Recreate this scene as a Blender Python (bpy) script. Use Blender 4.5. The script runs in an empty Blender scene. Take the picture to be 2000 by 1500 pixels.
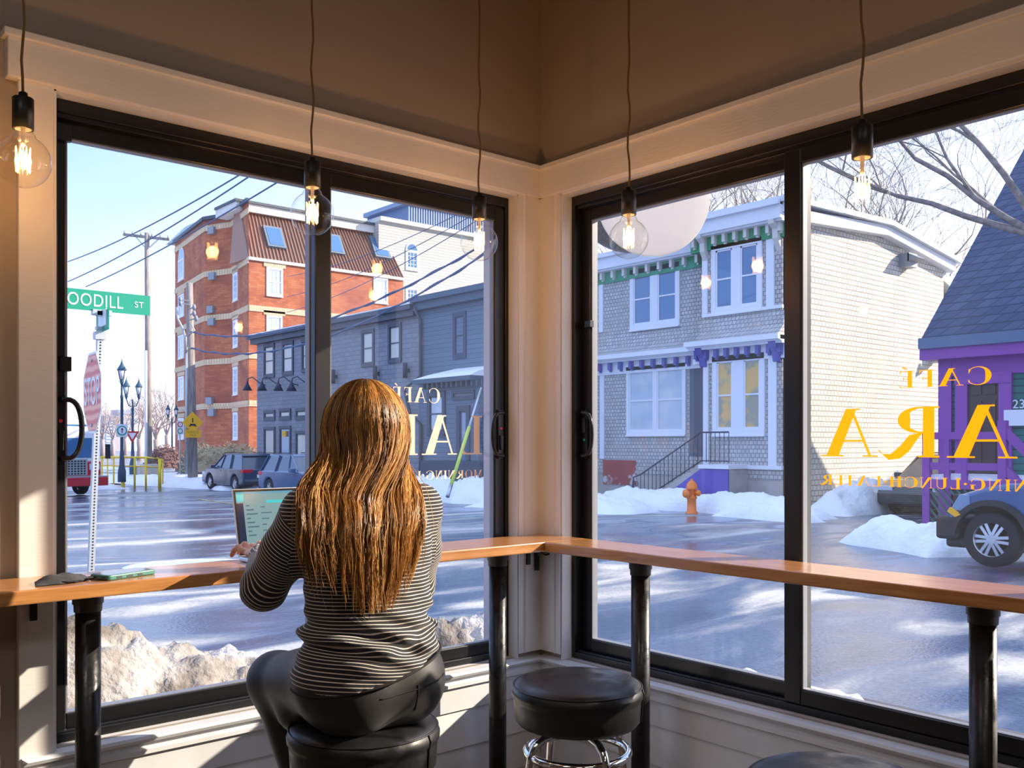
import bpy, math, random
import numpy as np
from mathutils import Vector, Matrix, noise as mnoise
from mathutils.geometry import delaunay_2d_cdt
PI = math.pi
SC = bpy.context.scene
COL = SC.collection
# ------------------------------------------------------------------ camera
F = 1829.0; HY = 866.0; CZ = 1.42
TH = math.atan2(0.6515, 0.7588)
CU, SU = math.cos(TH), math.sin(TH)
cam = bpy.data.cameras.new('camera'); camo = bpy.data.objects.new('camera', cam); COL.objects.link(camo)
cam.sensor_width = 36.0; cam.lens = 36.0*F/2000.0; cam.shift_x = 0.0; cam.shift_y = (HY-750.0)/2000.0
cam.clip_start = 0.05; cam.clip_end = 1200
camo.location = (0, 0, CZ); camo.rotation_euler = (PI/2, 0, -TH)
SC.camera = camo
SC.view_settings.view_transform = 'Standard'; SC.view_settings.look = 'None'
SC.view_settings.gamma = 1.0; SC.view_settings.use_curve_mapping = False
SC.view_settings.exposure = 0.15
# ------------------------------------------------------------------ sky
W = bpy.data.worlds.new('sky'); SC.world = W; W.use_nodes = True
nt = W.node_tree; nt.nodes.clear()
wo = nt.nodes.new('ShaderNodeOutputWorld'); bg = nt.nodes.new('ShaderNodeBackground')
tc = nt.nodes.new('ShaderNodeTexCoord'); sp = nt.nodes.new('ShaderNodeSeparateXYZ'); rp = nt.nodes.new('ShaderNodeValToRGB')
nz = nt.nodes.new('ShaderNodeTexNoise'); nz.inputs['Scale'].default_value = 2.2; nz.inputs['Detail'].default_value = 6
mp = nt.nodes.new('ShaderNodeMapping'); mp.inputs['Scale'].default_value = (1, 1, 4)
ma = nt.nodes.new('ShaderNodeMath'); ma.operation = 'MULTIPLY_ADD'; ma.inputs[1].default_value = 0.16
nt.links.new(tc.outputs['Generated'], sp.inputs[0]); nt.links.new(tc.outputs['Generated'], mp.inputs[0])
nt.links.new(mp.outputs[0], nz.inputs['Vector'])
sb = nt.nodes.new('ShaderNodeMath'); sb.operation = 'SUBTRACT'; sb.inputs[1].default_value = 0.5
nt.links.new(nz.outputs['Fac'], sb.inputs[0]); nt.links.new(sb.outputs[0], ma.inputs[0])
# the sky is paler towards the sun side (+X), bluer away from it
sx = nt.nodes.new('ShaderNodeMath'); sx.operation = 'MULTIPLY_ADD'; sx.inputs[1].default_value = -0.24
nt.links.new(sp.outputs['X'], sx.inputs[0]); 
zz = nt.nodes.new('ShaderNodeMath'); zz.operation = 'ADD'; zz.inputs[1].default_value = 0.12
nt.links.new(sp.outputs['Z'], zz.inputs[0]); nt.links.new(zz.outputs[0], sx.inputs[2])
nt.links.new(sx.outputs[0], ma.inputs[2]); nt.links.new(ma.outputs[0], rp.inputs['Fac'])
cr = rp.color_ramp; cr.elements[0].position = 0.0; cr.elements[0].color = (0.98, 0.94, 0.95, 1)
cr.elements[1].position = 0.95; cr.elements[1].color = (0.42, 0.56, 0.92, 1)
for p, c in ((0.1, (0.80, 0.84, 0.97)), (0.2, (0.56, 0.68, 0.95)), (0.34, (0.33, 0.49, 0.88)), (0.5, (0.24, 0.41, 0.84)), (0.62, (0.46, 0.60, 0.94))):
    e = cr.elements.new(p); e.color = (*c, 1)
nt.links.new(rp.outputs['Color'], bg.inputs['Color']); bg.inputs['Strength'].default_value = 1.75
nt.links.new(bg.outputs[0], wo.inputs[0])
# ------------------------------------------------------------------ sun and added fill lights for the room
def light(name, kind, loc, energy, col, **kw):
    l = bpy.data.lights.new(name, kind); l.energy = energy; l.color = col
    for k, v in kw.items(): setattr(l, k, v)
    o = bpy.data.objects.new(name, l); COL.objects.link(o); o.location = loc
    return o
SUN_TRAVEL = Vector((-1.0, 0.60, -0.52))
so = light('sun', 'SUN', (0, 0, 20), 8.0, (1.0, 0.87, 0.70), angle=0.009)
so.rotation_euler = SUN_TRAVEL.to_track_quat('-Z', 'Y').to_euler()
ROOM = []
for (x, y, e) in ((-0.9, 0.9, 11), (0.9, -1.1, 11), (-1.2, -1.6, 10)):  # unseen area lights, added overhead to brighten the room
    o = light('room_fill_light', 'AREA', (x, y, 3.17), e, (1.0, 0.95, 0.90), shape='RECTANGLE', size=1.1, size_y=0.5)
    ROOM.append(o)
# ------------------------------------------------------------------ pixel helpers (turn a point of the photograph into a point on a plane)
def ray(px):
    c = (px-1000.0)/F
    return c*CU+SU, -c*SU+CU
def onX(px, py, X):
    rx, ry = ray(px); d = X/rx
    return Vector((X, ry*d, CZ+(HY-py)*d/F))
def onY(px, py, Y):
    rx, ry = ray(px); d = Y/ry
    return Vector((rx*d, Y, CZ+(HY-py)*d/F))
def at(px, py, d):
    rx, ry = ray(px)
    return Vector((rx*d, ry*d, CZ+(HY-py)*d/F))
def sstep(t):
    t = max(0.0, min(1.0, t)); return t*t*(3-2*t)
def gz(x, y):
    return -0.45-0.27*sstep((math.hypot(x, y)-15)/30.0)
# ------------------------------------------------------------------ materials
MATS = {}
def M(name, col, rough=0.6, metal=0.0, spec=0.5, noise=None, bump=None, coat=0.0, emit=None, aniso=0.0, rnoise=None, sheen=0.0):
    if name in MATS: return MATS[name]
    m = bpy.data.materials.new(name); m.use_nodes = True; MATS[name] = m
    t = m.node_tree; b = t.nodes['Principled BSDF']
    b.inputs['Base Color'].default_value = (*col, 1); b.inputs['Roughness'].default_value = rough
    b.inputs['Metallic'].default_value = metal; b.inputs['Specular IOR Level'].default_value = spec
    b.inputs['Coat Weight'].default_value = coat; b.inputs['Coat Roughness'].default_value = 0.12
    b.inputs['Sheen Weight'].default_value = sheen
    b.inputs['Anisotropic'].default_value = aniso
    g = None
    def geo():
        nonlocal g
        if g is None: g = t.nodes.new('ShaderNodeNewGeometry')
        return g.outputs['Position']
    def vec(scale3):
        mm = t.nodes.new('ShaderNodeMapping'); mm.inputs['Scale'].default_value = scale3
        t.links.new(geo(), mm.inputs[0]); return mm.outputs[0]
    if noise:
        sc, c2 = noise[0], noise[1]; s3 = noise[2] if len(noise) > 2 else (1, 1, 1); rg = noise[3] if len(noise) > 3 else (0.35, 0.65)
        n = t.nodes.new('ShaderNodeTexNoise'); n.inputs['Scale'].default_value = sc; n.inputs['Detail'].default_value = 6
        t.links.new(vec(s3), n.inputs['Vector'])
        r = t.nodes.new('ShaderNodeValToRGB'); r.color_ramp.elements[0].position = rg[0]; r.color_ramp.elements[1].position = rg[1]
        r.color_ramp.elements[0].color = (*col, 1); r.color_ramp.elements[1].color = (*c2, 1)
        t.links.new(n.outputs['Fac'], r.inputs['Fac']); t.links.new(r.outputs['Color'], b.inputs['Base Color'])
    if rnoise:
        n = t.nodes.new('ShaderNodeTexNoise'); n.inputs['Scale'].default_value = rnoise[0]; n.inputs['Detail'].default_value = 5
        t.links.new(vec(rnoise[3] if len(rnoise) > 3 else (1, 1, 1)), n.inputs['Vector'])
        mr = t.nodes.new('ShaderNodeMapRange'); mr.inputs[1].default_value = 0.38; mr.inputs[2].default_value = 0.62
        mr.inputs[3].default_value = rnoise[1]; mr.inputs[4].default_value = rnoise[2]
        t.links.new(n.outputs['Fac'], mr.inputs[0]); t.links.new(mr.outputs[0], b.inputs['Roughness'])
    if bump:
        n = t.nodes.new('ShaderNodeTexNoise'); n.inputs['Scale'].default_value = bump[0]; n.inputs['Detail'].default_value = 6
        t.links.new(vec(bump[2] if len(bump) > 2 else (1, 1, 1)), n.inputs['Vector'])
        bn = t.nodes.new('ShaderNodeBump'); bn.inputs['Strength'].default_value = bump[1]; bn.inputs['Distance'].default_value = bump[3] if len(bump) > 3 else 0.01
        t.links.new(n.outputs['Fac'], bn.inputs['Height']); t.links.new(bn.outputs[0], b.inputs['Normal'])
    if emit:
        b.inputs['Emission Color'].default_value = (*emit[0], 1); b.inputs['Emission Strength'].default_value = emit[1]
    return m
def wallvec(t, sx=1.0, sz=1.0):
    g = t.nodes.new('ShaderNodeNewGeometry'); s = t.nodes.new('ShaderNodeSeparateXYZ'); t.links.new(g.outputs['Position'], s.inputs[0])
    a = t.nodes.new('ShaderNodeMath'); a.operation = 'ADD'; t.links.new(s.outputs['X'], a.inputs[0]); t.links.new(s.outputs['Y'], a.inputs[1])
    c = t.nodes.new('ShaderNodeCombineXYZ'); t.links.new(a.outputs[0], c.inputs[0]); t.links.new(s.outputs['Z'], c.inputs[1])
    return c.outputs[0]
def MB_brick(name, c1, c2, cm, bw, bh, mortar=0.012, rough=0.85, bump=0.5, off=0.5, patch=None, sm=0.1):
    """running-bond units: bricks, shingles, laps"""
    m = bpy.data.materials.new(name); m.use_nodes = True; t = m.node_tree; b = t.nodes['Principled BSDF']
    b.inputs['Roughness'].default_value = rough
    k = t.nodes.new('ShaderNodeTexBrick'); k.offset = off
    k.inputs['Color1'].default_value = (*c1, 1); k.inputs['Color2'].default_value = (*c2, 1); k.inputs['Mortar'].default_value = (*cm, 1)
    k.inputs['Scale'].default_value = 1.0; k.inputs['Mortar Size'].default_value = mortar; k.inputs['Brick Width'].default_value = bw
    k.inputs['Row Height'].default_value = bh; k.inputs['Mortar Smooth'].default_value = sm
    v = wallvec(t); t.links.new(v, k.inputs['Vector'])
    out = k.outputs['Color']
    if patch:
        n = t.nodes.new('ShaderNodeTexNoise'); n.inputs['Scale'].default_value = patch[0]; n.inputs['Detail'].default_value = 5; t.links.new(v, n.inputs['Vector'])
        mr = t.nodes.new('ShaderNodeMapRange'); mr.inputs[1].default_value = 0.4; mr.inputs[2].default_value = 0.65
        mr.inputs[3].default_value = 0; mr.inputs[4].default_value = patch[2]
        t.links.new(n.outputs['Fac'], mr.inputs[0])
        mx = t.nodes.new('ShaderNodeMixRGB'); mx.inputs[2].default_value = (*patch[1], 1)
        t.links.new(mr.outputs[0], mx.inputs[0]); t.links.new(out, mx.inputs[1]); out = mx.outputs[0]
    t.links.new(out, b.inputs['Base Color'])
    bn = t.nodes.new('ShaderNodeBump'); bn.inputs['Strength'].default_value = bump; bn.inputs['Distance'].default_value = 0.02; bn.invert = True
    t.links.new(k.outputs['Fac'], bn.inputs['Height']); t.links.new(bn.outputs[0], b.inputs['Normal'])
    return m
def glassmat(name, tint=(1, 1, 1), refl=1.0, ior=1.45, rough=0.0, haze=0.0, hazecol=(0.8, 0.85, 1)):
    m = bpy.data.materials.new(name); m.use_nodes = True; t = m.node_tree; t.nodes.clear()
    o = t.nodes.new('ShaderNodeOutputMaterial'); tr = t.nodes.new('ShaderNodeBsdfTransparent'); tr.inputs[0].default_value = (*tint, 1)
    gl = t.nodes.new('ShaderNodeBsdfGlossy'); gl.inputs['Roughness'].default_value = rough
    fr = t.nodes.new('ShaderNodeFresnel'); gg = t.nodes.new('ShaderNodeNewGeometry')
    iv = t.nodes.new('ShaderNodeMapRange'); iv.inputs[3].default_value = ior; iv.inputs[4].default_value = 1.0/ior   # same reflectance from either face
    t.links.new(gg.outputs['Backfacing'], iv.inputs[0]); t.links.new(iv.outputs[0], fr.inputs[0])
    ml = t.nodes.new('ShaderNodeMath'); ml.operation = 'MULTIPLY'; ml.inputs[1].default_value = refl; ml.use_clamp = True
    mx = t.nodes.new('ShaderNodeMixShader'); t.links.new(fr.outputs[0], ml.inputs[0]); t.links.new(ml.outputs[0], mx.inputs[0])
    t.links.new(tr.outputs[0], mx.inputs[1]); t.links.new(gl.outputs[0], mx.inputs[2])
    last = mx.outputs[0]
    if haze > 0:   # dust and wiping marks on the pane
        n = t.nodes.new('ShaderNodeTexNoise'); n.inputs['Scale'].default_value = 3.0; n.inputs['Detail'].default_value = 8
        g = t.nodes.new('ShaderNodeNewGeometry'); mm = t.nodes.new('ShaderNodeMapping'); mm.inputs['Scale'].default_value = (1.5, 1.5, 0.6)
        t.links.new(g.outputs['Position'], mm.inputs[0]); t.links.new(mm.outputs[0], n.inputs['Vector'])
        mr = t.nodes.new('ShaderNodeMapRange'); mr.inputs[1].default_value = 0.35; mr.inputs[2].default_value = 0.8; mr.inputs[3].default_value = haze*0.3; mr.inputs[4].default_value = haze
        t.links.new(n.outputs['Fac'], mr.inputs[0])
        d = t.nodes.new('ShaderNodeBsdfTranslucent'); d.inputs[0].default_value = (*hazecol, 1)
        m2 = t.nodes.new('ShaderNodeMixShader'); t.links.new(mr.outputs[0], m2.inputs[0]); t.links.new(last, m2.inputs[1]); t.links.new(d.outputs[0], m2.inputs[2]); last = m2.outputs[0]
    t.links.new(last, o.inputs[0])
    return m
# ------------------------------------------------------------------ mesh building
class MB:
    def __init__(s): s.v = []; s.f = []; s.s = []
    def add(s, vs, fs, smooth=False):
        n = len(s.v); s.v += [tuple(v) for v in vs]; s.f += [tuple(n+i for i in f) for f in fs]; s.s += [smooth]*len(fs); return s
    def box(s, x0, x1, y0, y1, z0, z1):
        x0, x1 = sorted((x0, x1)); y0, y1 = sorted((y0, y1)); z0, z1 = sorted((z0, z1))
        return s.add([(x0,y0,z0),(x1,y0,z0),(x1,y1,z0),(x0,y1,z0),(x0,y0,z1),(x1,y0,z1),(x1,y1,z1),(x0,y1,z1)],
              [(0,3,2,1),(4,5,6,7),(0,1,5,4),(1,2,6,5),(2,3,7,6),(3,0,4,7)])
    def hexa(s, p):   # 8 corners bottom 4 then top 4
        return s.add(p, [(0,3,2,1),(4,5,6,7),(0,1,5,4),(1,2,6,5),(2,3,7,6),(3,0,4,7)])
    def bar(s, a, b, w, h, up=Vector((0,0,1))):
        a = Vector(a); b = Vector(b); d = (b-a).normalized(); x = d.cross(up)
        if x.length < 1e-4: x = d.cross(Vector((0,1,0)))
        x.normalize(); y = x.cross(d)
        q = [(-w/2,-h/2),(w/2,-h/2),(w/2,h/2),(-w/2,h/2)]
        vs = [a+x*i+y*j for i, j in q]+[b+x*i+y*j for i, j in q]
        return s.add(vs, [(0,1,2,3),(7,6,5,4),(0,4,5,1),(1,5,6,2),(2,6,7,3),(3,7,4,0)])
    def tube(s, pts, r, n=8, closed=False, caps=True, smooth=True):
        pts = [Vector(p) for p in pts]; N = len(pts)
        if not hasattr(r, '__len__'): r = [r]*N
        tang = []
        for i in range(N):
            if closed: d = pts[(i+1) % N]-pts[i-1]
            else: d = pts[min(i+1, N-1)]-pts[max(i-1, 0)]
            if d.length < 1e-9: d = Vector((0,0,1))
            tang.append(d.normalized())
        up = Vector((0,0,1)) if abs(tang[0].z) < 0.9 else Vector((1,0,0))
        x = tang[0].cross(up).normalized(); vs = []
        for i in range(N):
            x = (x-tang[i]*x.dot(tang[i])); x = x.normalized() if x.length > 1e-6 else tang[i].orthogonal().normalized()
            y = tang[i].cross(x)
            for k in range(n):
                a = 2*PI*k/n; vs.append(pts[i]+(x*math.cos(a)+y*math.sin(a))*r[i])
        fs = []
        for i in range(N if closed else N-1):
            j = (i+1) % N
            for k in range(n):
                l = (k+1) % n; fs.append((i*n+k, i*n+l, j*n+l, j*n+k))
        s.add(vs, fs, smooth)
        if caps and not closed:
            m = len(s.v)-len(vs)
            s.f.append(tuple(m+k for k in reversed(range(n)))); s.s.append(False)
            s.f.append(tuple(m+(N-1)*n+k for k in range(n))); s.s.append(False)
        return s
    def lathe(s, prof, c=(0,0,0), n=24, axis='Z', smooth=True, capb=True, capt=True):
        vs = []; c = Vector(c)
        for r, h in prof:
            for k in range(n):
                a = 2*PI*k/n; p = (r*math.cos(a), r*math.sin(a), h)
                if axis == 'X': p = (p[2], p[0], p[1])
                elif axis == 'Y': p = (p[1], p[2], p[0])
                vs.append(c+Vector(p))
        fs = []
        for i in range(len(prof)-1):
            for k in range(n):
                l = (k+1) % n; fs.append((i*n+k, i*n+l, (i+1)*n+l, (i+1)*n+k))
        m = len(s.v); s.add(vs, fs, smooth)
        if capb: s.f.append(tuple(m+k for k in reversed(range(n)))); s.s.append(False)
        if capt: s.f.append(tuple(m+(len(prof)-1)*n+k for k in range(n))); s.s.append(False)
        return s
    def prism(s, poly, fn, t0, t1, smooth=False):
        n = len(poly); vs = [fn(a, b, t0) for a, b in poly]+[fn(a, b, t1) for a, b in poly]
        fs = [tuple(reversed(range(n))), tuple(range(n, 2*n))]
        m = len(s.v); s.add(vs, fs, False)
        for i in range(n):
            j = (i+1) % n; s.f.append((m+i, m+j, m+n+j, m+n+i)); s.s.append(smooth)
        return s
    def tf(s, mat):
        s.v = [tuple(mat @ Vector(v)) for v in s.v]; return s
    def merge(s, o): return s.add_raw(o)
    def add_raw(s, o):
        n = len(s.v); s.v += o.v; s.f += [tuple(n+i for i in f) for f in o.f]; s.s += o.s; return s
WL = {}
def tag(o, label=None, cat=None, group=None, kind=None):
    if label: o['label'] = label
    if cat: o['category'] = cat
    if group: o['group'] = group
    if kind: o['kind'] = kind
    return o
def thing(name, loc, label, cat, group=None, kind=None):
    o = bpy.data.objects.new(name, None); COL.objects.link(o); o.location = loc; o.empty_display_size = 0.1
    WL[o.name] = Vector(loc)
    return tag(o, label, cat, group, kind)
def link(name, me, mat, parent=None):
    o = bpy.data.objects.new(name, me); COL.objects.link(o)
    if mat: me.materials.append(mat)
    if parent is not None: o.parent = parent
    WL[o.name] = WL[parent.name].copy() if parent is not None else Vector((0,0,0))
    return o
def obj(name, mb, mat, parent=None, bevel=0.0, fix=True, label=None, seg=2):
    me = bpy.data.meshes.new(name)
    off = WL[parent.name] if parent is not None else Vector((0,0,0))
    vs = [(v[0]-off.x, v[1]-off.y, v[2]-off.z) for v in mb.v]
    me.from_pydata(vs, [], mb.f); me.polygons.foreach_set('use_smooth', mb.s)
    if fix:
        import bmesh
        bm = bmesh.new(); bm.from_mesh(me); bmesh.ops.recalc_face_normals(bm, faces=bm.faces); bm.to_mesh(me); bm.free()
    o = link(name, me, mat, parent)
    if bevel > 0:
        b = o.modifiers.new('bevel', 'BEVEL'); b.width = bevel; b.segments = seg; b.limit_method = 'ANGLE'; b.angle_limit = math.radians(40)
        b.harden_normals = False
    if label: o['label'] = label
    return o
def struct(name, mb, mat, parent=None, bevel=0.0, label=None):
    o = obj(name, mb, mat, parent, bevel)
    if parent is None: o['kind'] = 'structure'
    if label: o['label'] = label
    return o
def copytree(o, loc=None, parent=None):
    c = o.copy(); COL.objects.link(c); c.parent = parent
    if loc is not None: c.location = loc
    WL[c.name] = Vector(loc) if loc is not None else WL[parent.name]
    for ch in list(o.children): copytree(ch, None, c)
    return c
class Fac:
    """a facade: k='X' faces -X at X=c, k='Y' faces -Y at Y=c"""
    def __init__(s, k, c): s.k = k; s.c = c
    def p(s, a, z, o=0.0): return Vector((s.c-o, a, z)) if s.k == 'X' else Vector((a, s.c-o, z))
    def px(s, px, py, o=0.0):
        q = onX(px, py, s.c-o) if s.k == 'X' else onY(px, py, s.c-o)
        return (q.y if s.k == 'X' else q.x), q.z
    def box(s, mb, a0, a1, z0, z1, o0, o1):
        p = s.p(a0, z0, o0); q = s.p(a1, z1, o1); return mb.box(p.x, q.x, p.y, q.y, p.z, q.z)
    def fn(s): return lambda a, b, t: s.p(a, b, t)
def pxrect(fac, px0, px1, y0, y1):
    """rectangle: left px, right px, top y and bottom y measured at the left edge"""
    a0, zt = fac.px(px0, y0); _, zb = fac.px(px0, y1); a1, _ = fac.px(px1, y0)
    return a0, a1, zb, zt
def textmesh(body, size, extrude=0.001, spacing=1.0, align='CENTER'):
    c = bpy.data.curves.new('lettering', 'FONT'); c.body = body; c.size = size; c.extrude = extrude; c.align_x = align; c.align_y = 'CENTER'; c.space_character = spacing
    o = bpy.data.objects.new('lettering_tmp', c); COL.objects.link(o)
    dg = bpy.context.evaluated_depsgraph_get(); me = bpy.data.meshes.new_from_object(o.evaluated_get(dg))
    mb = MB(); mb.add([tuple(v.co) for v in me.vertices], [tuple(p.vertices) for p in me.polygons])
    bpy.data.objects.remove(o); bpy.data.curves.remove(c); bpy.data.meshes.remove(me)
    return mb
# ------------------------------------------------------------------ a display serif alphabet (cap height 1), polygons per letter
def _ring(cx, cy, rx, ry, a0, a1, tf, n=20):
    out = []; pr = None
    for i in range(n+1):
        a = math.radians(a0+(a1-a0)*i/n); t = tf(a)
        o = (cx+rx*math.cos(a), cy+ry*math.sin(a)); q = (cx+(rx-t)*math.cos(a), cy+(ry-min(t, 0.05+t*0.15))*math.sin(a))
        if pr: out.append([pr[0], o, q, pr[1]])
        pr = (o, q)
    return out
def R_(x0, x1, y0, y1): return [(x0, y0), (x1, y0), (x1, y1), (x0, y1)]
def _ser(x0, x1, y, th=0.035): return [R_(x0, x1, y, y+th)]
def glyph(ch):
    tk, tn = 0.19, 0.04
    st = lambda x: [R_(x, x+tk, 0, 1)]+_ser(x-0.08, x+tk+0.08, 0)+_ser(x-0.08, x+tk+0.08, 0.965)
    if ch == 'I': return st(0.08), 0.36
    if ch == 'L': return st(0.08)+[R_(0.2, 0.6, 0, tn), [(0.48, 0), (0.62, 0), (0.66, 0.3), (0.60, 0.12)]], 0.68
    if ch in 'EF\u00c9':
        g = st(0.08)+[R_(0.2, 0.58, 0.96, 1), [(0.48, 1), (0.6, 1), (0.62, 0.76), (0.57, 0.9)], R_(0.2, 0.46, 0.5, 0.54), R_(0.44, 0.47, 0.42, 0.62)]
        if ch != 'F': g += [R_(0.2, 0.6, 0, tn), [(0.48, 0), (0.62, 0), (0.66, 0.28), (0.60, 0.1)]]
        if ch == '\u00c9': g += [[(0.28, 1.07), (0.32, 1.05), (0.52, 1.2), (0.44, 1.26)]]
        return g, 0.68
    if ch == 'T': return [R_(0.27, 0.27+tk, 0, 1)]+_ser(0.19, 0.54, 0)+[R_(0.02, 0.71, 0.96, 1), [(0.02, 1), (0.12, 1), (0.05, 0.9), (0.0, 0.74)], [(0.71, 1), (0.61, 1), (0.68, 0.9), (0.73, 0.74)]], 0.73
    if ch == 'H': return st(0.08)+st(0.6)+[R_(0.2, 0.65, 0.5, 0.54)], 0.87
    if ch == 'N': return [R_(0.1, 0.1+tn, 0, 1), R_(0.72, 0.72+tn, 0, 1), [(0.08, 1), (0.3, 1), (0.76, 0.0), (0.66, -0.02)]]+_ser(0, 0.24, 0)+_ser(0.62, 0.86, 0.965)+_ser(0, 0.2, 0.965), 0.86
    if ch == 'M': return [R_(0.1, 0.1+tn, 0, 1), [(0.08, 1), (0.26, 1), (0.56, 0.1), (0.48, 0.0)], [(0.8, 1), (0.86, 1), (0.54, 0.0), (0.5, 0.06)], R_(0.8, 0.8+tk, 0, 1)]+_ser(0, 0.24, 0)+_ser(0.72, 1.07, 0)+_ser(0.0, 0.2, 0.965)+_ser(0.8, 1.07, 0.965), 1.07
    if ch == 'A': return [[(0.08, 0.0), (0.13, 0.0), (0.47, 0.95), (0.43, 1.0)], [(0.36, 1.0), (0.56, 1.0), (0.94, 0.0), (0.70, 0.0)], R_(0.22, 0.74, 0.31, 0.35)]+_ser(-0.03, 0.25, 0, 0.03)+_ser(0.6, 1.04, 0, 0.03)+_ser(0.3, 0.56, 0.97, 0.03), 1.0
    if ch == 'O': return _ring(0.48, 0.5, 0.48, 0.52, 0, 360, lambda a: 0.03+0.19*abs(math.cos(a))**1.6, 32), 0.96
    if ch in 'CG':
        g = _ring(0.5, 0.5, 0.5, 0.52, 42, 318, lambda a: 0.03+0.2*max(0, -math.cos(a))**1.3, 30)
        g += [[(0.80, 0.85), (0.88, 0.90), (0.88, 0.64), (0.84, 0.72)]]
        if ch == 'G': g += [R_(0.72, 0.9, 0.06, 0.42)]+_ser(0.6, 0.97, 0.42)
        else: g += [[(0.82, 0.18), (0.88, 0.14), (0.90, 0.3), (0.87, 0.28)]]
        return g, 0.95
    if ch == 'U': return [R_(0.1, 0.1+tk, 0.3, 1), R_(0.68, 0.68+tn, 0.3, 1)]+_ring(0.41, 0.32, 0.31, 0.34, 180, 360, lambda a: 0.04+0.15*max(0, -math.cos(a)), 16)+_ser(0.02, 0.37, 0.965)+_ser(0.6, 0.82, 0.965), 0.84
    if ch == 'R':
        g = st(0.08)+_ring(0.34, 0.74, 0.36, 0.26, -92, 92, lambda a: 0.03+0.19*max(0, math.cos(a))**1.3, 16)+[R_(0.2, 0.36, 0.48, 0.51)]
        pts_o = [(0.27, 0.5), (0.5, 0.44), (0.66, 0.22), (0.82, 0.06), (0.96, 0.06), (1.03, 0.16)]
        pts_i = [(0.27, 0.48), (0.36, 0.36), (0.50, 0.12), (0.66, -0.03), (0.86, -0.06), (1.03, 0.12)]
        for i in range(5): g.append([pts_i[i], pts_i[i+1], pts_o[i+1], pts_o[i]])
        return g, 0.92
    if ch == '\u00b7': return [[(0.14+0.1*math.cos(a*PI/6), 0.5+0.1*math.sin(a*PI/6)) for a in range(12)]], 0.28
    return [], 0.4
def serif_text(mb, text, fn, x0, x1, cap, z0, t0=0.0, t1=0.0006):
    """text running from x0 to x1 (x1<x0 mirrors), baseline z0, cap height cap; fn(a, z, t) -> point"""
    gs = [glyph(c) for c in text]; gap = 0.16
    tot = sum(g[1] for g in gs)+gap*(len(gs)-1); cur = 0.0; k = (x1-x0)/tot
    for polys, w in gs:
        if polys:
            vv = []; ff = []
            for p in polys:
                if sum(p[i-1][0]*p[i][1]-p[i][0]*p[i-1][1] for i in range(len(p))) < 0: p = p[::-1]
                ff.append(list(range(len(vv), len(vv)+len(p)))); vv += [Vector(q) for q in p]
            r = delaunay_2d_cdt(vv, [], ff, 1, 1e-5)      # one clean outline per letter
            mb.add([fn(x0+(cur+q[0])*k, z0+q[1]*cap, t1) for q in r[0]], [tuple(f) for f, og in zip(r[2], r[5]) if og])
        cur += w+gap
# ================================================================== THE ROOM
YW, XW = 2.69, 2.456          # trim faces of the left wall (Y) and of the right wall (X)
ZB, ZT = 0.60, 2.365          # window opening
LX0, LX1 = 0.70, 2.341        # left window opening in X
RY0, RY1 = 0.64, 2.574        # right window opening in Y
m_plaster = M('plaster_warm_beige', (0.40, 0.335, 0.27), 0.75, bump=(60, 0.05))
m_trim = M('trim_cream_paint', (0.80, 0.77, 0.73), 0.42, bump=(25, 0.08, (1, 1, 6)))
m_sill = M('sill_white_paint', (0.78, 0.79, 0.81), 0.4, noise=(6, (0.70, 0.70, 0.71)))
m_black = M('window_black_vinyl', (0.009, 0.009, 0.011), 0.32, spec=0.5)
m_gasket = M('gasket_grey', (0.22, 0.23, 0.26), 0.35)
m_floor = M('floor_dark_wood', (0.10, 0.07, 0.05), 0.45, noise=(3, (0.16, 0.11, 0.07), (1, 8, 1)))
m_ext = M('exterior_lilac_grey_trim', (0.55, 0.52, 0.56), 0.6)
m_pane = glassmat('window_glass', refl=0.55, haze=0.012)
X9, Y9 = -3.6, -3.6
struct('floor', MB().box(X9, 2.66, Y9, 2.89, -0.12, 0), m_floor)
struct('ceiling', MB().box(X9, 2.66, Y9, 2.89, 3.3, 3.42), m_plaster)
b = MB(); b.box(X9, LX0, 2.71, 2.87, 0, 3.3); b.box(LX1, 2.636, 2.71, 2.87, 0, 3.3); b.box(LX0, LX1, 2.71, 2.87, ZT, 3.3); b.box(LX0, LX1, 2.71, 2.87, 0, ZB)
wl = struct('wall_left', b, m_plaster)
b = MB(); b.box(2.476, 2.636, RY1, 2.71, 0, 3.3); b.box(2.476, 2.636, Y9, RY0, 0, 3.3); b.box(2.476, 2.636, RY0, RY1, ZT, 3.3); b.box(2.476, 2.636, RY0, RY1, 0, ZB)
wr = struct('wall_right', b, m_plaster)
struct('wall_back', MB().box(X9, 2.66, Y9-0.15, Y9, 0, 3.3), m_plaster)
struct('wall_side', MB().box(X9-0.15, X9, Y9, 2.89, 0, 3.3), m_plaster)
# foundation under the room, seen only from outside
b = MB(); b.box(X9-0.1, 2.66, Y9-0.1, 2.89, -0.5, -0.12); struct('wall_foundation', b, m_ext)
# casings (trim_1 .. trim_n)
b = MB(); b.box(0.585, XW, YW-0.018, 2.71, 2.368, 2.487); b.box(0.575, XW, YW-0.028, 2.71, 2.470, 2.490)
struct('trim_1', b, m_trim, bevel=0.003)
b = MB(); b.box(XW-0.018, 2.476, RY0-0.12, YW, 2.368, 2.487); b.box(XW-0.028, 2.476, RY0-0.13, YW-0.02, 2.470, 2.490)
struct('trim_2', b, m_trim, bevel=0.003)
struct('trim_3', MB().box(0.613, LX0, YW-0.004, 2.71, 0.0, 2.37), m_trim, bevel=0.003)
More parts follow.
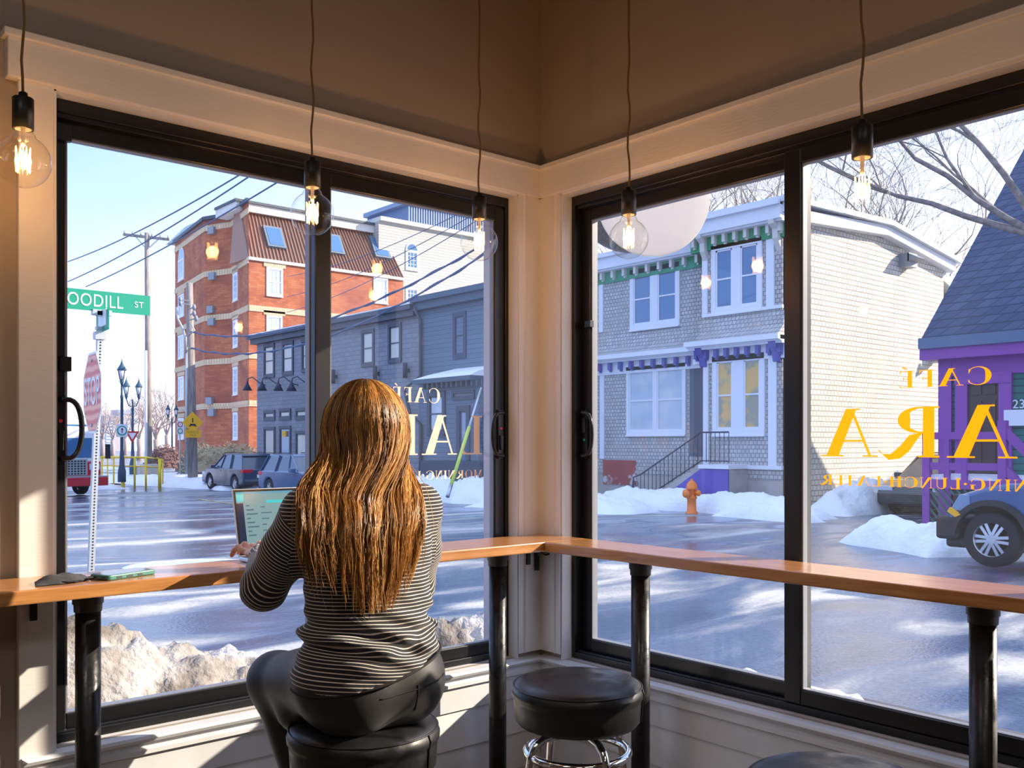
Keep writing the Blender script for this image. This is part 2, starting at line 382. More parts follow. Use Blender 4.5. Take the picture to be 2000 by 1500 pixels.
# corner boards: profile with bead, left and right of the corner
b = MB()
prof = [(0, 0.0), (0.082, 0.0), (0.086, 0.006), (0.092, 0.0), (0.115, 0.003), (0.115, -0.03), (0, -0.03)]
b.prism(prof, lambda a, o, t: Vector((XW-a, YW-0.004+(-o), t)), 0.62, 2.37)
b.prism(prof, lambda a, o, t: Vector((XW-0.004-o, YW-a, t)), 0.62, 2.37)
struct('trim_4', b, m_trim)
# inner reveal linings of the two openings
b = MB(); b.box(LX0, LX0+0.006, YW, 2.80, ZB, ZT); b.box(LX1-0.006, LX1, YW, 2.80, ZB, ZT); b.box(LX0, LX1, YW, 2.80, ZT-0.004, ZT+0.004)
b.box(XW, 2.56, RY1-0.006, RY1, ZB, ZT); b.box(XW, 2.56, RY0, RY0+0.006, ZB, ZT); b.box(XW, 2.56, RY0, RY1, ZT-0.004, ZT+0.004)
struct('trim_5', b, m_trim)
# sills with nosing and apron mouldings
def sill(kind):
    pr = [(0.115, 0.606), (-0.018, 0.596), (-0.024, 0.588), (-0.018, 0.578), (-0.002, 0.575), (-0.002, 0.562), (-0.014, 0.556), (-0.014, 0.544), (0.0, 0.538), (0.0, 0.455), (0.115, 0.455)]
    b = MB()
    if kind == 'Y': b.prism(pr, lambda o, z, t: Vector((t, YW+o, z)), 0.62, XW)
    else: b.prism(pr, lambda o, z, t: Vector((XW+o, t, z)), RY0-0.2, YW)
    return b
struct('trim_6', sill('Y'), m_sill); struct('trim_7', sill('X'), m_sill)
def laps(kind):
    b = MB(); z = 0.455
    while z > 0.0:
        z1 = max(0, z-0.135)
        pr = [(0.02, z), (0.010, z), (-0.002, z1+0.004), (-0.002, z1), (0.02, z1)]
        if kind == 'Y': b.prism(pr, lambda o, zz, t: Vector((t, YW+o, zz)), 0.70, XW)
        else: b.prism(pr, lambda o, zz, t: Vector((XW+o, t, zz)), Y9, YW)
        z = z1
    return b
obj('lap_boards', laps('Y'), m_sill, wl); obj('lap_boards', laps('X'), m_sill, wr)
# exterior jambs seen through the glass
b = MB(); b.box(LX0, LX0+0.02, 2.835, 2.93, ZB, ZT); b.box(LX1-0.016, LX1+0.06, 2.835, 2.88, ZB, ZT); b.box(LX0, LX1, 2.835, 2.93, ZT-0.02, ZT+0.1)
b.box(LX0-0.05, LX1+0.05, 2.835, 2.98, ZB-0.06, ZB+0.0)
b.box(2.60, 2.70, RY0-0.06, RY0+0.02, ZB, ZT); b.box(2.60, 2.72, RY0, RY1, ZB-0.06, ZB)
struct('trim_8', b, m_ext)
# ------------------------------------------------------------------ sliding windows
class Win:
    def __init__(s, k): s.k = k
    def P(s, a, z, o):   # a along the wall, o outwards from the trim face
        return Vector((a, YW+o, z)) if s.k == 'Y' else Vector((XW+o, a, z))
    def box(s, mb, a0, a1, z0, z1, o0, o1):
        p = s.P(a0, z0, o0); q = s.P(a1, z1, o1); return mb.box(p.x, q.x, p.y, q.y, p.z, q.z)
def ringbox(w, mb, a0, a1, z0, z1, wl_, wr_, wb, wt, o0, o1):
    w.box(mb, a0, a0+wl_, z0, z1, o0, o1); w.box(mb, a1-wr_, a1, z0, z1, o0, o1)
    w.box(mb, a0+wl_, a1-wr_, z0, z0+wb, o0, o1); w.box(mb, a0+wl_, a1-wr_, z1-wt, z1, o0, o1)
def slider(name, k, A0, A1, sashes):
    w = Win(k); root = thing(name, w.P((A0+A1)/2, ZB, 0.09), None, None, kind='structure')
    b = MB(); ringbox(w, b, A0, A1, ZB+0.004, ZT-0.004, 0.022, 0.022, 0.022, 0.035, 0.05, 0.14)
    w.box(b, A0+0.01, A1-0.01, ZT-0.052, ZT-0.03, 0.062, 0.14)
    w.box(b, A0+0.01, A1-0.01, ZB+0.02, ZB+0.032, 0.06, 0.075)
    obj('window_frame', b, m_black, root, 0.002)
    for (a0, a1, o0, o1, sl, sr, sbt, stp) in sashes:
        b = MB(); ringbox(w, b, a0, a1, ZB+0.028, ZT-0.05, sl, sr, sbt, stp, o0, o1)
        s = obj('sash', b, m_black, root, 0.003)
        g = MB(); ringbox(w, g, a0+sl-0.001, a1-sr+0.001, ZB+0.027+sbt, ZT-0.049-stp, 0.006, 0.006, 0.004, 0.004, o0+0.006, o1-0.004); obj('gasket', g, m_gasket, s)
        g = MB(); om = (o0+o1)/2; w.box(g, a0+sl-0.004, a1-sr+0.004, ZB+0.028+sbt-0.004, ZT-0.05-stp+0.004, om-0.002, om+0.002); obj('glass_pane', g, m_pane, s)
    return w, root
w1, win1 = slider('window_1', 'Y', LX0, LX1, [(0.722, 1.570, 0.088, 0.126, 0.032, 0.058, 0.042, 0.045), (1.508, 2.318, 0.056, 0.086, 0.058, 0.046, 0.042, 0.045)])
w2, win2 = slider('window_2', 'X', RY0, RY1, [(1.590, 2.551, 0.088, 0.126, 0.045, 0.045, 0.048, 0.045), (0.662, 1.640, 0.054, 0.086, 0.035, 0.058, 0.046, 0.045)])
# lettering on the panes, read from the street, so mirrored from inside
m_peach = M('lettering_sunlit_peach', (0.95, 0.70, 0.52), 0.6)  # peach-white wash of sunlight is put into the lettering colour
def translucent(name, col, f=0.5):
    m = M(name, col, 0.5); t = m.node_tree; b = t.nodes['Principled BSDF']; o = [n for n in t.nodes if n.type == 'OUTPUT_MATERIAL'][0]
    tl = t.nodes.new('ShaderNodeBsdfTranslucent'); tl.inputs[0].default_value = (*col, 1)
    mx = t.nodes.new('ShaderNodeMixShader'); mx.inputs[0].default_value = f
    t.links.new(b.outputs[0], mx.inputs[1]); t.links.new(tl.outputs[0], mx.inputs[2]); t.links.new(mx.outputs[0], o.inputs[0]); return m
m_orange = translucent('lettering_orange', (1.0, 0.33, 0.004), 0.6)
GO1 = 0.0705; GO2 = 0.0695
def win_text(w, root, mat, off, pts, text):
    # pts: (px_start, px_end, py_top, py_base measured at px_mid)
    pxs, pxe, pym, yt, yb = pts
    pl = YW+off if w.k == 'Y' else XW+off
    f = onY if w.k == 'Y' else onX
    a = f(pxs, yb, pl); e = f(pxe, yb, pl); bs = f(pym, yb, pl); tp = f(pym, yt, pl)
    a0, a1 = (a.x, e.x) if w.k == 'Y' else (a.y, e.y)
    mb = MB(); serif_text(mb, text, lambda x, z, t: w.P(x, z, off-0.001-t), a0, a1, tp.z-bs.z, bs.z)
    obj('lettering', mb, mat, root)
win_text(w1, win1, m_peach, GO1-0.002, (859, 766, 812, 757, 786), 'CAF\u00c9')
win_text(w1, win1, m_peach, GO1-0.002, (941, 668, 868, 811, 888), 'LARA')
win_text(w1, win1, m_peach, GO1-0.002, (941, 640, 868, 919, 935), 'MORNING\u00b7LUNCH\u00b7LATER')
win_text(w2, win2, m_orange, GO2-0.002, (1937, 1755, 1850, 720, 754), 'CAF\u00c9')
win_text(w2, win2, m_orange, GO2-0.002, (2103, 1608, 1780, 795, 893), 'LARA')
win_text(w2, win2, m_orange, GO2-0.002, (2130, 1604, 1800, 932, 953), 'MORNING\u00b7LUNCH\u00b7LATER')
# pull handles with thumb latch
m_handle = M('handle_black', (0.012, 0.012, 0.014), 0.28)
m_red = M('indicator_red', (0.8, 0.03, 0.06), 0.4); m_green = M('indicator_green', (0.0, 0.45, 0.28), 0.4); m_screw = M('screw_steel', (0.6, 0.6, 0.58), 0.3, 1.0)
def pull(w, root, a, sgn, o, dot, zc=1.46, lat=1):
    h = MB(); pts = []
    for i in range(17):
        t = i/16*PI; pts.append(w.P(a+sgn*0.052*math.sin(t)**0.55 if 0 < i < 16 else a, zc+0.082*math.cos(t), o-0.02))
    pts = [w.P(a-sgn*0.006, zc+0.082, o-0.012)]+pts+[w.P(a-sgn*0.006, zc-0.082, o-0.012)]
    h.tube(pts, 0.0075, 8)
    w.box(h, a-0.013, a+0.013, zc-0.093, zc+0.093, o-0.008, o)
    hd = obj('handle', h, m_handle, root, 0.001)
    l = MB(); zl = zc-0.03*lat
    q = [(-0.006, -0.03), (0.006, -0.03), (0.008, 0.026), (-0.008, 0.026)]
    l.prism([(x, y*lat) for x, y in q], lambda x, z, t: w.P(a+x, zl+z, t), o-0.016, o-0.007); obj('thumb_latch', l, m_handle, hd, 0.002)
    d = MB(); c = w.P(a, zc+0.022*lat, o-0.0085)
    d.lathe([(0.005, -0.001), (0.005, 0.001)], c, 12, 'Y' if w.k == 'Y' else 'X'); obj('indicator_dot', d, dot, hd)
    d = MB()
    for s in (1, -1): d.lathe([(0.004, -0.0015), (0.004, 0.0015)], w.P(a, zc+0.084*s, o-0.0095), 10, 'Y' if w.k == 'Y' else 'X')
    obj('screw', d, m_screw, hd)
pull(w1, win1, 0.738, 1, 0.088, m_red)
pull(w1, win1, 2.296, -1, 0.056, m_red, 1.455)
pull(w2, win2, 2.530, -1, 0.088, m_green, 1.455, -1)
b = MB(); w1.box(b, 0.722, 0.764, 2.255, 2.30, 0.07, 0.09); w1.box(b, 0.735, 0.765, 1.62, 1.66, 0.075, 0.10); obj('sash_stop', b, m_black, win1, 0.001)
b = MB(); w2.box(b, 2.49, 2.52, 1.86, 1.885, 0.07, 0.09); obj('sash_stop', b, m_black, win2, 0.001)
# ------------------------------------------------------------------ counters
def wood():
    m = bpy.data.materials.new('varnished_maple'); m.use_nodes = True; t = m.node_tree; b = t.nodes['Principled BSDF']
    g = t.nodes.new('ShaderNodeNewGeometry')
    def chain(sc):
        mm = t.nodes.new('ShaderNodeMapping'); mm.inputs['Scale'].default_value = sc; t.links.new(g.outputs['Position'], mm.inputs[0])
        n = t.nodes.new('ShaderNodeTexNoise'); n.inputs['Scale'].default_value = 4; n.inputs['Detail'].default_value = 8; n.inputs['Distortion'].default_value = 0.6
        t.links.new(mm.outputs[0], n.inputs['Vector']); return n.outputs['Fac']
    def mk(sc):
        f = chain(sc); r = t.nodes.new('ShaderNodeValToRGB'); e = r.color_ramp.elements
        e[0].position = 0.3; e[0].color = (0.40, 0.155, 0.045, 1); e[1].position = 0.7; e[1].color = (0.66, 0.31, 0.10, 1)
        t.links.new(f, r.inputs['Fac']); return r.outputs['Color']
    return m, t, b, mk
def woodmat(along):
    m, t, b, mk = wood(); t.links.new(mk((1.2, 18, 18) if along == 'X' else (18, 1.2, 18)), b.inputs['Base Color'])
    b.inputs['Roughness'].default_value = 0.3; b.inputs['Coat Weight'].default_value = 0.6; b.inputs['Coat Roughness'].default_value = 0.12; return m
m_wx, m_wy = woodmat('X'), woodmat('Y')
m_post = M('painted_steel_post', (0.012, 0.012, 0.013), 0.33, bump=(40, 0.1), rnoise=(25, 0.25, 0.45))
m_flange = M('cast_flange', (0.05, 0.045, 0.04), 0.4)
CT, CTH = 1.07, 0.035
def counter(label, k, a0, a1, posts, depth, mat, straps):
    o0 = 0.0; base = (a0+0.2, YW-0.12, 0) if k == 'Y' else (XW-0.11, a0+0.2, 0)
    r = thing('bar_counter', base, label, 'counter', 'wooden window counters')
    b = MB()
    if k == 'Y': b.box(a0, a1, YW-depth, YW-0.002, CT-CTH, CT)
    else: b.box(XW-depth, XW-0.002, a0, a1, CT-CTH, CT)
    obj('worktop', b, mat, r, 0.004)
    for (x, y) in posts:
        b = MB(); b.lathe([(0.031, 0.0), (0.031, CT-CTH-0.02)], (x, y, 0), 28); p = obj('post', b, m_post, r)
        b = MB(); b.lathe([(0.034, CT-0.085), (0.035, CT-0.066), (0.038, CT-0.064), (0.038, CT-0.045), (0.055, CT-0.041), (0.055, CT-CTH-0.0005)], (x, y, 0), 28); obj('flange', b, m_flange, p)
        b = MB(); b.lathe([(0.07, 0.0), (0.07, 0.008), (0.04, 0.014), (0.034, 0.03)], (x, y, 0), 28); obj('foot_flange', b, m_post, p)
    for s in straps:
        b = MB()
        if k == 'Y':
            b.box(s-0.009, s+0.009, YW-0.012, YW-0.0045, 0.955, CT-CTH); b.box(s-0.009, s+0.009, YW-0.2, YW-0.004, CT-CTH-0.006, CT-CTH-0.0005)
        obj('angle_bracket', b, m_black, r, 0.001)
    return r
m_w = counter('left long varnished wooden window counter carrying the laptop, phone and face mask', 'Y', -2.2, XW-0.0, [(ray(172)[0]/ray(172)[1]*2.56, 2.56), (ray(972)[0]/ray(972)[1]*2.56, 2.56)], 0.243, m_wx, [0.648, 2.385])
counter('right bare wooden window counter running under the orange window lettering', 'X', -2.2, YW-0.2435, [(2.34, ray(1251)[1]/ray(1251)[0]*2.34), (2.34, ray(1920)[1]/ray(1920)[0]*2.34)], 0.206, m_wy, [])
# coat hook under the corner of the counter
r = thing('coat_hook', (2.425, 2.675, 0.96), 'small black double coat hook on the corner trim under the counter', 'hook')
b = MB(); b.box(2.418, 2.436, 2.674, 2.684, 0.93, 1.034); obj('back_plate', b, m_black, r, 0.001)
for sg in (-1, 1):
    b = MB(); pts = [Vector((2.427+sg*x, 2.668-y, z)) for x, y, z in ((0.0, 0, 1.02), (0.004, 0.01, 1.0), (0.016, 0.022, 0.992), (0.030, 0.034, 0.996), (0.040, 0.04, 1.012))]
    b.tube(pts, [0.004, 0.004, 0.004, 0.004, 0.006], 8); obj('hook', b, m_handle, r)
# ------------------------------------------------------------------ pendants
m_cord = M('cord_golden_brown', (0.22, 0.12, 0.035), 0.7)
m_sock = M('socket_black', (0.008, 0.008, 0.009), 0.42)
m_bulb = glassmat('bulb_glass', tint=(1.0, 0.985, 0.96), refl=1.0, ior=1.5)
m_fil = M('glowing_filament', (1, 0.6, 0.2), 0.5, emit=((1.0, 0.46, 0.09), 34.0))
m_brass = M('bulb_cap_metal', (0.75, 0.6, 0.4), 0.25, 1.0)
m_stem = M('glass_stem', (0.8, 0.75, 0.7), 0.15)
def pendant(px, py, d, label):
    c = at(px, py, d); R = 0.0625
    root = thing('pendant_lamp', (c.x, c.y, 3.3), label, 'pendant lamp', 'bare filament bulbs hanging over the counters')
    b = MB(); pts = [Vector((c.x+0.003*math.sin(i*1.3+px), c.y+0.003*math.cos(i*1.7+px), 3.3-(3.3-c.z-0.155)*i/24)) for i in range(25)]
    pts[-1].x = c.x; pts[-1].y = c.y; b.tube(pts, 0.0032, 8); obj('cord', b, m_cord, root)
    z = c.z
    b = MB(); b.lathe([(0.007, z+0.165), (0.010, z+0.163), (0.010, z+0.153), (0.022, z+0.151), (0.0238, z+0.149), (0.0238, z+0.076), (0.0215, z+0.0755), (0.0205, z+0.09)], (c.x, c.y, 0), 28, capb=False); obj('socket', b, m_sock, root)
    prof = []
    for i in range(25):
        a = -PI/2+i/24*(PI/2+math.radians(62)); prof.append((max(R*math.cos(a), 0.0004), z+R*math.sin(a)))
    r0 = prof[-1][0]; prof += [(r0*0.86+0.0015, z+0.0635), (0.0205, z+0.072), (0.0188, z+0.080), (0.0185, z+0.088)]
    b = MB(); b.lathe(prof, (c.x, c.y, 0), 48, capb=True, capt=False); bulb = obj('bulb', b, m_bulb, root)
    b = MB(); b.lathe([(0.0185, z+0.076), (0.0185, z+0.1)], (c.x, c.y, 0), 20, capb=False, capt=False); b.lathe([(0.006, z+0.09), (0.004, z+0.05), (0.0055, z+0.045), (0.0055, z+0.037), (0.0015, z+0.034), (0.0012, z-0.024)], (c.x, c.y, 0), 10); obj('stem', b, m_stem, bulb)
    b = MB(); pts = []; n = 8
    for i in range(n*2+1):
        a = PI*2*i/(n*2); rr = 0.0165 if i % 2 == 0 else 0.0145
        pts.append(Vector((c.x+rr*math.cos(a+px), c.y+rr*math.sin(a+px), z+0.032 if i % 2 == 0 else z-0.026)))
    b.tube(pts[:-1], 0.0014, 6, closed=True); obj('filament', b, m_fil, bulb)
    l = light('filament_glow', 'POINT', (c.x, c.y, c.z), 2.1, (1.0, 0.50, 0.18), shadow_soft_size=0.02)
pendant(45, 315, 2.237, 'filament bulb pendant at the far left, against the cream window casing')
pendant(610, 418, 2.72, 'filament bulb pendant over the middle stile of the left window, above the seated person')
pendant(936, 473, 3.13, 'filament bulb pendant in front of the left window, nearest its right end')
pendant(1228, 467, 2.97, 'filament bulb pendant in front of the round white hanging sign')
pendant(1684, 373, 2.17, 'filament bulb pendant before the bare tree branches, furthest right')
# ------------------------------------------------------------------ stools
m_vinyl = M('black_vinyl', (0.012, 0.012, 0.013), 0.38, bump=(90, 0.06), rnoise=(14, 0.3, 0.5))
m_chrome = M('chrome', (0.85, 0.85, 0.87), 0.07, 1.0)
def stool(x, y, zs, rot, label):
    r = thing('bar_stool', (x, y, 0), label, 'stool', 'round black bar stools with chrome legs')
    R = 0.185; c = (x, y, 0)
    b = MB(); b.lathe([(0.001, zs), (0.08, zs-0.001), (0.13, zs-0.003), (0.162, zs-0.008), (0.178, zs-0.018), (R, zs-0.034), (0.184, zs-0.046), (0.179, zs-0.053), (0.179, zs-0.06), (0.176, zs-0.11), (0.165, zs-0.124), (0.12, zs-0.13), (0.001, zs-0.13)], c, 64, capb=False, capt=False)
    s = obj('seat', b, m_vinyl, r)
    b = MB(); pts = [Vector((x+0.1795*math.cos(a*PI/32), y+0.1795*math.sin(a*PI/32), zs-0.0185)) for a in range(64)]; b.tube(pts, 0.0022, 6, closed=True)
    a = rot+math.radians(-88); b.tube([Vector((x+q*math.cos(a), y+q*math.sin(a), z)) for q, z in ((0.1805, zs-0.02), (0.187, zs-0.034), (0.1815, zs-0.055), (0.178, zs-0.11))], 0.0022, 6)
    obj('piping', b, m_vinyl, s)
    b = MB(); b.lathe([(0.1, zs-0.145), (0.1, zs-0.129)], c, 32); obj('swivel_plate', b, m_post, r)
    rb = 0.21
    for k in range(4):
        a = rot+PI/4+k*PI/2; ca, sa = math.cos(a), math.sin(a); b = MB(); pts = []
        for q, z in ((0.02, zs-0.152), (0.07, zs-0.152), (0.11, zs-0.158), (0.135, zs-0.175), (0.148, zs-0.205), (0.155, zs-0.25), (0.165, 0.38), (rb-0.01, 0.06), (rb, 0.012)):
            pts.append(Vector((x+q*ca, y+q*sa, z)))
        b.tube(pts, 0.0115, 12); lg = obj('leg', b, m_chrome, r)
        b = MB(); b.lathe([(0.016, 0.0), (0.016, 0.02), (0.012, 0.026)], (x+rb*ca, y+rb*sa, 0), 12); obj('rubber_foot', b, m_sock, lg)
    for zr, rr in ((0.56, 0.142), (0.27, 0.17)):
        b = MB(); pts = [Vector((x+rr*math.cos(t*PI/24), y+rr*math.sin(t*PI/24), zr)) for t in range(48)]; b.tube(pts, 0.0115, 12, closed=True)
        b_ = obj('foot_ring', b, m_chrome, r)
    return r
ST1 = (1.212, 1.965)
stool(ST1[0], ST1[1], 0.752, 0.4, 'round black bar stool under the seated person')
stool(1.846, 1.869, 0.765, 0.55, 'empty round black bar stool with chrome legs in the window corner')
stool(1.70, 0.985, 0.765, 0.2, 'black bar stool cut off by the bottom edge, right foreground')
# ------------------------------------------------------------------ laptop, phone, face mask
m_alu = M('laptop_aluminium', (0.55, 0.56, 0.58), 0.35, 1.0); m_bez = M('laptop_bezel', (0.01, 0.01, 0.012), 0.2)
def scr(): 
    m = bpy.data.materials.new('lit_laptop_screen'); m.use_nodes = True; t = m.node_tree; b = t.nodes['Principled BSDF']
    b.inputs['Base Color'].default_value = (0.02, 0.03, 0.04, 1); b.inputs['Roughness'].default_value = 0.12
    return m, t, b
def emis(name, c, s=1.0): return M(name, (c[0]*0.3, c[1]*0.3, c[2]*0.3), 0.15, emit=(c, s))
p0 = onY(477, 1086, 2.60); LXa = p0.x; LXb = LXa+0.30
lz = CT+0.001
lap = thing('laptop', (LXa+0.15, 2.56, lz), 'open silver laptop on the wooden counter in front of the person', 'laptop')
b = MB(); b.box(LXa, LXb, 2.45, 2.635, lz, lz+0.014); base = obj('base', b, m_alu, lap, 0.004)
b = MB(); b.box(LXa+0.02, LXb-0.02, 2.53, 2.62, lz+0.0135, lz+0.0155); obj('keyboard', b, m_bez, base)
tilt = math.radians(14); H = 0.205; hinge = Vector((0, 2.638, lz+0.012))
def LP(a, h, o): return Vector((LXa+a, hinge.y+h*math.sin(tilt)-o*math.cos(tilt), hinge.z+h*math.cos(tilt)+o*math.sin(tilt)))
def lbox(mb, a0, a1, h0, h1, o0, o1): mb.hexa([LP(a0,h0,o0),LP(a1,h0,o0),LP(a1,h0,o1),LP(a0,h0,o1),LP(a0,h1,o0),LP(a1,h1,o0),LP(a1,h1,o1),LP(a0,h1,o1)])
b = MB(); lbox(b, 0, 0.30, 0, H, -0.004, 0.0025); lid = obj('lid', b, m_alu, lap, 0.002)
b = MB(); lbox(b, 0.003, 0.297, 0.003, H-0.003, 0.0026, 0.003); obj('bezel', b, m_bez, lid)
b = MB(); lbox(b, 0.009, 0.291, 0.014, H-0.010, 0.0031, 0.0034); ds = obj('display', b, emis('screen_page_teal', (0.20, 0.34, 0.38), 0.55), lid)
def lrow(rects, mat, nm='screen_panel'):
    for a0, a1, h0, h1 in rects:
        b = MB(); lbox(b, a0, a1, h0, h1, 0.0035, 0.0038); obj(nm, b, mat, lid)
lrow([(0.009, 0.033, 0.165, 0.195), (0.105, 0.2, 0.158, 0.167)], emis('screen_turquoise', (0.05, 0.45, 0.5), 0.8))
lrow([(0.009, 0.291, 0.188, 0.195)], emis('screen_bar_blue', (0.10, 0.28, 0.42), 0.7))
lrow([(0.009, 0.03, 0.014, 0.16)], emis('screen_dark_side', (0.02, 0.03, 0.08), 0.5))
lrow([(0.038+0.0, 0.05+0.012*((i*7) % 3), 0.15-0.013*i, 0.154-0.013*i) for i in range(8)]+[(0.085, 0.1+0.01*((i*5) % 3), 0.145-0.018*i, 0.148-0.018*i) for i in range(6)], emis('screen_text_grey', (0.08, 0.14, 0.18), 0.6))
# phone in its green case
def oriented(cx, cy, cz, rot): return Matrix.Translation((cx, cy, cz)) @ Matrix.Rotation(rot, 4, 'Z')
pc = onZ = None
def onZf(px, py, z):
    rx, ry = ray(px); d = (CZ-z)*F/(py-HY); return Vector((rx*d, ry*d, z))
pc = onZf(241, 1120, CT+0.008)
ph = thing('smartphone', (pc.x, pc.y, CT), 'smartphone in a teal green case lying face up on the counter', 'phone')
mt = oriented(pc.x, pc.y, CT, math.radians(20))
def rrect(hx, hy, r, n=5):
    o = []
    for cx, cy, a0 in ((hx-r, hy-r, 0), (-hx+r, hy-r, 90), (-hx+r, -hy+r, 180), (hx-r, -hy+r, 270)):
        for i in range(n+1):
            a = math.radians(a0+90*i/n); o.append((cx+r*math.cos(a), cy+r*math.sin(a)))
    return o
b = MB(); b.prism(rrect(0.074, 0.038, 0.009), lambda a, c, t: Vector((a, c, t)), 0.0005, 0.0135).tf(mt)
m_case = M('case_sea_green', (0.06, 0.22, 0.19), 0.45); cs = obj('case', b, m_case, ph, 0.003)
b = MB(); b.prism(rrect(0.070, 0.034, 0.007), lambda a, c, t: Vector((a, c, t)), 0.0136, 0.0140).tf(mt); obj('glass_screen', b, M('phone_glass', (0.02, 0.03, 0.05), 0.08), ph)
b = MB()
for y0, y1 in ((-0.026, -0.014), (-0.007, 0.007), (0.014, 0.026)): b.box(0.0735, 0.0745, y0, y1, 0.0035, 0.0085)
b.tf(mt @ Matrix.Rotation(0, 4, 'Z')); obj('port', b, m_bez, ph)
b = MB()
for x0, x1 in ((-0.05, -0.034), (-0.02, 0.0), (0.014, 0.03)): b.box(x0, x1, -0.0385, -0.0375, 0.0035, 0.0085)
b.tf(mt); obj('side_opening', b, m_bez, ph)
mc = onZf(122, 1131, CT+0.008)
mk = thing('face_mask', (mc.x, mc.y, CT), 'folded dark grey cloth face mask with black ear loops, left end of the counter', 'face mask')
b = MB(); vs = []; fs = []; nu, nv = 14, 8
for i in range(nu+1):
    for j in range(nv+1):
        u = i/nu*2-1; v = j/nv*2-1; w = 0.042*(1-0.75*max(0, u)**1.5); h = 0.022*(1-abs(v)**2.2)*(1-abs(u)**3*0.8)+0.002*math.sin(u*9+v*4)
        vs.append((u*0.062, v*w+0.012*u, max(0.002, h)))
for i in range(nu):
    for j in range(nv): a = i*(nv+1)+j; fs.append((a, a+nv+1, a+nv+2, a+1))
b.add(vs, fs, True); n0 = len(b.v)
b.add([(x, y, 0.0005) for x, y, z in vs], [tuple(reversed(f)) for f in fs], True)
mm = oriented(mc.x, mc.y, CT, math.radians(-12)); b.tf(mm)
o = obj('cloth', b, M('mask_grey_cloth', (0.035, 0.035, 0.042), 0.85, bump=(400, 0.2), noise=(40, (0.07, 0.07, 0.08))), mk)
b = MB(); b.tube([mm @ Vector((-0.055+0.1*i/12, -0.036-0.004*math.sin(i), 0.006)) for i in range(13)], 0.002, 6); obj('seam', b, M('mask_seam', (0.03, 0.03, 0.035), 0.8), mk)
for q in range(2):
    b = MB(); pts = []
    for i in range(30):
        t = i/29; a = t*PI*2
        pts.append(mm @ Vector((0.055+0.034*(1-math.cos(a))*(1.0+0.25*q), -0.004+0.02*math.sin(a)*(1 if q else -1.1)-0.01*t+0.012*q, 0.0035+0.004*abs(math.sin(a*1.5+q)))))
    b.tube(pts, 0.0016, 6); obj('ear_loop', b, m_sock, mk)
# ================================================================== OUTSIDE
rnd = random.Random(7)
def fbm(x, y, z=0.0, o=5): return mnoise.fractal(Vector((x, y, z)), 0.9, 2.0, o)
# ground: one sheet, sagging slightly with distance
def ground():
    xs = []; v = -60.0
    def axis(lo, hi):
        a = [lo]
        while a[-1] < hi: a.append(a[-1]+(1.2 if -5 < a[-1] < 60 else 14.0))
        return a
    X = axis(-90, 260); Y = axis(-90, 260); vs = [(x, y, gz(x, y)) for x in X for y in Y]; n = len(Y); fs = []
    for i in range(len(X)-1):
        for j in range(n-1): fs.append((i*n+j, (i+1)*n+j, (i+1)*n+j+1, i*n+j+1))
    return MB().add(vs, fs, True)
def roadmat():
    m = bpy.data.materials.new('wet_salted_shade_streaked_asphalt'); m.use_nodes = True; t = m.node_tree; b = t.nodes['Principled BSDF']
    g = t.nodes.new('ShaderNodeNewGeometry')
    def nz(sc3, sc, det=7, dist=0.8):
        mm = t.nodes.new('ShaderNodeMapping'); mm.inputs['Scale'].default_value = sc3; mm.inputs['Rotation'].default_value = (0, 0, math.radians(20)); t.links.new(g.outputs['Position'], mm.inputs[0])
        n = t.nodes.new('ShaderNodeTexNoise'); n.inputs['Scale'].default_value = sc; n.inputs['Detail'].default_value = det; n.inputs['Distortion'].default_value = dist
        t.links.new(mm.outputs[0], n.inputs['Vector']); return n.outputs['Fac']
    def ramp(f, stops):
        r = t.nodes.new('ShaderNodeValToRGB'); e = r.color_ramp.elements
        e[0].position, e[0].color = stops[0][0], (*stops[0][1], 1); e[1].position, e[1].color = stops[-1][0], (*stops[-1][1], 1)
        for p, c in stops[1:-1]: q = e.new(p); q.color = (*c, 1)
        t.links.new(f, r.inputs['Fac']); return r.outputs['Color']
    a = nz((0.5, 1.4, 1), 0.55)
    c1 = ramp(a, [(0.36, (0.05, 0.08, 0.14)), (0.48, (0.09, 0.13, 0.21)), (0.56, (0.24, 0.25, 0.27)), (0.64, (0.48, 0.46, 0.43)), (0.76, (0.72, 0.71, 0.69))])  # wet and salt tones, with blue shadow streaks and sunlit patches painted in
    f = nz((1, 1, 1), 30, 4, 0); c2 = ramp(f, [(0.3, (0.75, 0.75, 0.75)), (0.7, (1.15, 1.15, 1.15))])
    mx = t.nodes.new('ShaderNodeMixRGB'); mx.blend_type = 'MULTIPLY'; mx.inputs[0].default_value = 1; t.links.new(c1, mx.inputs[1]); t.links.new(c2, mx.inputs[2])
    t.links.new(mx.outputs[0], b.inputs['Base Color'])
    mr = t.nodes.new('ShaderNodeMapRange'); mr.inputs[1].default_value = 0.46; mr.inputs[2].default_value = 0.62; mr.inputs[3].default_value = 0.14; mr.inputs[4].default_value = 0.75
    t.links.new(a, mr.inputs[0]); t.links.new(mr.outputs[0], b.inputs['Roughness'])
    bn = t.nodes.new('ShaderNodeBump'); bn.inputs['Strength'].default_value = 0.25; bn.inputs['Distance'].default_value = 0.02
    t.links.new(f, bn.inputs['Height']); t.links.new(bn.outputs[0], b.inputs['Normal'])
    return m
o = obj('ground', ground(), roadmat()); o['kind'] = 'structure'
m_snow = M('snow', (0.90, 0.91, 0.93), 0.75, bump=(9, 0.6, (1, 1, 1), 0.05))
m_dsnow = M('dirty_snow', (0.58, 0.54, 0.49), 0.8, noise=(4, (0.17, 0.14, 0.11), (1, 1, 1), (0.38, 0.60)), bump=(24, 0.9, (1, 1, 1), 0.03))
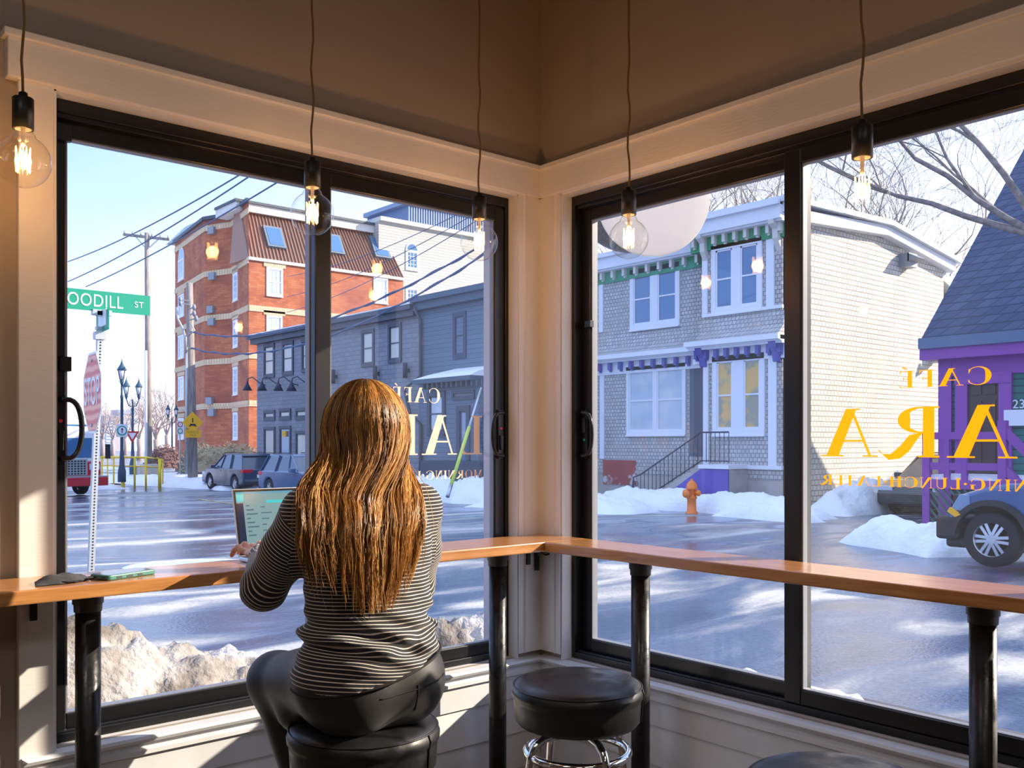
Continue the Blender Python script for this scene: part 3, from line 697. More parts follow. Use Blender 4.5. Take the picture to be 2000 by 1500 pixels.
def mound(p, q, wid, h, seed, lump=0.35, nx=70, ny=26, zoff=0.0, fr=3.0):
    """a ridge of ploughed snow from p to q (x,y)"""
    p = Vector(p); q = Vector(q); d = q-p; L = d.length; d.normalize(); n = Vector((-d.y, d.x)); vs = []; fs = []
    for i in range(nx+1):
        s = i/nx; e = min(1, 6*s*(1-s)+0.0)**0.6 if 0 < s < 1 else 0
        for j in range(ny+1):
            t = j/ny*2-1; w = wid*(0.75+0.35*mnoise.noise(Vector((s*L*0.7, seed, 0))))
            c = p+d*(s*L)+n*(t*w)
            k = max(0, 1-t*t)**0.8*e
            nn = fbm(c.x*fr/3*1.1, c.y*fr/3*1.1, seed)+0.22*fbm(c.x*fr*2.2, c.y*fr*2.2, seed+9, 3)
            z = h*k*(0.8+lump*0.75*nn)+0.02*k
            jx = 0.05*wid*mnoise.noise(Vector((c.x*5, c.y*5, seed+3)))*k; jy = 0.05*wid*mnoise.noise(Vector((c.x*5, c.y*5, seed+7)))*k
            vs.append((c.x+jx, c.y+jy, gz(c.x, c.y)-0.02+max(0, z)+zoff))
    for i in range(nx):
        for j in range(ny): a = i*(ny+1)+j; fs.append((a, a+ny+1, a+ny+2, a+1))
    return MB().add(vs, fs, True)
def snow(label, *a, mat=None, **k):
    o = obj('snow_bank', mound(*a, **k), mat or m_snow); tag(o, label, 'snow bank'); return o
# near banks under the windows
snow('dirty grey ploughed snow bank just outside the left window at its bottom left', (-2.4, 4.3), (2.7, 4.1), 0.75, 1.27, 3, mat=m_dsnow, nx=190, ny=80, lump=0.2, fr=4)
snow('lumpy snow heap low outside the left window, behind the right arm of the seated person', (2.7, 4.9), (4.3, 4.15), 0.5, 0.95, 11, mat=m_dsnow, nx=60, ny=30, fr=5)
for i, (px, py, w, h, lab) in enumerate(((1300, 1296, 0.10, 0.3, 'small white snow lump on the ledge outside the right window, nearest the black post'), (1440, 1322, 0.20, 0.3, 'flat snow patch outside the right window, left of its black middle stile'), (1622, 1362, 0.17, 0.36, 'snow chunk outside the right window just right of the black middle stile'))):
    q = onX(px, py, 3.15)
    m_ = mound((q.x, q.y+w), (q.x, q.y-w), 0.12, 0.12, 30+i, nx=24, ny=12, zoff=(q.z-0.07)-gz(q.x, q.y), fr=12)
    tag(obj('snow_lump', m_, m_snow), lab, 'snow')
ledge = MB().box(2.9, 3.4, 0.3, 3.1, -0.47, onX(1440, 1322, 3.15).z-0.045); o = struct('trim_9', ledge, M('stone_ledge', (0.1, 0.1, 0.12), 0.8))
# banks across the street
def G(px, py, z=None):
    z0 = -0.5
    for _ in range(4):
        p = onZf(px, py, z0); z0 = gz(p.x, p.y)
    return p
def xy(p): return (p.x, p.y)
snow('white snow bank at the kerb below the teal bay, behind the raised shovel', (20.0, 31.5), (20.2, 23.5), 1.3, 1.25, 5)
snow('large sunlit snow bank across the street left of the orange hydrant', (19.0, 23.5), (19.9, 17.4), 1.5, 0.62, 6, nx=90, ny=40)
snow('higher snow bank against the shingled house foundation behind the hydrant', (22.1, 22.0), (21.6, 12.8), 0.8, 0.72, 8, nx=100)
snow('low snow ridge along the kerb right of the orange hydrant', (20.9, 15.6), (20.3, 12.4), 0.6, 0.42, 9)
snow('white snow drift against the long sunlit shingle side wall', (23.0, 13.9), (32.5, 14.2), 1.1, 1.1, 10, nx=100)
snow('shaded snow heap beside the pickup truck front wheel', (17.0, 9.3), (15.6, 6.9), 0.8, 0.62, 12, nx=90, ny=40)
snow('trampled snow strip along the parked cars and the brick building', (16.5, 56.0), (19.6, 36.0), 1.4, 0.55, 14, nx=100)
snow('snow edge on the corner pavement below the yellow railings', (8.5, 46.0), (15.0, 46.5), 1.8, 0.5, 15)
snow('long thin snow strip on the street left of the stop sign pole', (1.6, 15.6), (3.9, 14.9), 0.35, 0.12, 16)
snow('small snow windrow on the asphalt between the phone and the laptop', (4.7, 14.5), (6.6, 13.9), 0.26, 0.09, 17)
# snowy ground beyond the crossing
b = MB(); 
vs = []; fs = []
for i in range(31):
    for j in range(21):
        x = -8+i*1.2; y = 50+j*4.0; vs.append((x, y, gz(x, y)+0.03+0.12*fbm(x*0.3, y*0.15)))
for i in range(30):
    for j in range(20): a = i*21+j; fs.append((a, a+21, a+22, a+1))
b.add(vs, fs, True); tag(obj('snowfield', b, m_snow), 'flat snow covered ground behind the yellow railings', 'snow')
# yellow centre line and the stop bar
m_yl = M('road_paint_yellow', (0.55, 0.42, 0.16), 0.7)
b = MB(); P = [G(385, 975), G(600, 1004)]
def decal(p, q, w, h=0.012):
    d = (q-p).normalized(); n = Vector((-d.y, d.x, 0))*w/2; b = MB(); up = Vector((0, 0, h)); k = 12; vs = []
    for i in range(k+1):
        c = p+(q-p)*i/k; c.z = gz(c.x, c.y)+h; vs += [c-n, c+n]
    return b.add(vs, [(2*i, 2*i+1, 2*i+3, 2*i+2) for i in range(k)])
o = obj('road_line', decal(P[0], P[1], 0.14), m_yl); tag(o, 'faded yellow centre line on the wet street', 'road line')
# ------------------------------------------------------------------ shared outdoor materials
m_white = M('white_painted_wood', (0.80, 0.81, 0.86), 0.6)
m_green = M('green_painted_wood', (0.03, 0.30, 0.15), 0.6)
m_blueglass = M('house_window_glass', (0.06, 0.16, 0.33), 0.05, spec=0.9, coat=1.0)
m_warmglass = M('house_window_with_pale_blind', (0.62, 0.58, 0.50), 0.1, spec=0.8)
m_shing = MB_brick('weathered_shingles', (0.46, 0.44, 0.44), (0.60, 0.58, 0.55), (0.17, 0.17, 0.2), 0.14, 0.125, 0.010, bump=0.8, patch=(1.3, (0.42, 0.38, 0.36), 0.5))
m_shingw = MB_brick('pale_shingles', (0.70, 0.64, 0.55), (0.84, 0.79, 0.71), (0.30, 0.26, 0.22), 0.2, 0.16, 0.014, bump=0.8, patch=(0.9, (0.66, 0.57, 0.48), 0.45))  # paler and warmer than the front wall, for side and rear walls
m_stone = M('foundation_render', (0.50, 0.46, 0.42), 0.85, noise=(2, (0.40, 0.36, 0.33)))
m_redr = M('flaking_red_render', (0.36, 0.06, 0.05), 0.8, noise=(2.2, (0.55, 0.50, 0.50), (1, 1, 1), (0.55, 0.6)))
m_purple = M('purple_paint', (0.28, 0.07, 0.38), 0.5)
m_dpurple = M('deep_violet_paint', (0.12, 0.08, 0.42), 0.6)
m_roofw = M('roof_edge_pale', (0.62, 0.66, 0.70), 0.5)
def house_window(root, fac, rect, fw=0.11, cols=2, rail=True, frame=m_white, glass=m_blueglass, mull=0.16, sill=True, o=0.0, name='window', muntin=0):
    a0, a1, z0, z1 = rect; lo, hi = min(a0, a1), max(a0, a1)
    b = MB(); B = lambda *q: fac.box(b, *q)
    B(lo, lo+fw, z0, z1, o-0.02, o+0.06); B(hi-fw, hi, z0, z1, o-0.02, o+0.06); B(lo+0.004, hi-0.004, z1-fw, z1+0.004, o-0.015, o+0.07); B(lo+0.004, hi-0.004, z0-0.004, z0+fw, o-0.015, o+0.065)
    if sill: B(lo, hi, z0-0.05, z0, o-0.02, o+0.11)
    W_ = (hi-lo-2*fw-(cols-1)*mull)/cols; sw = min(0.05, fw*0.6)
    for c in range(cols):
        x0 = lo+fw+c*(W_+mull); x1 = x0+W_
        if c: B(x0-mull, x0, z0+fw, z1-fw, o-0.02, o+0.05)
        B(x0, x0+sw, z0+fw, z1-fw, o-0.02, o+0.03); B(x1-sw, x1, z0+fw, z1-fw, o-0.02, o+0.03)
        B(x0, x1, z1-fw-sw, z1-fw, o-0.02, o+0.03); B(x0, x1, z0+fw, z0+fw+sw*1.4, o-0.02, o+0.035)
        if rail: zm = (z0+z1)/2; B(x0, x1, zm-sw/2, zm+sw/2, o-0.02, o+0.035)
        if muntin:
            for i in range(1, muntin): xx = x0+(x1-x0)*i/muntin; B(xx-0.015, xx+0.015, z0+fw, z1-fw, o-0.02, o+0.02)
            for i in range(1, 4):
                zz_ = z0+fw+(z1-z0-2*fw)*i/4; B(x0, x1, zz_-0.015, zz_+0.015, o-0.02, o+0.02)
    w = obj(name, b, frame, root)
    g = MB(); fac.box(g, lo+fw*0.8, hi-fw*0.8, z0+fw*0.8, z1-fw*0.8, o-0.06, o+0.005); obj('pane', g, glass, w)
    return w
# ================================================================== shingled house (front faces the street, side wall in the sun)
XH = 23.5; f1 = Fac('X', XH); f0 = Fac('X', XH+0.75); fs_ = Fac('Y', 15.4)
yr = 15.4; yb, _ = f1.px(1374, 500); ylf, _ = f0.px(1168, 500); yl = ylf+1.5
sh = thing('house', (26.5, 19.5, gz(26, 19)), 'weathered shingled two storey house with white pair windows and green dentil cornice', 'house')
ztop1 = f1.px(1524, 398)[1]; zc0 = f0.px(1340, 470)[1]
zg = -1.0
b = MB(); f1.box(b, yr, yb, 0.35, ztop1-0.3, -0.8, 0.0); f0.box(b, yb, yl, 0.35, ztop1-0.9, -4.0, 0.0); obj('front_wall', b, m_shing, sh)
# long side wall with its low pitched top
xs0, xe = XH, onY(1843, 505, 15.4).x; zpk = onY(1720, 447, 15.4); zfr = onY(1562, 420, 15.4); zend = onY(1843, 515, 15.4)
b = MB(); poly = [(XH+0.03, zg), (XH+0.03, ztop1-0.25), (zfr.x, zfr.z), (zpk.x, zpk.z), (xe, zend.z), (xe, zg)]
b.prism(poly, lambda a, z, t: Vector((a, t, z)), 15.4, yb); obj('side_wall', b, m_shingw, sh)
b = MB(); 
for (p, q) in (((XH-0.3, ztop1-0.0), (zfr.x, zfr.z+0.06)), ((zfr.x-0.1, zfr.z+0.06), (zpk.x, zpk.z+0.06)), ((zpk.x, zpk.z+0.06), (xe+0.3, zend.z+0.02))):
    b.hexa([(p[0], 15.1, p[1]-0.32), (q[0], 15.1, q[1]-0.32), (q[0], 15.42, q[1]-0.32), (p[0], 15.42, p[1]-0.32), (p[0], 15.1, p[1]), (q[0], 15.1, q[1]), (q[0], 15.42, q[1]), (p[0], 15.42, p[1])])
obj('rake_board', b, m_white, sh)
b = MB()
for (p, q) in (((XH-0.42, ztop1+0.05), (zpk.x, zpk.z+0.14)), ((zpk.x, zpk.z+0.14), (xe+0.5, zend.z+0.1))):
    b.hexa([(p[0], 14.95, p[1]-0.1), (q[0], 14.95, q[1]-0.1), (q[0], yb+4, q[1]-0.1), (p[0], yb+4, p[1]-0.1), (p[0], 14.95, p[1]+0.06), (q[0], 14.95, q[1]+0.06), (q[0], yb+4, q[1]+0.06), (p[0], yb+4, p[1]+0.06)])
obj('roof', b, m_roofw, sh)
# rear extension
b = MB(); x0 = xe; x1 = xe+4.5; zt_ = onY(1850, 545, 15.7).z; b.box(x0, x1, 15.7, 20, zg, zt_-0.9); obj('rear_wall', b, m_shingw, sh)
b = MB(); b.hexa([(x0, 15.4, zt_-0.2), (x1, 15.4, zt_-1.5), (x1, 20, zt_-1.5), (x0, 20, zt_-0.2), (x0, 15.4, zt_+0.15), (x1, 15.4, zt_-1.1), (x1, 20, zt_-1.1), (x0, 20, zt_+0.15)]); obj('rear_roof', b, m_roofw, sh)
# cornices
def cornice(fac, a0, a1, zt, hw, hf, proj, ndent, matf, matd, root, friezedepth=0.0):
    b = MB(); fac.box(b, a0, a1, zt-hw, zt, -0.1, proj); fac.box(b, a0, a1, zt-0.12, zt+0.03, -0.1, proj+0.12); fac.box(b, a0, a1, zt-hw-0.06, zt-hw, -0.1, proj*0.8); c = obj('cornice', b, m_white, root)
    b = MB(); fac.box(b, a0, a1, zt-hw-hf-0.05, zt-hw-0.05, -0.1, 0.07); obj('frieze', b, matf, c)
    lo, hi = min(a0, a1), max(a0, a1)
    for i in range(ndent):
        b = MB(); a = lo+(hi-lo)*(i+0.5)/ndent; fac.box(b, a-0.055, a+0.055, zt-hw-0.32, zt-hw-0.05, 0.07, 0.22); fac.box(b, a-0.04, a+0.04, zt-hw-0.38, zt-hw-0.3, 0.07, 0.14)
        obj('dentil', b, matd, c)
m_cream = M('bracket_cream', (0.70, 0.66, 0.60), 0.6)
cornice(f1, yr-0.2, yb+0.45, ztop1, 0.50, 0.42, 0.42, 9, m_green, m_cream, sh)
cornice(f0, yb+0.45, yl, zc0, 0.50, 0.40, 0.42, 12, m_green, m_cream, sh)
for (fac, a, z) in ((f1, yr+0.12, ztop1-0.5), (f1, yb-0.1, ztop1-0.5)):
    b = MB(); b.prism([(0, 0), (0.42, 0), (0.40, -0.12), (0.22, -0.25), (0.2, -0.5), (0.0, -0.85)], lambda o, zz_, t: fac.p(t, z+zz_, o), a-0.09, a+0.09); obj('corner_bracket', b, m_cream, sh)
# mid skirt roofs and lower cornices
zl1 = f1.px(1400, 669)[1]; zl0 = f0.px(1200, 697)[1]
def skirt(fac, a0, a1, zt, h, proj):
    b = MB(); b.prism([(0, zt+h), (0.02, zt+h), (0.12, zt+h*0.4), (proj, zt), (0, zt)], lambda o, z, t: fac.p(t, z, o), min(a0, a1), max(a0, a1)); obj('skirt_shingles', b, m_shing, sh)
skirt(f1, yr-0.1, yb+0.1, zl1, 0.75, 0.42); skirt(f0, yb+0.1, yl, zl0, 0.75, 0.42)
m_violet = M('violet_bracket', (0.10, 0.10, 0.42), 0.6)
cornice(f1, yr-0.2, yb+0.35, zl1, 0.16, 0.42, 0.42, 9, m_white, m_violet, sh)
cornice(f0, yb+0.35, yl, zl0, 0.16, 0.42, 0.42, 13, m_white, m_violet, sh)
for a in (yr+0.14, yb-0.05):
    b = MB(); b.prism([(0, 0), (0.36, 0), (0.3, -0.15), (0.16, -0.3), (0.1, -0.55), (0.0, -0.6)], lambda o, zz_, t: f1.p(t, zl1-0.16+zz_, o), a-0.12, a+0.12); obj('corner_bracket', b, m_violet, sh)
# corner boards
for (fac, p0_, p1_, y0_, y1_) in ((f1, 1373, 1383, 483, 618), (f1, 1498, 1513, 458, 604), (f0, 1171, 1179, 525, 650), (f1, 1375, 1385, 705, 910), (f1, 1502, 1518, 692, 910), (f0, 1173, 1181, 727, 896)):
    b = MB(); r_ = pxrect(fac, p0_, p1_, y0_, y1_); fac.box(b, *r_, -0.02, 0.05); obj('corner_board', b, m_white, sh)
b = MB(); r_ = pxrect(f1, 1373, 1522, 907, 914); f1.box(b, r_[0], 15.38, r_[2], r_[3], -0.02, 0.07)
r_ = pxrect(f1, 1373, 1530, 615, 621); f1.box(b, r_[0], r_[1], r_[2], r_[3], -0.02, 0.06)
obj('belt_board', b, m_white, sh)
house_window(sh, f0, pxrect(f0, 1232, 1329, 529, 646), 0.16, mull=0.3)
house_window(sh, f1, pxrect(f1, 1391, 1490, 482, 616), 0.16, mull=0.3)
m_gl_y = M('house_window_painted_reflection', (0.35, 0.33, 0.22), 0.08, noise=(1.6, (0.75, 0.45, 0.12), (1, 1, 1), (0.5, 0.6)))  # warm patches paint a sun reflection into the pane colour
m_gl_pale = M('house_window_with_curtain', (0.42, 0.52, 0.62), 0.1, noise=(1.2, (0.62, 0.66, 0.68)))
house_window(sh, f0, pxrect(f0, 1225, 1341, 718, 850), 0.12, mull=0.16, glass=m_gl_pale)
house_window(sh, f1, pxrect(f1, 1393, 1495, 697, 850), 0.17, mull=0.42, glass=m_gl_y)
# foundation, red patch, vent, door
r_ = pxrect(f1, 1375, 1522, 914, 990); b = MB(); f1.box(b, r_[0], 15.40, zg, 0.36, -0.8, -0.02); f0.box(b, yb, yl, zg, 0.36, -1, -0.02); obj('foundation', b, m_stone, sh)
r_ = pxrect(f0, 1178, 1243, 898, 945); b = MB(); f0.box(b, *r_, -0.03, 0.01); obj('red_render', b, m_redr, sh)
r_ = pxrect(f1, 1417, 1457, 919, 948); b = MB(); f1.box(b, *r_, -0.03, 0.0); v_ = obj('cellar_window', b, M('dark_cellar_glass', (0.04, 0.06, 0.07), 0.2), sh)
b = MB()
for i in range(4): a = r_[0]+(r_[1]-r_[0])*i/3; f1.box(b, a-0.02, a+0.02, r_[2], r_[3], -0.02, 0.04)
for i in range(3): z = r_[2]+(r_[3]-r_[2])*i/2; f1.box(b, r_[0], r_[1], z-0.02, z+0.02, -0.02, 0.04)
obj('grille', b, m_stone, v_)
r_ = pxrect(f0, 1348, 1374, 706, 890); b = MB(); f0.box(b, *r_, -0.1, 0.03); obj('door', b, M('dark_entry_door', (0.10, 0.11, 0.16), 0.5), sh)
b = MB(); p = onY(1775, 508, 15.2); b.box(p.x-0.3, p.x+0.3, 15.05, 15.4, p.z-0.25, p.z+0.2); b.prism([(0, 0), (0.35, -0.2), (0, -0.3)], lambda o, z, t: Vector((t, 15.1-o, p.z+0.2+z)), p.x-0.3, p.x+0.3); obj('wall_vent', b, M('vent_grey', (0.28, 0.3, 0.34), 0.5), sh)
b = MB(); p = onY(1822, 698, 15.3); b.box(p.x-0.1, p.x+0.25, 15.1, 15.4, p.z-0.2, p.z+0.2)
b.lathe([(0.05, 0), (0.16, -0.3)], (p.x-0.05, 14.95, p.z+0.1), 10); obj('flood_light', b, M('lamp_grey', (0.5, 0.5, 0.52), 0.4), sh)
# steps with purple side and iron railing
st = thing('entry_steps', (XH-0.6, 19.5, gz(22, 19)), 'stone entry steps with violet side panel climbing to the shingled house', 'steps')
nst = 6; y_lo, y_hi = 20.0, 17.6; zb_ = gz(22, 19); zt_ = 0.75; x0, x1 = XH-0.9, XH+0.7
prof = [(y_lo, zb_)]
for i in range(nst):
    z = zb_+(zt_-zb_)*(i+1)/nst; y = y_lo+(y_hi-y_lo)*i/nst; prof += [(y, z), (y_lo+(y_hi-y_lo)*(i+1)/nst, z)]
prof += [(y_hi-1.0, zt_), (y_hi-1.0, zb_)]
b = MB(); b.prism(prof, lambda a, z, t: Vector((t, a, z)), x0, x1); obj('treads', b, m_stone, st)
b = MB(); b.prism([(y_lo-0.4, zb_), (y_hi, zt_-0.1), (y_hi-1.0, zt_-0.1), (y_hi-1.0, zb_)], lambda a, z, t: Vector((t, a, z)), x0-0.06, x0); obj('side_panel', b, m_dpurple, st)
b = MB(); b.box(x0-0.1, x1, y_hi-1.05, y_hi+0.05, zt_-0.08, zt_+0.04); obj('landing', b, m_white, st)
m_iron = M('dark_iron', (0.02, 0.03, 0.06), 0.5)
b = MB(); rz = lambda y: zb_+(zt_-zb_)*min(1, max(0, (y_lo-y)/(y_lo-y_hi)))
top = [(x0-0.02, y_lo+0.35, zb_+0.45), (x0-0.02, y_lo+0.3, zb_+0.9), (x0-0.02, y_lo, rz(y_lo)+1.0), (x0-0.02, y_hi, zt_+1.0), (x0-0.02, y_hi-1.0, zt_+1.0)]
b.tube(top, 0.025, 6); b.tube([(x0-0.02, y_lo, rz(y_lo)+0.15), (x0-0.02, y_hi, zt_+0.15), (x0-0.02, y_hi-1.0, zt_+0.15)], 0.02, 6)
for i in range(22):
    y = y_lo+0.0-(y_lo-y_hi+1.0)*i/21; b.tube([(x0-0.02, y, rz(y)+0.1), (x0-0.02, y, rz(y)+1.0)], 0.012, 5)
b.tube([(x0-0.02, y_lo+0.3, zb_), (x0-0.02, y_lo+0.3, zb_+0.9)], 0.02, 5)
for k in range(3):
    cc = Vector((x0-0.02, y_lo+0.18, zb_+0.25+0.22*k)); b.tube([cc+Vector((0, 0.11*math.cos(a*0.5)*(1-a/20), 0.1*math.sin(a*0.5)*(1-a/20))) for a in range(16)], 0.012, 5)
obj('railing', b, m_iron, st, label='dark wrought iron railing with scrolls')
# ================================================================== green house with purple trim (right)
f2 = Fac('X', 22.5); yL = f2.px(1836, 700)[0]; yR = yL-9.5
gh = thing('house', (26, 6, gz(26, 8)), 'dark green house with purple trim and a steep dark blue roof', 'house')
m_gw = MB_brick('green_clapboard', (0.04, 0.16, 0.15), (0.045, 0.18, 0.165), (0.015, 0.06, 0.07), 8.0, 0.16, 0.012, bump=0.6)
m_roofb = MB_brick('slate_blue_shingle_roof', (0.045, 0.065, 0.13), (0.07, 0.095, 0.17), (0.025, 0.035, 0.08), 0.35, 0.22, 0.015, bump=0.5)
zev = f2.px(1822, 655)[1]
b = MB(); b.box(22.5, 33, yR, yL, zg, zev); obj('wall', b, m_gw, gh)
rt = at(1990, 318, 29.5); ridge_x = 28.6; ridge_z = zev+6.1
b = MB(); b.prism([(22.05, zev-0.12), (ridge_x, ridge_z), (ridge_x+6.0, zev-0.12), (ridge_x+6.0, zev-0.35), (22.05, zev-0.35)], lambda a, z, t: Vector((a, t, z)), yL+0.25, yR); obj('roof', b, m_roofb, gh)
b = MB(); f2.box(b, yL+0.3, yR, zev-0.36, zev-0.1, -0.1, 0.5); g_ = obj('gutter', b, M('gutter_blue_grey', (0.12, 0.17, 0.28), 0.4), gh)
b = MB(); f2.box(b, yL+0.3, yR, zev-0.62, zev-0.36, -0.1, 0.42); f2.box(b, yL, yR, zev-1.02, zev-0.62, -0.1, 0.06)
f2.box(b, yL+0.01, yL-0.30, zg, zev-0.6, -0.05, 0.075); obj('trim_board', b, m_purple, gh)
b = MB(); a0, a1, z0, z1 = pxrect(f2, 1868, 1978, 732, 935); 
f2.box(b, a0, a0-0.28, z0, z1, -0.02, 0.08); f2.box(b, a1+0.28, a1, z0, z1, -0.02, 0.08); f2.box(b, a0+0.01, a1-0.01, z1-0.25, z1+0.01, -0.03, 0.1)
dfm = obj('door_frame', b, m_purple, gh)
b = MB(); f2.box(b, a0-0.28, a1+0.28, z0, z1-0.25, -0.05, 0.02)
for i in range(2):
    for j, (q0, q1) in enumerate(((0.80, 0.93), (0.45, 0.74), (0.1, 0.38))):
        w_ = (a1-a0)+0.56; aa = a0-0.28+w_*(0.12+0.45*i); f2.box(b, aa, aa+w_*0.32, z0+(z1-z0)*q0, z0+(z1-z0)*q1, 0.02, 0.045)
dr = obj('door', b, M('brown_front_door', (0.07, 0.04, 0.035), 0.4), gh)
b = MB(); c = f2.p((a0+a1)/2, z0+(z1-z0)*0.68, 0.05); b.lathe([(0.05, -0.03), (0.09, 0.0), (0.05, 0.03)], c, 12, 'X'); obj('knocker', b, m_alu, dr)
tm = textmesh('23', 0.28, 0.01); q = f2.p(*f2.px(1991, 790), 0.03); tm.tf(Matrix.Translation(q) @ Matrix.Rotation(-PI/2, 4, 'Z') @ Matrix.Rotation(PI/2, 4, 'X')); obj('house_number', tm, m_white, gh)
a_, z_ = f2.px(1993, 816); b = MB(); f2.box(b, a_+0.3, a_-0.3, z_-0.18, z_+0.18, 0, 0.15); obj('mailbox', b, m_white, gh)
# porch
b = MB(); pf = Fac('X', 20.9); zf = pf.px(1810, 936)[1]; ya = pf.px(1801, 850)[0]; pb = ya-6
pf.box(b, ya-0.01, pb, zf-0.2, zf, -1.58, -0.015); 
for k in range(3): pf.box(b, ya, ya-0.16, zg, zf+1.05, -1.58 if k == 1 else -0.16, 0.0) if k == 0 else None
for px in (1948, ): a = pf.px(px, 900)[0]; pf.box(b, a, a-0.17, zg, zf+1.3, -0.16, 0)
for zq in (zf+0.98, zf+0.30): pf.box(b, ya-0.02, pf.px(1948, 900)[0], zq-0.08, zq+0.08, -0.11, -0.03)
b.box(20.9, 22.5, ya-0.14, ya, zf+0.9, zf+1.05)
a = pf.px(1948, 900)[0]
b.bar(pf.p(a, zf+1.2, -0.08), pf.p(a-2.2, zg+0.5, -0.08), 0.12, 0.16); b.bar(pf.p(a, zf+0.4, -0.08), pf.p(a-2.2, zg-0.3, -0.08), 0.12, 0.16)
for px in (1842, 1876): a = pf.px(px, 900)[0]; pf.box(b, a, a-0.12, zf, zf+0.95, -0.12, -0.02)
obj('porch', b, m_purple, gh)
b = MB(); pf.box(b, ya-0.05, pb, zf, zf+0.1, -1.58, -0.1); obj('porch_snow', b, m_snow, gh)
m_lat = M('green_lattice', (0.04, 0.15, 0.13), 0.6); b = MB()
hl = zf-0.2-(zg+0.2)
for i in range(26):
    a0_ = ya-0.12-i*0.16
    for sg in (1, -1):
        a1_ = a0_-sg*hl*0.8; z1_ = zf-0.2
        if a1_ > ya-0.1: z1_ = zg+0.2+hl*(a0_-(ya-0.1))/(a0_-a1_) if sg > 0 else zg+0.2+hl*((ya-0.1)-a0_)/(a1_-a0_); a1_ = ya-0.1
        b.bar(pf.p(a0_, zg+0.2, -0.05), pf.p(a1_, z1_, -0.05), 0.045, 0.03, Vector((1, 0, 0)))
obj('lattice', b, m_lat, gh)
# ================================================================== grey clapboard shop building and its teal-grey neighbour
XG = 22.2; fg = Fac('X', XG); yg0 = fg.px(502, 700)[0]; yg1 = fg.px(818, 700)[0]; yg2 = 26.2
m_gs = MB_brick('grey_painted_shingles', (0.24, 0.25, 0.29), (0.28, 0.29, 0.33), (0.16, 0.17, 0.20), 0.45, 0.2, 0.012, bump=0.4)
m_gt = MB_brick('slate_blue_clapboard', (0.13, 0.19, 0.26), (0.145, 0.205, 0.28), (0.08, 0.12, 0.18), 6.0, 0.18, 0.012, bump=0.4)
m_dtrim = M('charcoal_trim', (0.06, 0.07, 0.10), 0.5)
gb = thing('building', (XG+3, 40, gz(22, 40)), 'low grey clapboard shop building with gooseneck lamps over its doors', 'building')
zgt = fg.px(502, 668)[1]; zgt = 6.95
b = MB(); b.box(XG, XG+14, yg1, yg0, -1.2, zgt); obj('wall', b, m_gs, gb)
b = MB(); b.box(XG-0.45, XG+14, yg1, yg0+0.35, zgt-0.02, zgt+0.18); b.box(XG-0.3, XG+14, yg1, yg0+0.2, zgt-0.28, zgt-0.02); obj('eave', b, m_dtrim, gb)
b = MB(); b.box(XG-0.42, XG+13, yg1, yg0+0.2, zgt+0.18, zgt+0.24); obj('roof_snow', b, m_snow, gb)
for (p0_, p1_, y0_, y1_, gl) in ((516, 537, 674, 739, m_warmglass), (552, 574, 669, 734, m_warmglass), (590, 606, 664, 728, m_warmglass), (707, 732, 646, 718, m_warmglass), (759, 785, 634, 710, m_warmglass)):
    house_window(gb, fg, pxrect(fg, p0_, p1_, y0_, y1_), 0.14, cols=1, frame=m_dtrim, glass=gl, sill=False)
for (p0_, p1_, y0_, y1_, gl) in ((516, 538, 802, 822, m_warmglass), (516, 538, 834, 900, m_warmglass), (546, 569, 799, 821, m_warmglass), (546, 569, 832, 902, m_blueglass), (578, 602, 798, 820, m_warmglass), (578, 602, 842, 908, m_warmglass), (735, 765, 775, 835, m_blueglass)):
    house_window(gb, fg, pxrect(fg, p0_, p1_, y0_, y1_), 0.14, cols=1, rail=False, frame=m_dtrim, glass=gl, sill=False, name='shop_window')
r_ = pxrect(fg, 554, 561, 842, 853); b = MB(); fg.box(b, *r_, 0, 0.09); obj('yellow_poster', b, M('poster_yellow', (0.8, 0.45, 0.02), 0.6), gb)
for px in (504, 534, 567, 594):
    a, z = fg.px(px+16, 752); b = MB(); pts = [fg.p(a+s*0.9, z+dz, 0.02+o) for s, dz, o in ((0, 0, 0), (0.1, 0.03, 0.15), (0.3, 0.2, 0.35), (0.6, 0.42, 0.5), (0.95, 0.35, 0.6), (1.05, 0.05, 0.6))]
    b.tube(pts, 0.03, 6); e = pts[-1]; b.lathe([(0.05, 0.12), (0.09, 0.0), (0.26, -0.32), (0.24, -0.32)], e, 14); obj('gooseneck_lamp', b, m_iron, gb)
for px, py in ((658, 736), (740, 730), (799, 724)):
    a, z = fg.px(px, py); b = MB(); b.lathe([(0.1, -0.32), (0.1, 0.32)], fg.p(a, z, 0.2), 12); fg.box(b, a-0.05, a+0.05, z-0.08, z+0.08, 0, 0.15); obj('wall_light', b, m_iron, gb)
gt = thing('building', (XG+3, 28, gz(22, 28)), 'slate blue clapboard building with a snow topped bay next to the grey shop building', 'building')
zt2 = 7.15
b = MB(); b.box(XG-0.02, XG+12, yg2, yg1-0.02, -1.2, zt2); obj('wall', b, m_gt, gt)
b = MB(); b.box(XG-0.45, XG+12, yg2, yg1, zt2, zt2+0.22); b.box(XG-0.3, XG+12, yg2, yg1, zt2-0.3, zt2); obj('eave', b, M('teal_trim', (0.05, 0.10, 0.16), 0.5), gt)
b = MB(); a, z = fg.px(823, 600); b.tube([fg.p(a, zt2-0.2, 0.35), fg.p(a-0.1, zt2-0.7, 0.12), fg.p(a-0.1, fg.px(823, 735)[1], 0.12), fg.p(a+0.5, fg.px(823, 745)[1]-0.3, 0.5), fg.p(a+0.5, 2.6, 0.2), fg.p(a-0.1, 2.2, 0.12), fg.p(a-0.1, -0.7, 0.12)], 0.07, 8); obj('downpipe', b, m_dtrim, gt)
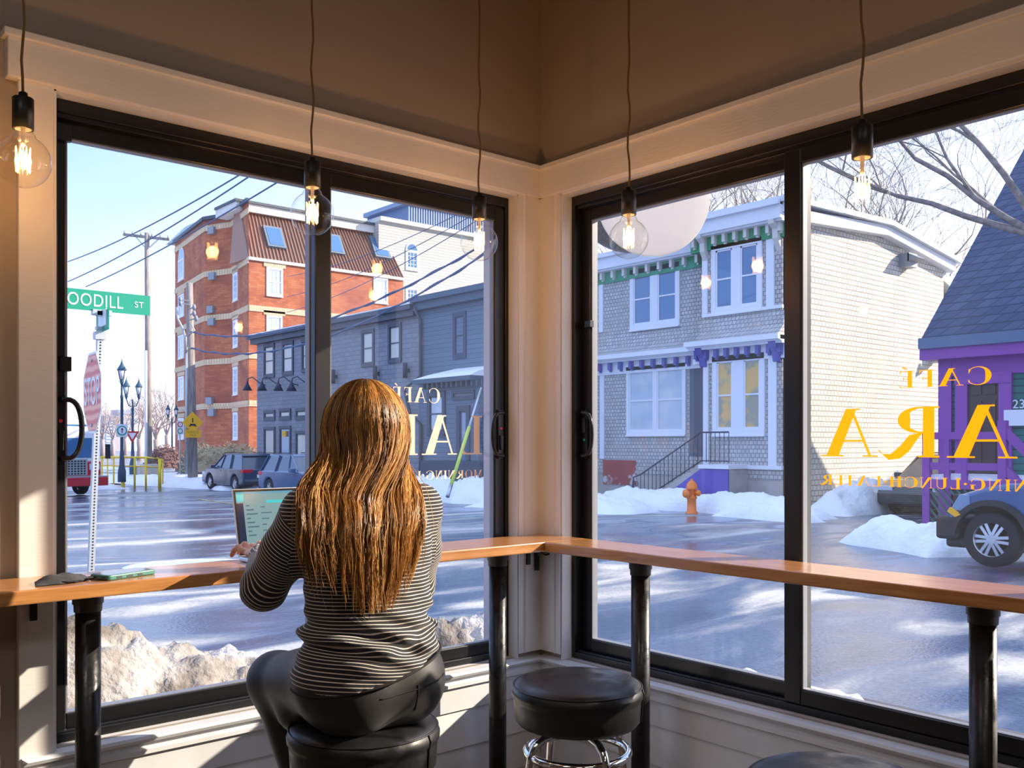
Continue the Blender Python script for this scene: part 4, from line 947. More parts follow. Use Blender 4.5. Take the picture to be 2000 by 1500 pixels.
house_window(gt, fg, pxrect(fg, 886, 912, 612, 702), 0.16, cols=1, frame=M('teal_dark', (0.025, 0.06, 0.11), 0.5), glass=m_gl_pale, sill=False)
# bay with hipped snowy roof
fb = Fac('X', XG-1.2); q0 = fb.px(836, 760)[0]; zb1 = fb.px(836, 748)[1]; q1 = max(q0-6.5, 26.3)
b = MB(); b.box(XG-1.2, XG, q1, q0, -1.2, zb1); obj('bay', b, m_gt, gt)
b = MB(); b.box(XG-1.6, XG, q1, q0+0.5, zb1-0.05, zb1+0.12)
for i in range(24): b.box(XG-1.45, XG-1.2, q0-0.3*i-0.05, q0-0.3*i+0.05, zb1-0.25, zb1-0.05)
obj('bay_eave', b, MATS['teal_trim'], gt)
b = MB(); b.hexa([(XG-1.6, q1, zb1+0.12), (XG, q1, zb1+0.12), (XG, q0+0.5, zb1+0.12), (XG-1.6, q0+0.5, zb1+0.12), (XG-1.2, q1, zb1+0.3), (XG, q1, zb1+0.6), (XG, q0-0.2, zb1+0.6), (XG-1.2, q0, zb1+0.3)]); obj('bay_snow', b, m_snow, gt)
house_window(gt, fb, pxrect(fb, 836, 871, 766, 852), 0.18, cols=1, frame=MATS['teal_dark'], glass=m_gl_pale, sill=False)
house_window(gt, fb, pxrect(fb, 893, 919, 793, 925), 0.2, cols=1, rail=False, frame=MATS['teal_dark'], glass=m_blueglass, sill=False, name='door')
house_window(gt, fb, pxrect(fb, 884, 928, 764, 782), 0.1, cols=1, rail=False, frame=MATS['teal_dark'], glass=m_gl_pale, sill=False, name='transom')
b = MB(); a, z = fb.px(872, 930); fb.box(b, a, a-3.5, -1.0, z+0.6, 0.0, 1.2); obj('planter_wall', b, m_dtrim, gt)
# shovel leaning out of the bank
p = at(874, 950, 27); p.z -= 0.3; q = at(940, 758, 29.5); mid = p+(q-p)*0.62
sv = thing('snow_shovel', p, 'long yellow handled snow rake stuck upright in the snow bank by the teal bay', 'shovel')
b = MB(); b.tube([p, p+(q-p)*0.1], 0.06, 8); obj('blade_socket', b, m_alu, sv)
b = MB(); b.tube([p+(q-p)*0.1, mid], 0.055, 8); obj('yellow_sleeve', b, M('fluorescent_yellow', (0.62, 0.75, 0.10), 0.5), sv)
b = MB(); b.tube([mid, q], 0.04, 8); obj('shaft', b, m_alu, sv)
# ================================================================== brick building
P = {}
d0 = 62.0
for px, dd in ((342, 75.0), (400, 67.3), (451, 66.0), (486, 62.0)): p = at(px, 866, dd); P[px] = Vector((p.x, p.y))
Ym = P[486].y; fm = Fac('Y', Ym); xm0 = P[486].x; xm1 = onY(788, 600, Ym).x
def zat(px, py, dd): return CZ+(HY-py)*dd/F
m_bd = MB_brick('red_brick_mixed', (0.46, 0.115, 0.04), (0.60, 0.19, 0.07), (0.28, 0.14, 0.10), 0.42, 0.14, 0.014, bump=0.3, patch=(0.55, (0.24, 0.055, 0.04), 0.65), off=0.5)
m_bb = MB_brick('buff_soldier_course', (0.66, 0.47, 0.29), (0.74, 0.56, 0.36), (0.45, 0.32, 0.2), 0.16, 1.0, 0.02, bump=0.2)
bb = thing('building', (xm0+3, Ym+3, -0.8), 'tall red brick apartment building with buff bands and a brown metal mansard', 'building')
z_roof = zat(486, 430, 62)-0.0; zm_b = zat(488, 503, 62); ztb = zat(342, 462, 75)
pl = [P[342], P[400], P[451], P[486]]
def wallseg(b, A, Bp, z0, z1, o):  # outward on the left-hand side seen from outside
    d = (Bp-A).normalized(); n = Vector((d.y, -d.x))*o if True else 0
    a0 = A+n; b0 = Bp+n
    b.hexa([(A.x, A.y, z0), (Bp.x, Bp.y, z0), (b0.x, b0.y, z0), (a0.x, a0.y, z0), (A.x, A.y, z1), (Bp.x, Bp.y, z1), (b0.x, b0.y, z1), (a0.x, a0.y, z1)])
ztp = 17.55
b = MB(); back = [Vector((xm1+8, Ym+18)), Vector((P[342].x+1, P[342].y+12))]
base_poly = [(p.x, p.y) for p in (P[342], P[400], P[451], P[486])]+[(xm1, Ym), (xm1, Ym+0.85), (xm1-1.7, Ym+0.85), (xm1-1.7, Ym+18), (P[342].x+2, Ym+18)]
b.prism(base_poly, lambda a, c, t: Vector((a, c, t)), -1.5, zm_b); 
upper = [(p.x, p.y) for p in (P[342], P[400], P[451], P[486])]+[(P[486].x+0.8, Ym+1.9), (P[486].x+9, Ym+1.9), (P[486].x+9, Ym+18), (P[342].x+2, Ym+18)]
b.prism(upper, lambda a, c, t: Vector((a, c, t)), zm_b, ztp); obj('wall', b, m_bd, bb)
b = MB(); zs = [13.56, 10.40, 7.24, 4.08]
for z in zs:
    for A, Bq in ((P[342], P[400]), (P[400], P[451]), (P[451], P[486])): wallseg(b, A, Bq, z-0.2, z+0.2, 0.06)
    if z < zm_b-1: wallseg(b, P[486], Vector((xm1, Ym)), z-0.2, z+0.2, 0.06)
for A, Bq in ((P[342], P[400]), (P[400], P[451]), (P[451], P[486])): wallseg(b, A, Bq, ztp-0.9, ztp-0.5, 0.06)
obj('band', b, m_bb, bb)
b = MB()
for A, Bq in ((P[342], P[400]), (P[400], P[451]), (P[451], P[486])): wallseg(b, A, Bq, ztp-0.12, ztp+0.12, 0.2)
obj('coping', b, M('dark_coping', (0.07, 0.08, 0.1), 0.5), bb)
# mansard on the lit face
m_man = bpy.data.materials.new('brown_standing_seam'); m_man.use_nodes = True
t_ = m_man.node_tree; bs_ = t_.nodes['Principled BSDF']; bs_.inputs['Base Color'].default_value = (0.36, 0.19, 0.12, 1); bs_.inputs['Roughness'].default_value = 0.5
zmt = zat(475, 412, 63.5); inset = 1.9
b = MB(); b.hexa([(xm0, Ym, zm_b), (xm1, Ym, zm_b), (xm1, Ym+3, zm_b), (xm0, Ym+3, zm_b), (xm0+0.3, Ym+inset, zmt), (xm1-0.6, Ym+inset, zmt), (xm1-0.6, Ym+3, zmt), (xm0+0.3, Ym+3, zmt)]); mn = obj('mansard_roof', b, m_man, bb)
b = MB(); n_ = 46
for i in range(n_+1):
    s = i/n_; b.bar((xm0+(xm1-xm0)*s, Ym-0.02, zm_b), (xm0+0.3+(xm1-xm0-0.9)*s, Ym+inset-0.02, zmt), 0.05, 0.14, Vector((0, -1, 0)))
obj('seam', b, M('brown_seam', (0.22, 0.11, 0.07), 0.5), mn)
b = MB(); b.box(xm0-0.05, xm1+0.0, Ym-0.15, Ym+0.1, zm_b-0.15, zm_b+0.05); b.box(xm0-0.2, xm1+6, Ym+inset-0.35, Ym+inset+3, zmt, zmt+0.55); obj('fascia', b, m_cream, bb)
b = MB(); b.box(xm0-0.3, xm1+6, Ym+inset-0.5, Ym+inset+3, zmt+0.55, zmt+0.72); obj('roof_cap', b, MATS['dark_coping'], bb)
for (p0_, p1_, y0_, y1_) in ((511, 545, 443, 483), (629, 646, 458, 495), (719, 753, 463, 503)):
    fr = MB(); k = (zmt-zm_b)
    def mq(px, py):
        Y = Ym+0.5
        for _ in range(3): q = onY(px, py, Y); Y = Ym+inset*(q.z-zm_b)/k
        return q
    A = mq(p0_, y0_); Bq = mq(p0_+8, y1_); Wd = 1.35
    def sk(mb, w0, w1, s0, s1, o0, o1):
        e = (Bq-A); u_ = Vector((1, 0, 0)); nn = Vector((0, -k, inset)).normalized(); e.x = 0
        c = [A+u_*w0*Wd+e*s0, A+u_*w1*Wd+e*s0, A+u_*w1*Wd+e*s1, A+u_*w0*Wd+e*s1]
        mb.hexa([q+nn*o0 for q in c]+[q+nn*o1 for q in c])
    sk(fr, 0, 1, 0, 1, -0.1, 0.22); s_ = obj('skylight', fr, M('skylight_frame', (0.16, 0.2, 0.24), 0.5), bb)
    g = MB(); sk(g, 0.12, 0.88, 0.1, 0.92, 0.2, 0.24); obj('pane', g, m_blueglass, s_)
for (p0_, p1_, y0_, y1_) in ((520, 552, 521, 577), (520, 551, 615, 668), (729, 757, 541, 591)):
    r_ = pxrect(fm, p0_, p1_, y0_, y1_); house_window(bb, fm, r_, 0.13, cols=1, glass=m_gl_pale, muntin=3)
    b = MB(); fm.box(b, r_[0]-0.2, r_[1]+0.2, r_[3]+0.02, r_[3]+0.3, 0, 0.06); obj('lintel', b, m_bb, bb)
class Fob:
    """oblique facade between two plan points"""
    def __init__(s, A, Bq): s.A = A; s.d = (Bq-A).normalized(); s.n = Vector((s.d.y, -s.d.x))
    def p(s, a, z, o=0.0): q = s.A+s.d*a+s.n*o; return Vector((q.x, q.y, z))
    def px(s, px, py, o=0.0):
        rx, ry = ray(px); A = s.A+s.n*o   # A + d*a = r*t
        det = rx*(-s.d.y)-ry*(-s.d.x); t = (A.x*(-s.d.y)-A.y*(-s.d.x))/det; a = (rx*A.y-ry*A.x)/det*1.0
        q = Vector((rx*t, ry*t)); a = (q-A).dot(s.d); return a, CZ+(HY-py)*t/F
    def box(s, mb, a0, a1, z0, z1, o0, o1): return mb.hexa([s.p(a0, z0, o0), s.p(a1, z0, o0), s.p(a1, z0, o1), s.p(a0, z0, o1), s.p(a0, z1, o0), s.p(a1, z1, o0), s.p(a1, z1, o1), s.p(a0, z1, o1)])
fA, fB, fC = Fob(P[342], P[400]), Fob(P[400], P[451]), Fob(P[451], P[486])
def archtop(root, fac, rect):
    a0, a1, z0, z1 = rect; lo, hi = min(a0, a1), max(a0, a1); r = (hi-lo)/2; b = MB(); c = (lo+hi)/2
    poly = [(c+(r+0.0)*math.cos(PI*i/10), z1+(r)*math.sin(PI*i/10)) for i in range(11)]
    b.prism(poly, lambda a, z, t: fac.p(a, z, t), 0.0, 0.05); w_ = obj('arch_window', b, m_white, root)
    g = MB(); g.prism([(c+(r-0.12)*math.cos(PI*i/10), z1+(r-0.12)*math.sin(PI*i/10)) for i in range(11)], lambda a, z, t: fac.p(a, z, t), 0.04, 0.06); obj('pane', g, m_blueglass, w_)
    return w_
for (fac, p0_, p1_, ys) in ((fA, 349, 360, ((510, 551, 1), (579, 622, 0), (657, 702, 0), (737, 782, 0), (817, 858, 0))), (fC, 456, 465, ((462, 507, 1), (536, 590, 0), (627, 680, 0), (718, 772, 0), (806, 859, 0)))):
    for y0_, y1_, ar in ys:
        r_ = pxrect(fac, p0_, p1_, y0_, y1_); house_window(bb, fac, r_, 0.13, cols=1, glass=m_gl_pale, muntin=2)
        if ar: archtop(bb, fac, r_)
        else: b = MB(); fac.box(b, r_[0]-0.2, r_[1]+0.2, r_[3]+0.05, r_[3]+0.35, 0, 0.06); obj('lintel', b, m_bb, bb)
for px, py in ((416, 451), (417, 540), (414, 605), (416, 629), (412, 783), (416, 806)):
    a, z = fB.px(px, py); b = MB(); fB.box(b, a-0.3, a+0.3, z-0.25, z+0.25, -0.02, 0.25); obj('wall_vent', b, MATS['vent_grey'], bb)
# skylight lantern on the roof corner
p = at(352, 452, 76); b = MB(); b.prism([(0, 0), (1.6, 1.7), (3.2, 0)], lambda a, z, t: Vector((p.x-0.6+a, t, p.z-0.9+z)), p.y-1, p.y+1.5); obj('roof_lantern', b, M('lantern_glass_frame', (0.35, 0.42, 0.42), 0.4), bb)
# ================================================================== white sided building behind
YB = Ym+0.9; fw = Fac('Y', YB)
wb = thing('building', (xm1+8, YB+3, -0.8), 'tall cream sided building with arched windows behind the brick one', 'building')
m_ws = MB_brick('cream_siding', (0.50, 0.49, 0.43), (0.52, 0.51, 0.45), (0.34, 0.33, 0.30), 20.0, 0.22, 0.02, bump=0.4)
xa = xm1-0.6; xb = xm1+14; zt3 = fw.px(790, 440)[1]
b = MB(); b.box(xa-1.0, xb, YB, YB+14, -1, zt3); obj('wall', b, m_ws, wb)
b = MB(); b.box(xa-1.0, xb, YB-0.3, YB+14, zt3, zt3+0.3); obj('eave', b, m_cream, wb)
for (p0_, p1_, y0_, y1_, ar) in ((792, 817, 487, 526, 1), (792, 817, 560, 600, 0)):
    r_ = pxrect(fw, p0_, p1_, y0_, y1_); house_window(wb, fw, r_, 0.15, cols=1, rail=False, glass=m_blueglass, muntin=3)
    if ar: archtop(wb, fw, r_)
b = MB(); q = fw.px(799, 440); x0 = onY(797, 400, YB+2).x; zt4 = onY(797, 400, YB+2).z; b.box(x0, x0+12, YB+2, YB+8, zt3, zt4)
pent = obj('penthouse', b, M('blue_corrugated_metal', (0.13, 0.20, 0.34), 0.45), wb)
b = MB()
for i in range(50): b.box(x0+i*0.24, x0+i*0.24+0.1, YB+1.9, YB+2.0, zt3, zt4)
obj('rib', b, M('corrugation_light', (0.22, 0.30, 0.44), 0.45), pent)
b = MB(); b.box(x0-0.4, x0+12, YB+1.7, YB+8, zt4, zt4+0.35); obj('penthouse_cap', b, MATS['corrugation_light'], pent)
# distant towers and a row of winter trees
for (p0_, p1_, yt_, dd, c, lab) in ((204, 252, 812, 330, (0.22, 0.30, 0.48), 'blue grey slab tower far beyond the street, left of the lamp posts'), (230, 256, 800, 345, (0.30, 0.36, 0.52), 'taller blue grey tower rising behind the slab tower'), (240, 257, 812, 300, (0.75, 0.6, 0.5), 'pale pink brick tower front between the lamp posts')):
    A = at(p0_, yt_, dd); Bq = at(p1_, yt_, dd); 
    tw = thing('apartment_tower', (A.x, A.y, -2), lab, 'tower'); b = MB(); b.box(A.x, A.x+abs(Bq.x-A.x)+3, A.y, A.y+8, -3, A.z)
    obj('wall', b, M('tower_%d' % p0_, c, 0.8), tw)
    b = MB()
    for i in range(9):
        z = A.z-1.2-i*(A.z)/10; b.box(A.x+0.5, A.x+abs(Bq.x-A.x)+2.5, A.y-0.2, A.y, z-0.35, z+0.35)
    obj('window_band', b, M('tower_glass', (0.35, 0.42, 0.55), 0.3), tw)
# ================================================================== STREET FURNITURE
m_galv = M('galvanised_steel', (0.50, 0.52, 0.52), 0.45, 0.6)
m_sgreen = M('sign_green', (0.0, 0.30, 0.17), 0.45)
m_swhite = M('sign_white', (0.85, 0.85, 0.85), 0.5)
# --- stop sign post with street name boards
pp = at(195, 866, 8.75); X0, Y0 = pp.x, pp.y
sp_ = thing('street_sign_post', (X0, Y0, gz(X0, Y0)), 'perforated steel sign post with red stop sign and green street name board', 'sign post')
ztop = CZ+(HY-657)*8.75/F; zbot = gz(X0, Y0); lean = onY(177, 1130, Y0).x
b = MB(); sl = (lean-X0)/(ztop-(onY(177, 1130, Y0).z)); 
def pole(z): return Vector((X0+sl*(ztop-z), Y0, z))
b.bar(pole(zbot), pole(ztop), 0.052, 0.052, Vector((1, 0, 0))); po = obj('post', b, m_galv, sp_)
b = MB(); nh = 90
for i in range(nh):
    z = zbot+0.3+i*(ztop-zbot-0.3)/nh; c = pole(z); b.lathe([(0.0085, -0.0275), (0.0085, 0.0)], c+Vector((0, 0.0, 0)), 8, 'Y')
o = obj('punched_hole', b, M('hole_dark', (0.02, 0.03, 0.04), 0.9), po); o['kind'] = 'stuff'
b = MB(); c = pole(ztop); b.box(c.x-0.05, c.x+0.045, Y0-0.04, Y0+0.04, ztop-0.03, ztop+0.04); b.box(c.x-0.035, c.x+0.035, Y0-0.03, Y0+0.03, ztop+0.06, ztop+0.09); obj('post_cap', b, m_galv, sp_)
# lower (perpendicular) blade seen edge-on, then the bracket and the long blade
rot = math.radians(84)
def blade(mb, cx, cy, cz, L, H, th, ang): mt_ = Matrix.Translation((cx, cy, cz)) @ Matrix.Rotation(ang, 4, 'Z'); t_ = MB().box(-L/2, L/2, -th/2, th/2, -H/2, H/2); t_.tf(mt_); mb.add_raw(t_); return mt_
b = MB(); z1 = ztop+0.14; mt1 = blade(b, X0+0.03, Y0+0.02, z1, 0.55, 0.19, 0.008, rot); obj('cross_street_blade', b, m_sgreen, sp_)
b = MB(); blade(b, X0+0.025, Y0+0.0, z1+0.03, 0.34, 0.15, 0.013, rot); obj('cross_street_panel', b, m_swhite, sp_)
yb_ = Y0+0.01; sxl = X0-0.46; sxr = onY(293, 595, yb_).x; zsn = CZ+(HY-588)*8.75/F; Hs = 0.19
b = MB(); b.box(X0-0.07, X0+0.10, Y0-0.03, Y0+0.03, zsn-Hs/2-0.04, zsn-Hs/2+0.012); b.box(X0-0.03, X0+0.03, Y0-0.03, Y0+0.03, z1+0.05, zsn-Hs/2); obj('blade_bracket', b, m_galv, sp_)
b = MB(); b.box(sxl, sxr, yb_-0.004, yb_+0.004, zsn-Hs/2, zsn+Hs/2); bl = obj('street_name_blade', b, m_sgreen, sp_)
tm = textmesh('WOODILL', 0.165, 0.0015, 1.08, 'LEFT'); tm.tf(Matrix.Translation((sxl+0.05, yb_-0.006, zsn-0.004)) @ Matrix.Rotation(PI/2, 4, 'X') @ Matrix.Diagonal((0.86, 1, 1, 1))); xs_ = [v[0] for v in tm.v]
k_ = (onY(240, 590, yb_).x-(sxl+0.03))/(max(xs_)-min(xs_)); mn_ = min(xs_); tm.v = [(sxl+0.03+(x-mn_)*k_, y, z) for x, y, z in tm.v]; obj('lettering', tm, m_swhite, bl)
tm = textmesh('ST', 0.08, 0.0015, 1.1, 'LEFT'); tm.tf(Matrix.Translation((onY(262, 590, yb_).x, yb_-0.006, zsn-0.004)) @ Matrix.Rotation(PI/2, 4, 'X')); obj('lettering', tm, m_swhite, bl)
# stop sign (octagon seen at a steep angle)
zs_ = CZ+(HY-768)*8.75/F; Rs = 0.375/math.cos(PI/8)
def stopmat():
    m = bpy.data.materials.new('stop_red_light_ripples'); m.use_nodes = True; t = m.node_tree; b = t.nodes['Principled BSDF']; b.inputs['Roughness'].default_value = 0.4
    tc_ = t.nodes.new('ShaderNodeTexCoord'); mm = t.nodes.new('ShaderNodeMapping'); mm.inputs['Scale'].default_value = (3.0, 3.0, 5.0); t.links.new(tc_.outputs['Object'], mm.inputs[0])
    w = t.nodes.new('ShaderNodeTexWave'); w.bands_direction = 'Z'; w.inputs['Scale'].default_value = 0.7; w.inputs['Distortion'].default_value = 3.2; w.inputs['Detail'].default_value = 1.5  # pale waves paint rippled reflected light onto the red
    t.links.new(mm.outputs[0], w.inputs['Vector']); r = t.nodes.new('ShaderNodeValToRGB'); e = r.color_ramp.elements
    e[0].position = 0.1; e[0].color = (0.70, 0.04, 0.035, 1); e[1].position = 0.9; e[1].color = (0.95, 0.36, 0.22, 1); t.links.new(w.outputs['Fac'], r.inputs['Fac']); t.links.new(r.outputs['Color'], b.inputs['Base Color']); return m
ang = math.radians(-80.5); c0 = pole(zs_)+Vector((-0.06, -0.035, 0)); ms = Matrix.Translation(c0) @ Matrix.Rotation(math.radians(265), 4, 'Z')
octo = lambda R: [(R*math.cos(PI/8+i*PI/4), R*math.sin(PI/8+i*PI/4)) for i in range(8)]
fnv = lambda a, z, t: Vector((a, t, z))
b = MB(); b.prism(octo(Rs), fnv, 0, 0.004).tf(ms); s1 = obj('stop_sign', b, m_swhite, sp_)
b = MB(); b.prism(octo(Rs*0.94), fnv, -0.002, 0.0).tf(ms); obj('red_face', b, stopmat(), s1)
tm = textmesh('STOP', 0.36, 0.001, 1.0); tm.tf(ms @ Matrix.Translation((0, -0.004, 0)) @ Matrix.Rotation(PI/2, 4, 'X') @ Matrix.Diagonal((0.74, 1.05, 1, 1))); obj('lettering', tm, m_swhite, s1)
b = MB()
for z in (-0.3, 0.3): b.lathe([(0.016, -0.01), (0.016, 0.0)], ms @ Vector((0, -0.003, z)), 8, 'X')
obj('bolt', b, m_galv, s1)
# --- lamp posts
m_lpost = M('lamp_post_dark_teal', (0.03, 0.09, 0.15), 0.5); m_lglass = M('lantern_milk_glass', (0.8, 0.8, 0.8), 0.3)
def lantern(root, c, s):
    b = MB(); b.lathe([(0.05*s, 0), (0.13*s, 0.25*s), (0.1*s, 0.3*s), (0.15*s, 0.35*s)], c, 8); l = obj('lantern', b, m_lpost, root)
    g = MB(); g.lathe([(0.14*s, 0.35*s), (0.24*s, 0.85*s)], c, 8); obj('lantern_glass', g, m_lglass, l)
    r = MB(); r.lathe([(0.28*s, 0.84*s), (0.24*s, 0.92*s), (0.1*s, 1.15*s), (0.03*s, 1.35*s), (0.01, 1.5*s)], c, 8); obj('lantern_cap', r, m_lpost, l)
    for k in range(4):
        a = k*PI/2+0.4; r = MB(); r.bar(Vector(c)+Vector((0.14*s*math.cos(a), 0.14*s*math.sin(a), 0.35*s)), Vector(c)+Vector((0.24*s*math.cos(a), 0.24*s*math.sin(a), 0.85*s)), 0.03*s, 0.03*s); obj('lantern_rib', r, m_lpost, l)
def lamppost(px, ytop, ybase, d, n, s, label, ry=None):
    p = at(px, ybase, d); zt = CZ+(HY-ytop)*d/F; r = thing('street_lamp', (p.x, p.y, p.z), label, 'street lamp', 'old fashioned lantern street lamps')
    b = MB(); zc = zt-1.5*s; b.lathe([(0.22*s, p.z-0.4), (0.22*s, p.z+0.1), (0.14*s, p.z+0.4), (0.11*s, p.z+0.9), (0.09*s, p.z+1.1), (0.075*s, zc-0.6), (0.10*s, zc-0.55), (0.06*s, zc-0.4), (0.06*s, zc)], (p.x, p.y, 0), 12); obj('pole', b, m_lpost, r)
    if n == 1: lantern(r, (p.x, p.y, zc), s)
    else:
        for sg in (-1, 1):
            dx = 0.42*s*sg; b = MB(); b.tube([(p.x, p.y, zc-0.5*s), (p.x+dx*0.6, p.y-abs(dx)*0.0, zc-0.45*s), (p.x+dx, p.y, zc-0.0)], 0.035*s, 6); obj('arm', b, m_lpost, r); lantern(r, (p.x+dx, p.y, zc), s)
    return p, r
pA, rA = lamppost(238, 700, 925, 44, 1, 0.85, 'tall single lantern street lamp with a round green traffic sign')
pB, rB = lamppost(259, 737, 912, 50, 2, 0.78, 'twin lantern street lamp with a red and white yield sign')
pC, rC = lamppost(336, 788, 900, 72, 2, 0.75, 'small distant twin lantern street lamp beside the brick building')
q = at(238, 841, 43.7); b = MB(); b.box(q.x-0.26, q.x+0.26, q.y-0.02, q.y, q.z-0.3, q.z+0.3); sg_ = obj('traffic_sign', b, m_swhite, rA)
b = MB(); b.lathe([(0.23, -0.03), (0.23, -0.021)], q, 24, 'Y'); gs = obj('green_ring', b, M('ring_green', (0.0, 0.32, 0.26), 0.5), sg_)
b = MB(); b.lathe([(0.175, -0.036), (0.175, -0.031)], q, 24, 'Y'); b_ = obj('ring_face', b, m_swhite, sg_)
b = MB(); b.box(q.x-0.02, q.x+0.02, q.y-0.04, q.y-0.037, q.z-0.12, q.z+0.05); b.prism([(-0.06, 0.04), (0.06, 0.04), (0, 0.14)], lambda a, z, t: Vector((q.x+a, t, q.z+z)), q.y-0.04, q.y-0.037); obj('arrow', b, M('sign_black', (0.02, 0.02, 0.02), 0.5), sg_)
q = at(258, 850, 49.6); tri = lambda R: [(R*math.cos(-PI/2+i*2*PI/3), R*math.sin(-PI/2+i*2*PI/3)) for i in range(3)]
b = MB(); b.prism(tri(0.42), lambda a, z, t: Vector((q.x+a, t, q.z+z)), q.y-0.03, q.y); ys_ = obj('yield_sign', b, M('sign_red', (0.6, 0.03, 0.04), 0.5), rB)
b = MB(); b.prism(tri(0.24), lambda a, z, t: Vector((q.x+a, t, q.z+z)), q.y-0.035, q.y-0.031); obj('yield_face', b, m_swhite, ys_)
# --- utility poles
m_uw = M('weathered_pole_wood', (0.20, 0.17, 0.16), 0.85, noise=(3, (0.42, 0.36, 0.32), (6, 6, 0.4)))
m_conc = M('concrete_base', (0.50, 0.45, 0.38), 0.85)
p1 = at(291, 925, 52); t1 = at(287, 455, 52.5); u1 = thing('utility_pole', (p1.x, p1.y, p1.z), 'tall wooden utility pole with a crossarm and white conduit', 'utility pole')
b = MB(); b.tube([p1-Vector((0, 0, 0.6)), t1], [0.2, 0.13], 12); pl1 = obj('pole', b, m_uw, u1)
ca, cb_ = at(241, 458, 52.5), at(331, 468, 52.5); b = MB(); b.bar(ca, cb_, 0.12, 0.14); xarm = obj('crossarm', b, m_uw, u1)
b = MB()
for s in (0.03, 0.2, 0.38, 0.62, 0.8, 0.97): c = ca+(cb_-ca)*s; b.lathe([(0.04, 0.05), (0.06, 0.15), (0.03, 0.25)], c, 8)
obj('insulator', b, m_galv, xarm)
b = MB(); b.bar(ca+(cb_-ca)*0.25, t1+(p1-t1)*0.07, 0.05, 0.05); b.bar(ca+(cb_-ca)*0.78, t1+(p1-t1)*0.07, 0.05, 0.05); obj('brace', b, m_galv, xarm)
b = MB(); b.tube([at(285, 905, 51.6), at(285, 685, 51.8)], 0.08, 8); obj('conduit', b, m_swhite, u1)
b = MB(); b.lathe([(0.48, p1.z-0.5), (0.48, at(291, 908, 52).z), (0.42, at(291, 906, 52).z)], (p1.x, p1.y, 0), 20); obj('concrete_base', b, m_conc, u1)
p2 = at(377, 936, 46); t2 = at(370, 553, 46.3); u2 = thing('utility_pole', (p2.x, p2.y, p2.z), 'shorter leaning wooden pole with wires and yellow diamond sign', 'utility pole')
b = MB(); b.tube([p2-Vector((0, 0, 0.6)), t2], [0.25, 0.16], 12); obj('pole', b, m_uw, u2)
b = MB(); b.tube([at(364, 925, 45.6), at(364, 678, 45.9)], 0.06, 8); obj('conduit', b, m_galv, u2)
for (x, y) in ((352, 585), (352, 592), (379, 612), (383, 622), (379, 600)):
    b = MB(); c = at(x, y, 45.8); b.bar(at(371, y+3, 46), c, 0.05, 0.05); b.lathe([(0.06, -0.14), (0.1, 0.0), (0.06, 0.14)], c, 8); obj('insulator', b, MATS['vent_grey'], u2)
b = MB(); b.tube([at(345, 600, 45.7), at(347, 622, 45.6), at(356, 640, 45.6), at(363, 660, 45.7), at(363, 690, 45.7)], 0.05, 6); b.tube([at(372, 632, 45.7), at(380, 645, 45.6), at(368, 655, 45.6)], 0.04, 6); obj('drop_wire', b, m_galv, u2)
m_amb = M('sign_amber', (1.0, 0.50, 0.01), 0.5); m_blk = MATS['sign_black']
q = at(376, 825, 45.4); b = MB(); b.prism([(0.52*math.cos(i*PI/2), 0.52*math.sin(i*PI/2)) for i in range(4)], lambda a, z, t: Vector((q.x+a, t, q.z+z)), q.y-0.02, q.y); ds = obj('diamond_sign', b, m_amb, u2)
b = MB(); fn_ = lambda a, z, t: Vector((q.x+a, t, q.z+z)); b.prism([(-0.15, -0.16), (0.15, -0.16), (0.13, -0.07), (-0.13, -0.07)], fn_, q.y-0.03, q.y-0.022); b.prism([(-0.18, -0.2), (-0.1, -0.2), (-0.1, -0.15), (-0.18, -0.15)], fn_, q.y-0.03, q.y-0.022); b.prism([(0.1, -0.2), (0.18, -0.2), (0.18, -0.15), (0.1, -0.15)], fn_, q.y-0.03, q.y-0.022)
b.prism([(-0.03, 0.0), (0.03, 0.0), (0.03, 0.12), (-0.03, 0.12)], fn_, q.y-0.03, q.y-0.022); b.prism([(0.04*math.cos(i), 0.17+0.04*math.sin(i)) for i in range(6)], fn_, q.y-0.03, q.y-0.022); obj('sign_symbol', b, m_blk, ds)
q2 = at(376.5, 847, 45.4); b = MB(); b.box(q2.x-0.38, q2.x+0.38, q2.y-0.02, q2.y, q2.z-0.19, q2.z+0.19); pq = obj('plate_sign', b, m_amb, u2)
for tx, dz in (('SINGLE', 0.08), ('FILE', -0.08)):
    tm = textmesh(tx, 0.15, 0.001, 1.2); tm.tf(Matrix.Translation((q2.x, q2.y-0.025, q2.z+dz)) @ Matrix.Rotation(PI/2, 4, 'X')); obj('lettering', tm, M('sign_brown', (0.3, 0.16, 0.01), 0.5), pq)
# parking sign pole left of it
pk = at(352, 925, 48); r = thing('parking_sign', (pk.x, pk.y, pk.z), 'thin pole with small round red no parking signs by the brick building corner', 'sign')
b = MB(); b.tube([pk, at(351, 822, 48)], 0.04, 6); obj('pole', b, m_galv, r)
for y, c in ((829, 'sign_red'), (842, 'ring_green')):
    q = at(351.5, y, 47.9); b = MB(); b.box(q.x-0.17, q.x+0.17, q.y-0.02, q.y, q.z-0.17, q.z+0.17); s_ = obj('sign_plate', b, m_swhite, r)
    b = MB(); b.lathe([(0.14, -0.03), (0.14, -0.021)], q, 16, 'Y'); b.lathe([(0.10, -0.031), (0.10, -0.025)], q, 16, 'Y'); obj('sign_ring', b, MATS[c], s_); b = MB(); b.lathe([(0.10, -0.036), (0.10, -0.032)], q, 16, 'Y'); obj('sign_face', b, m_swhite, s_)
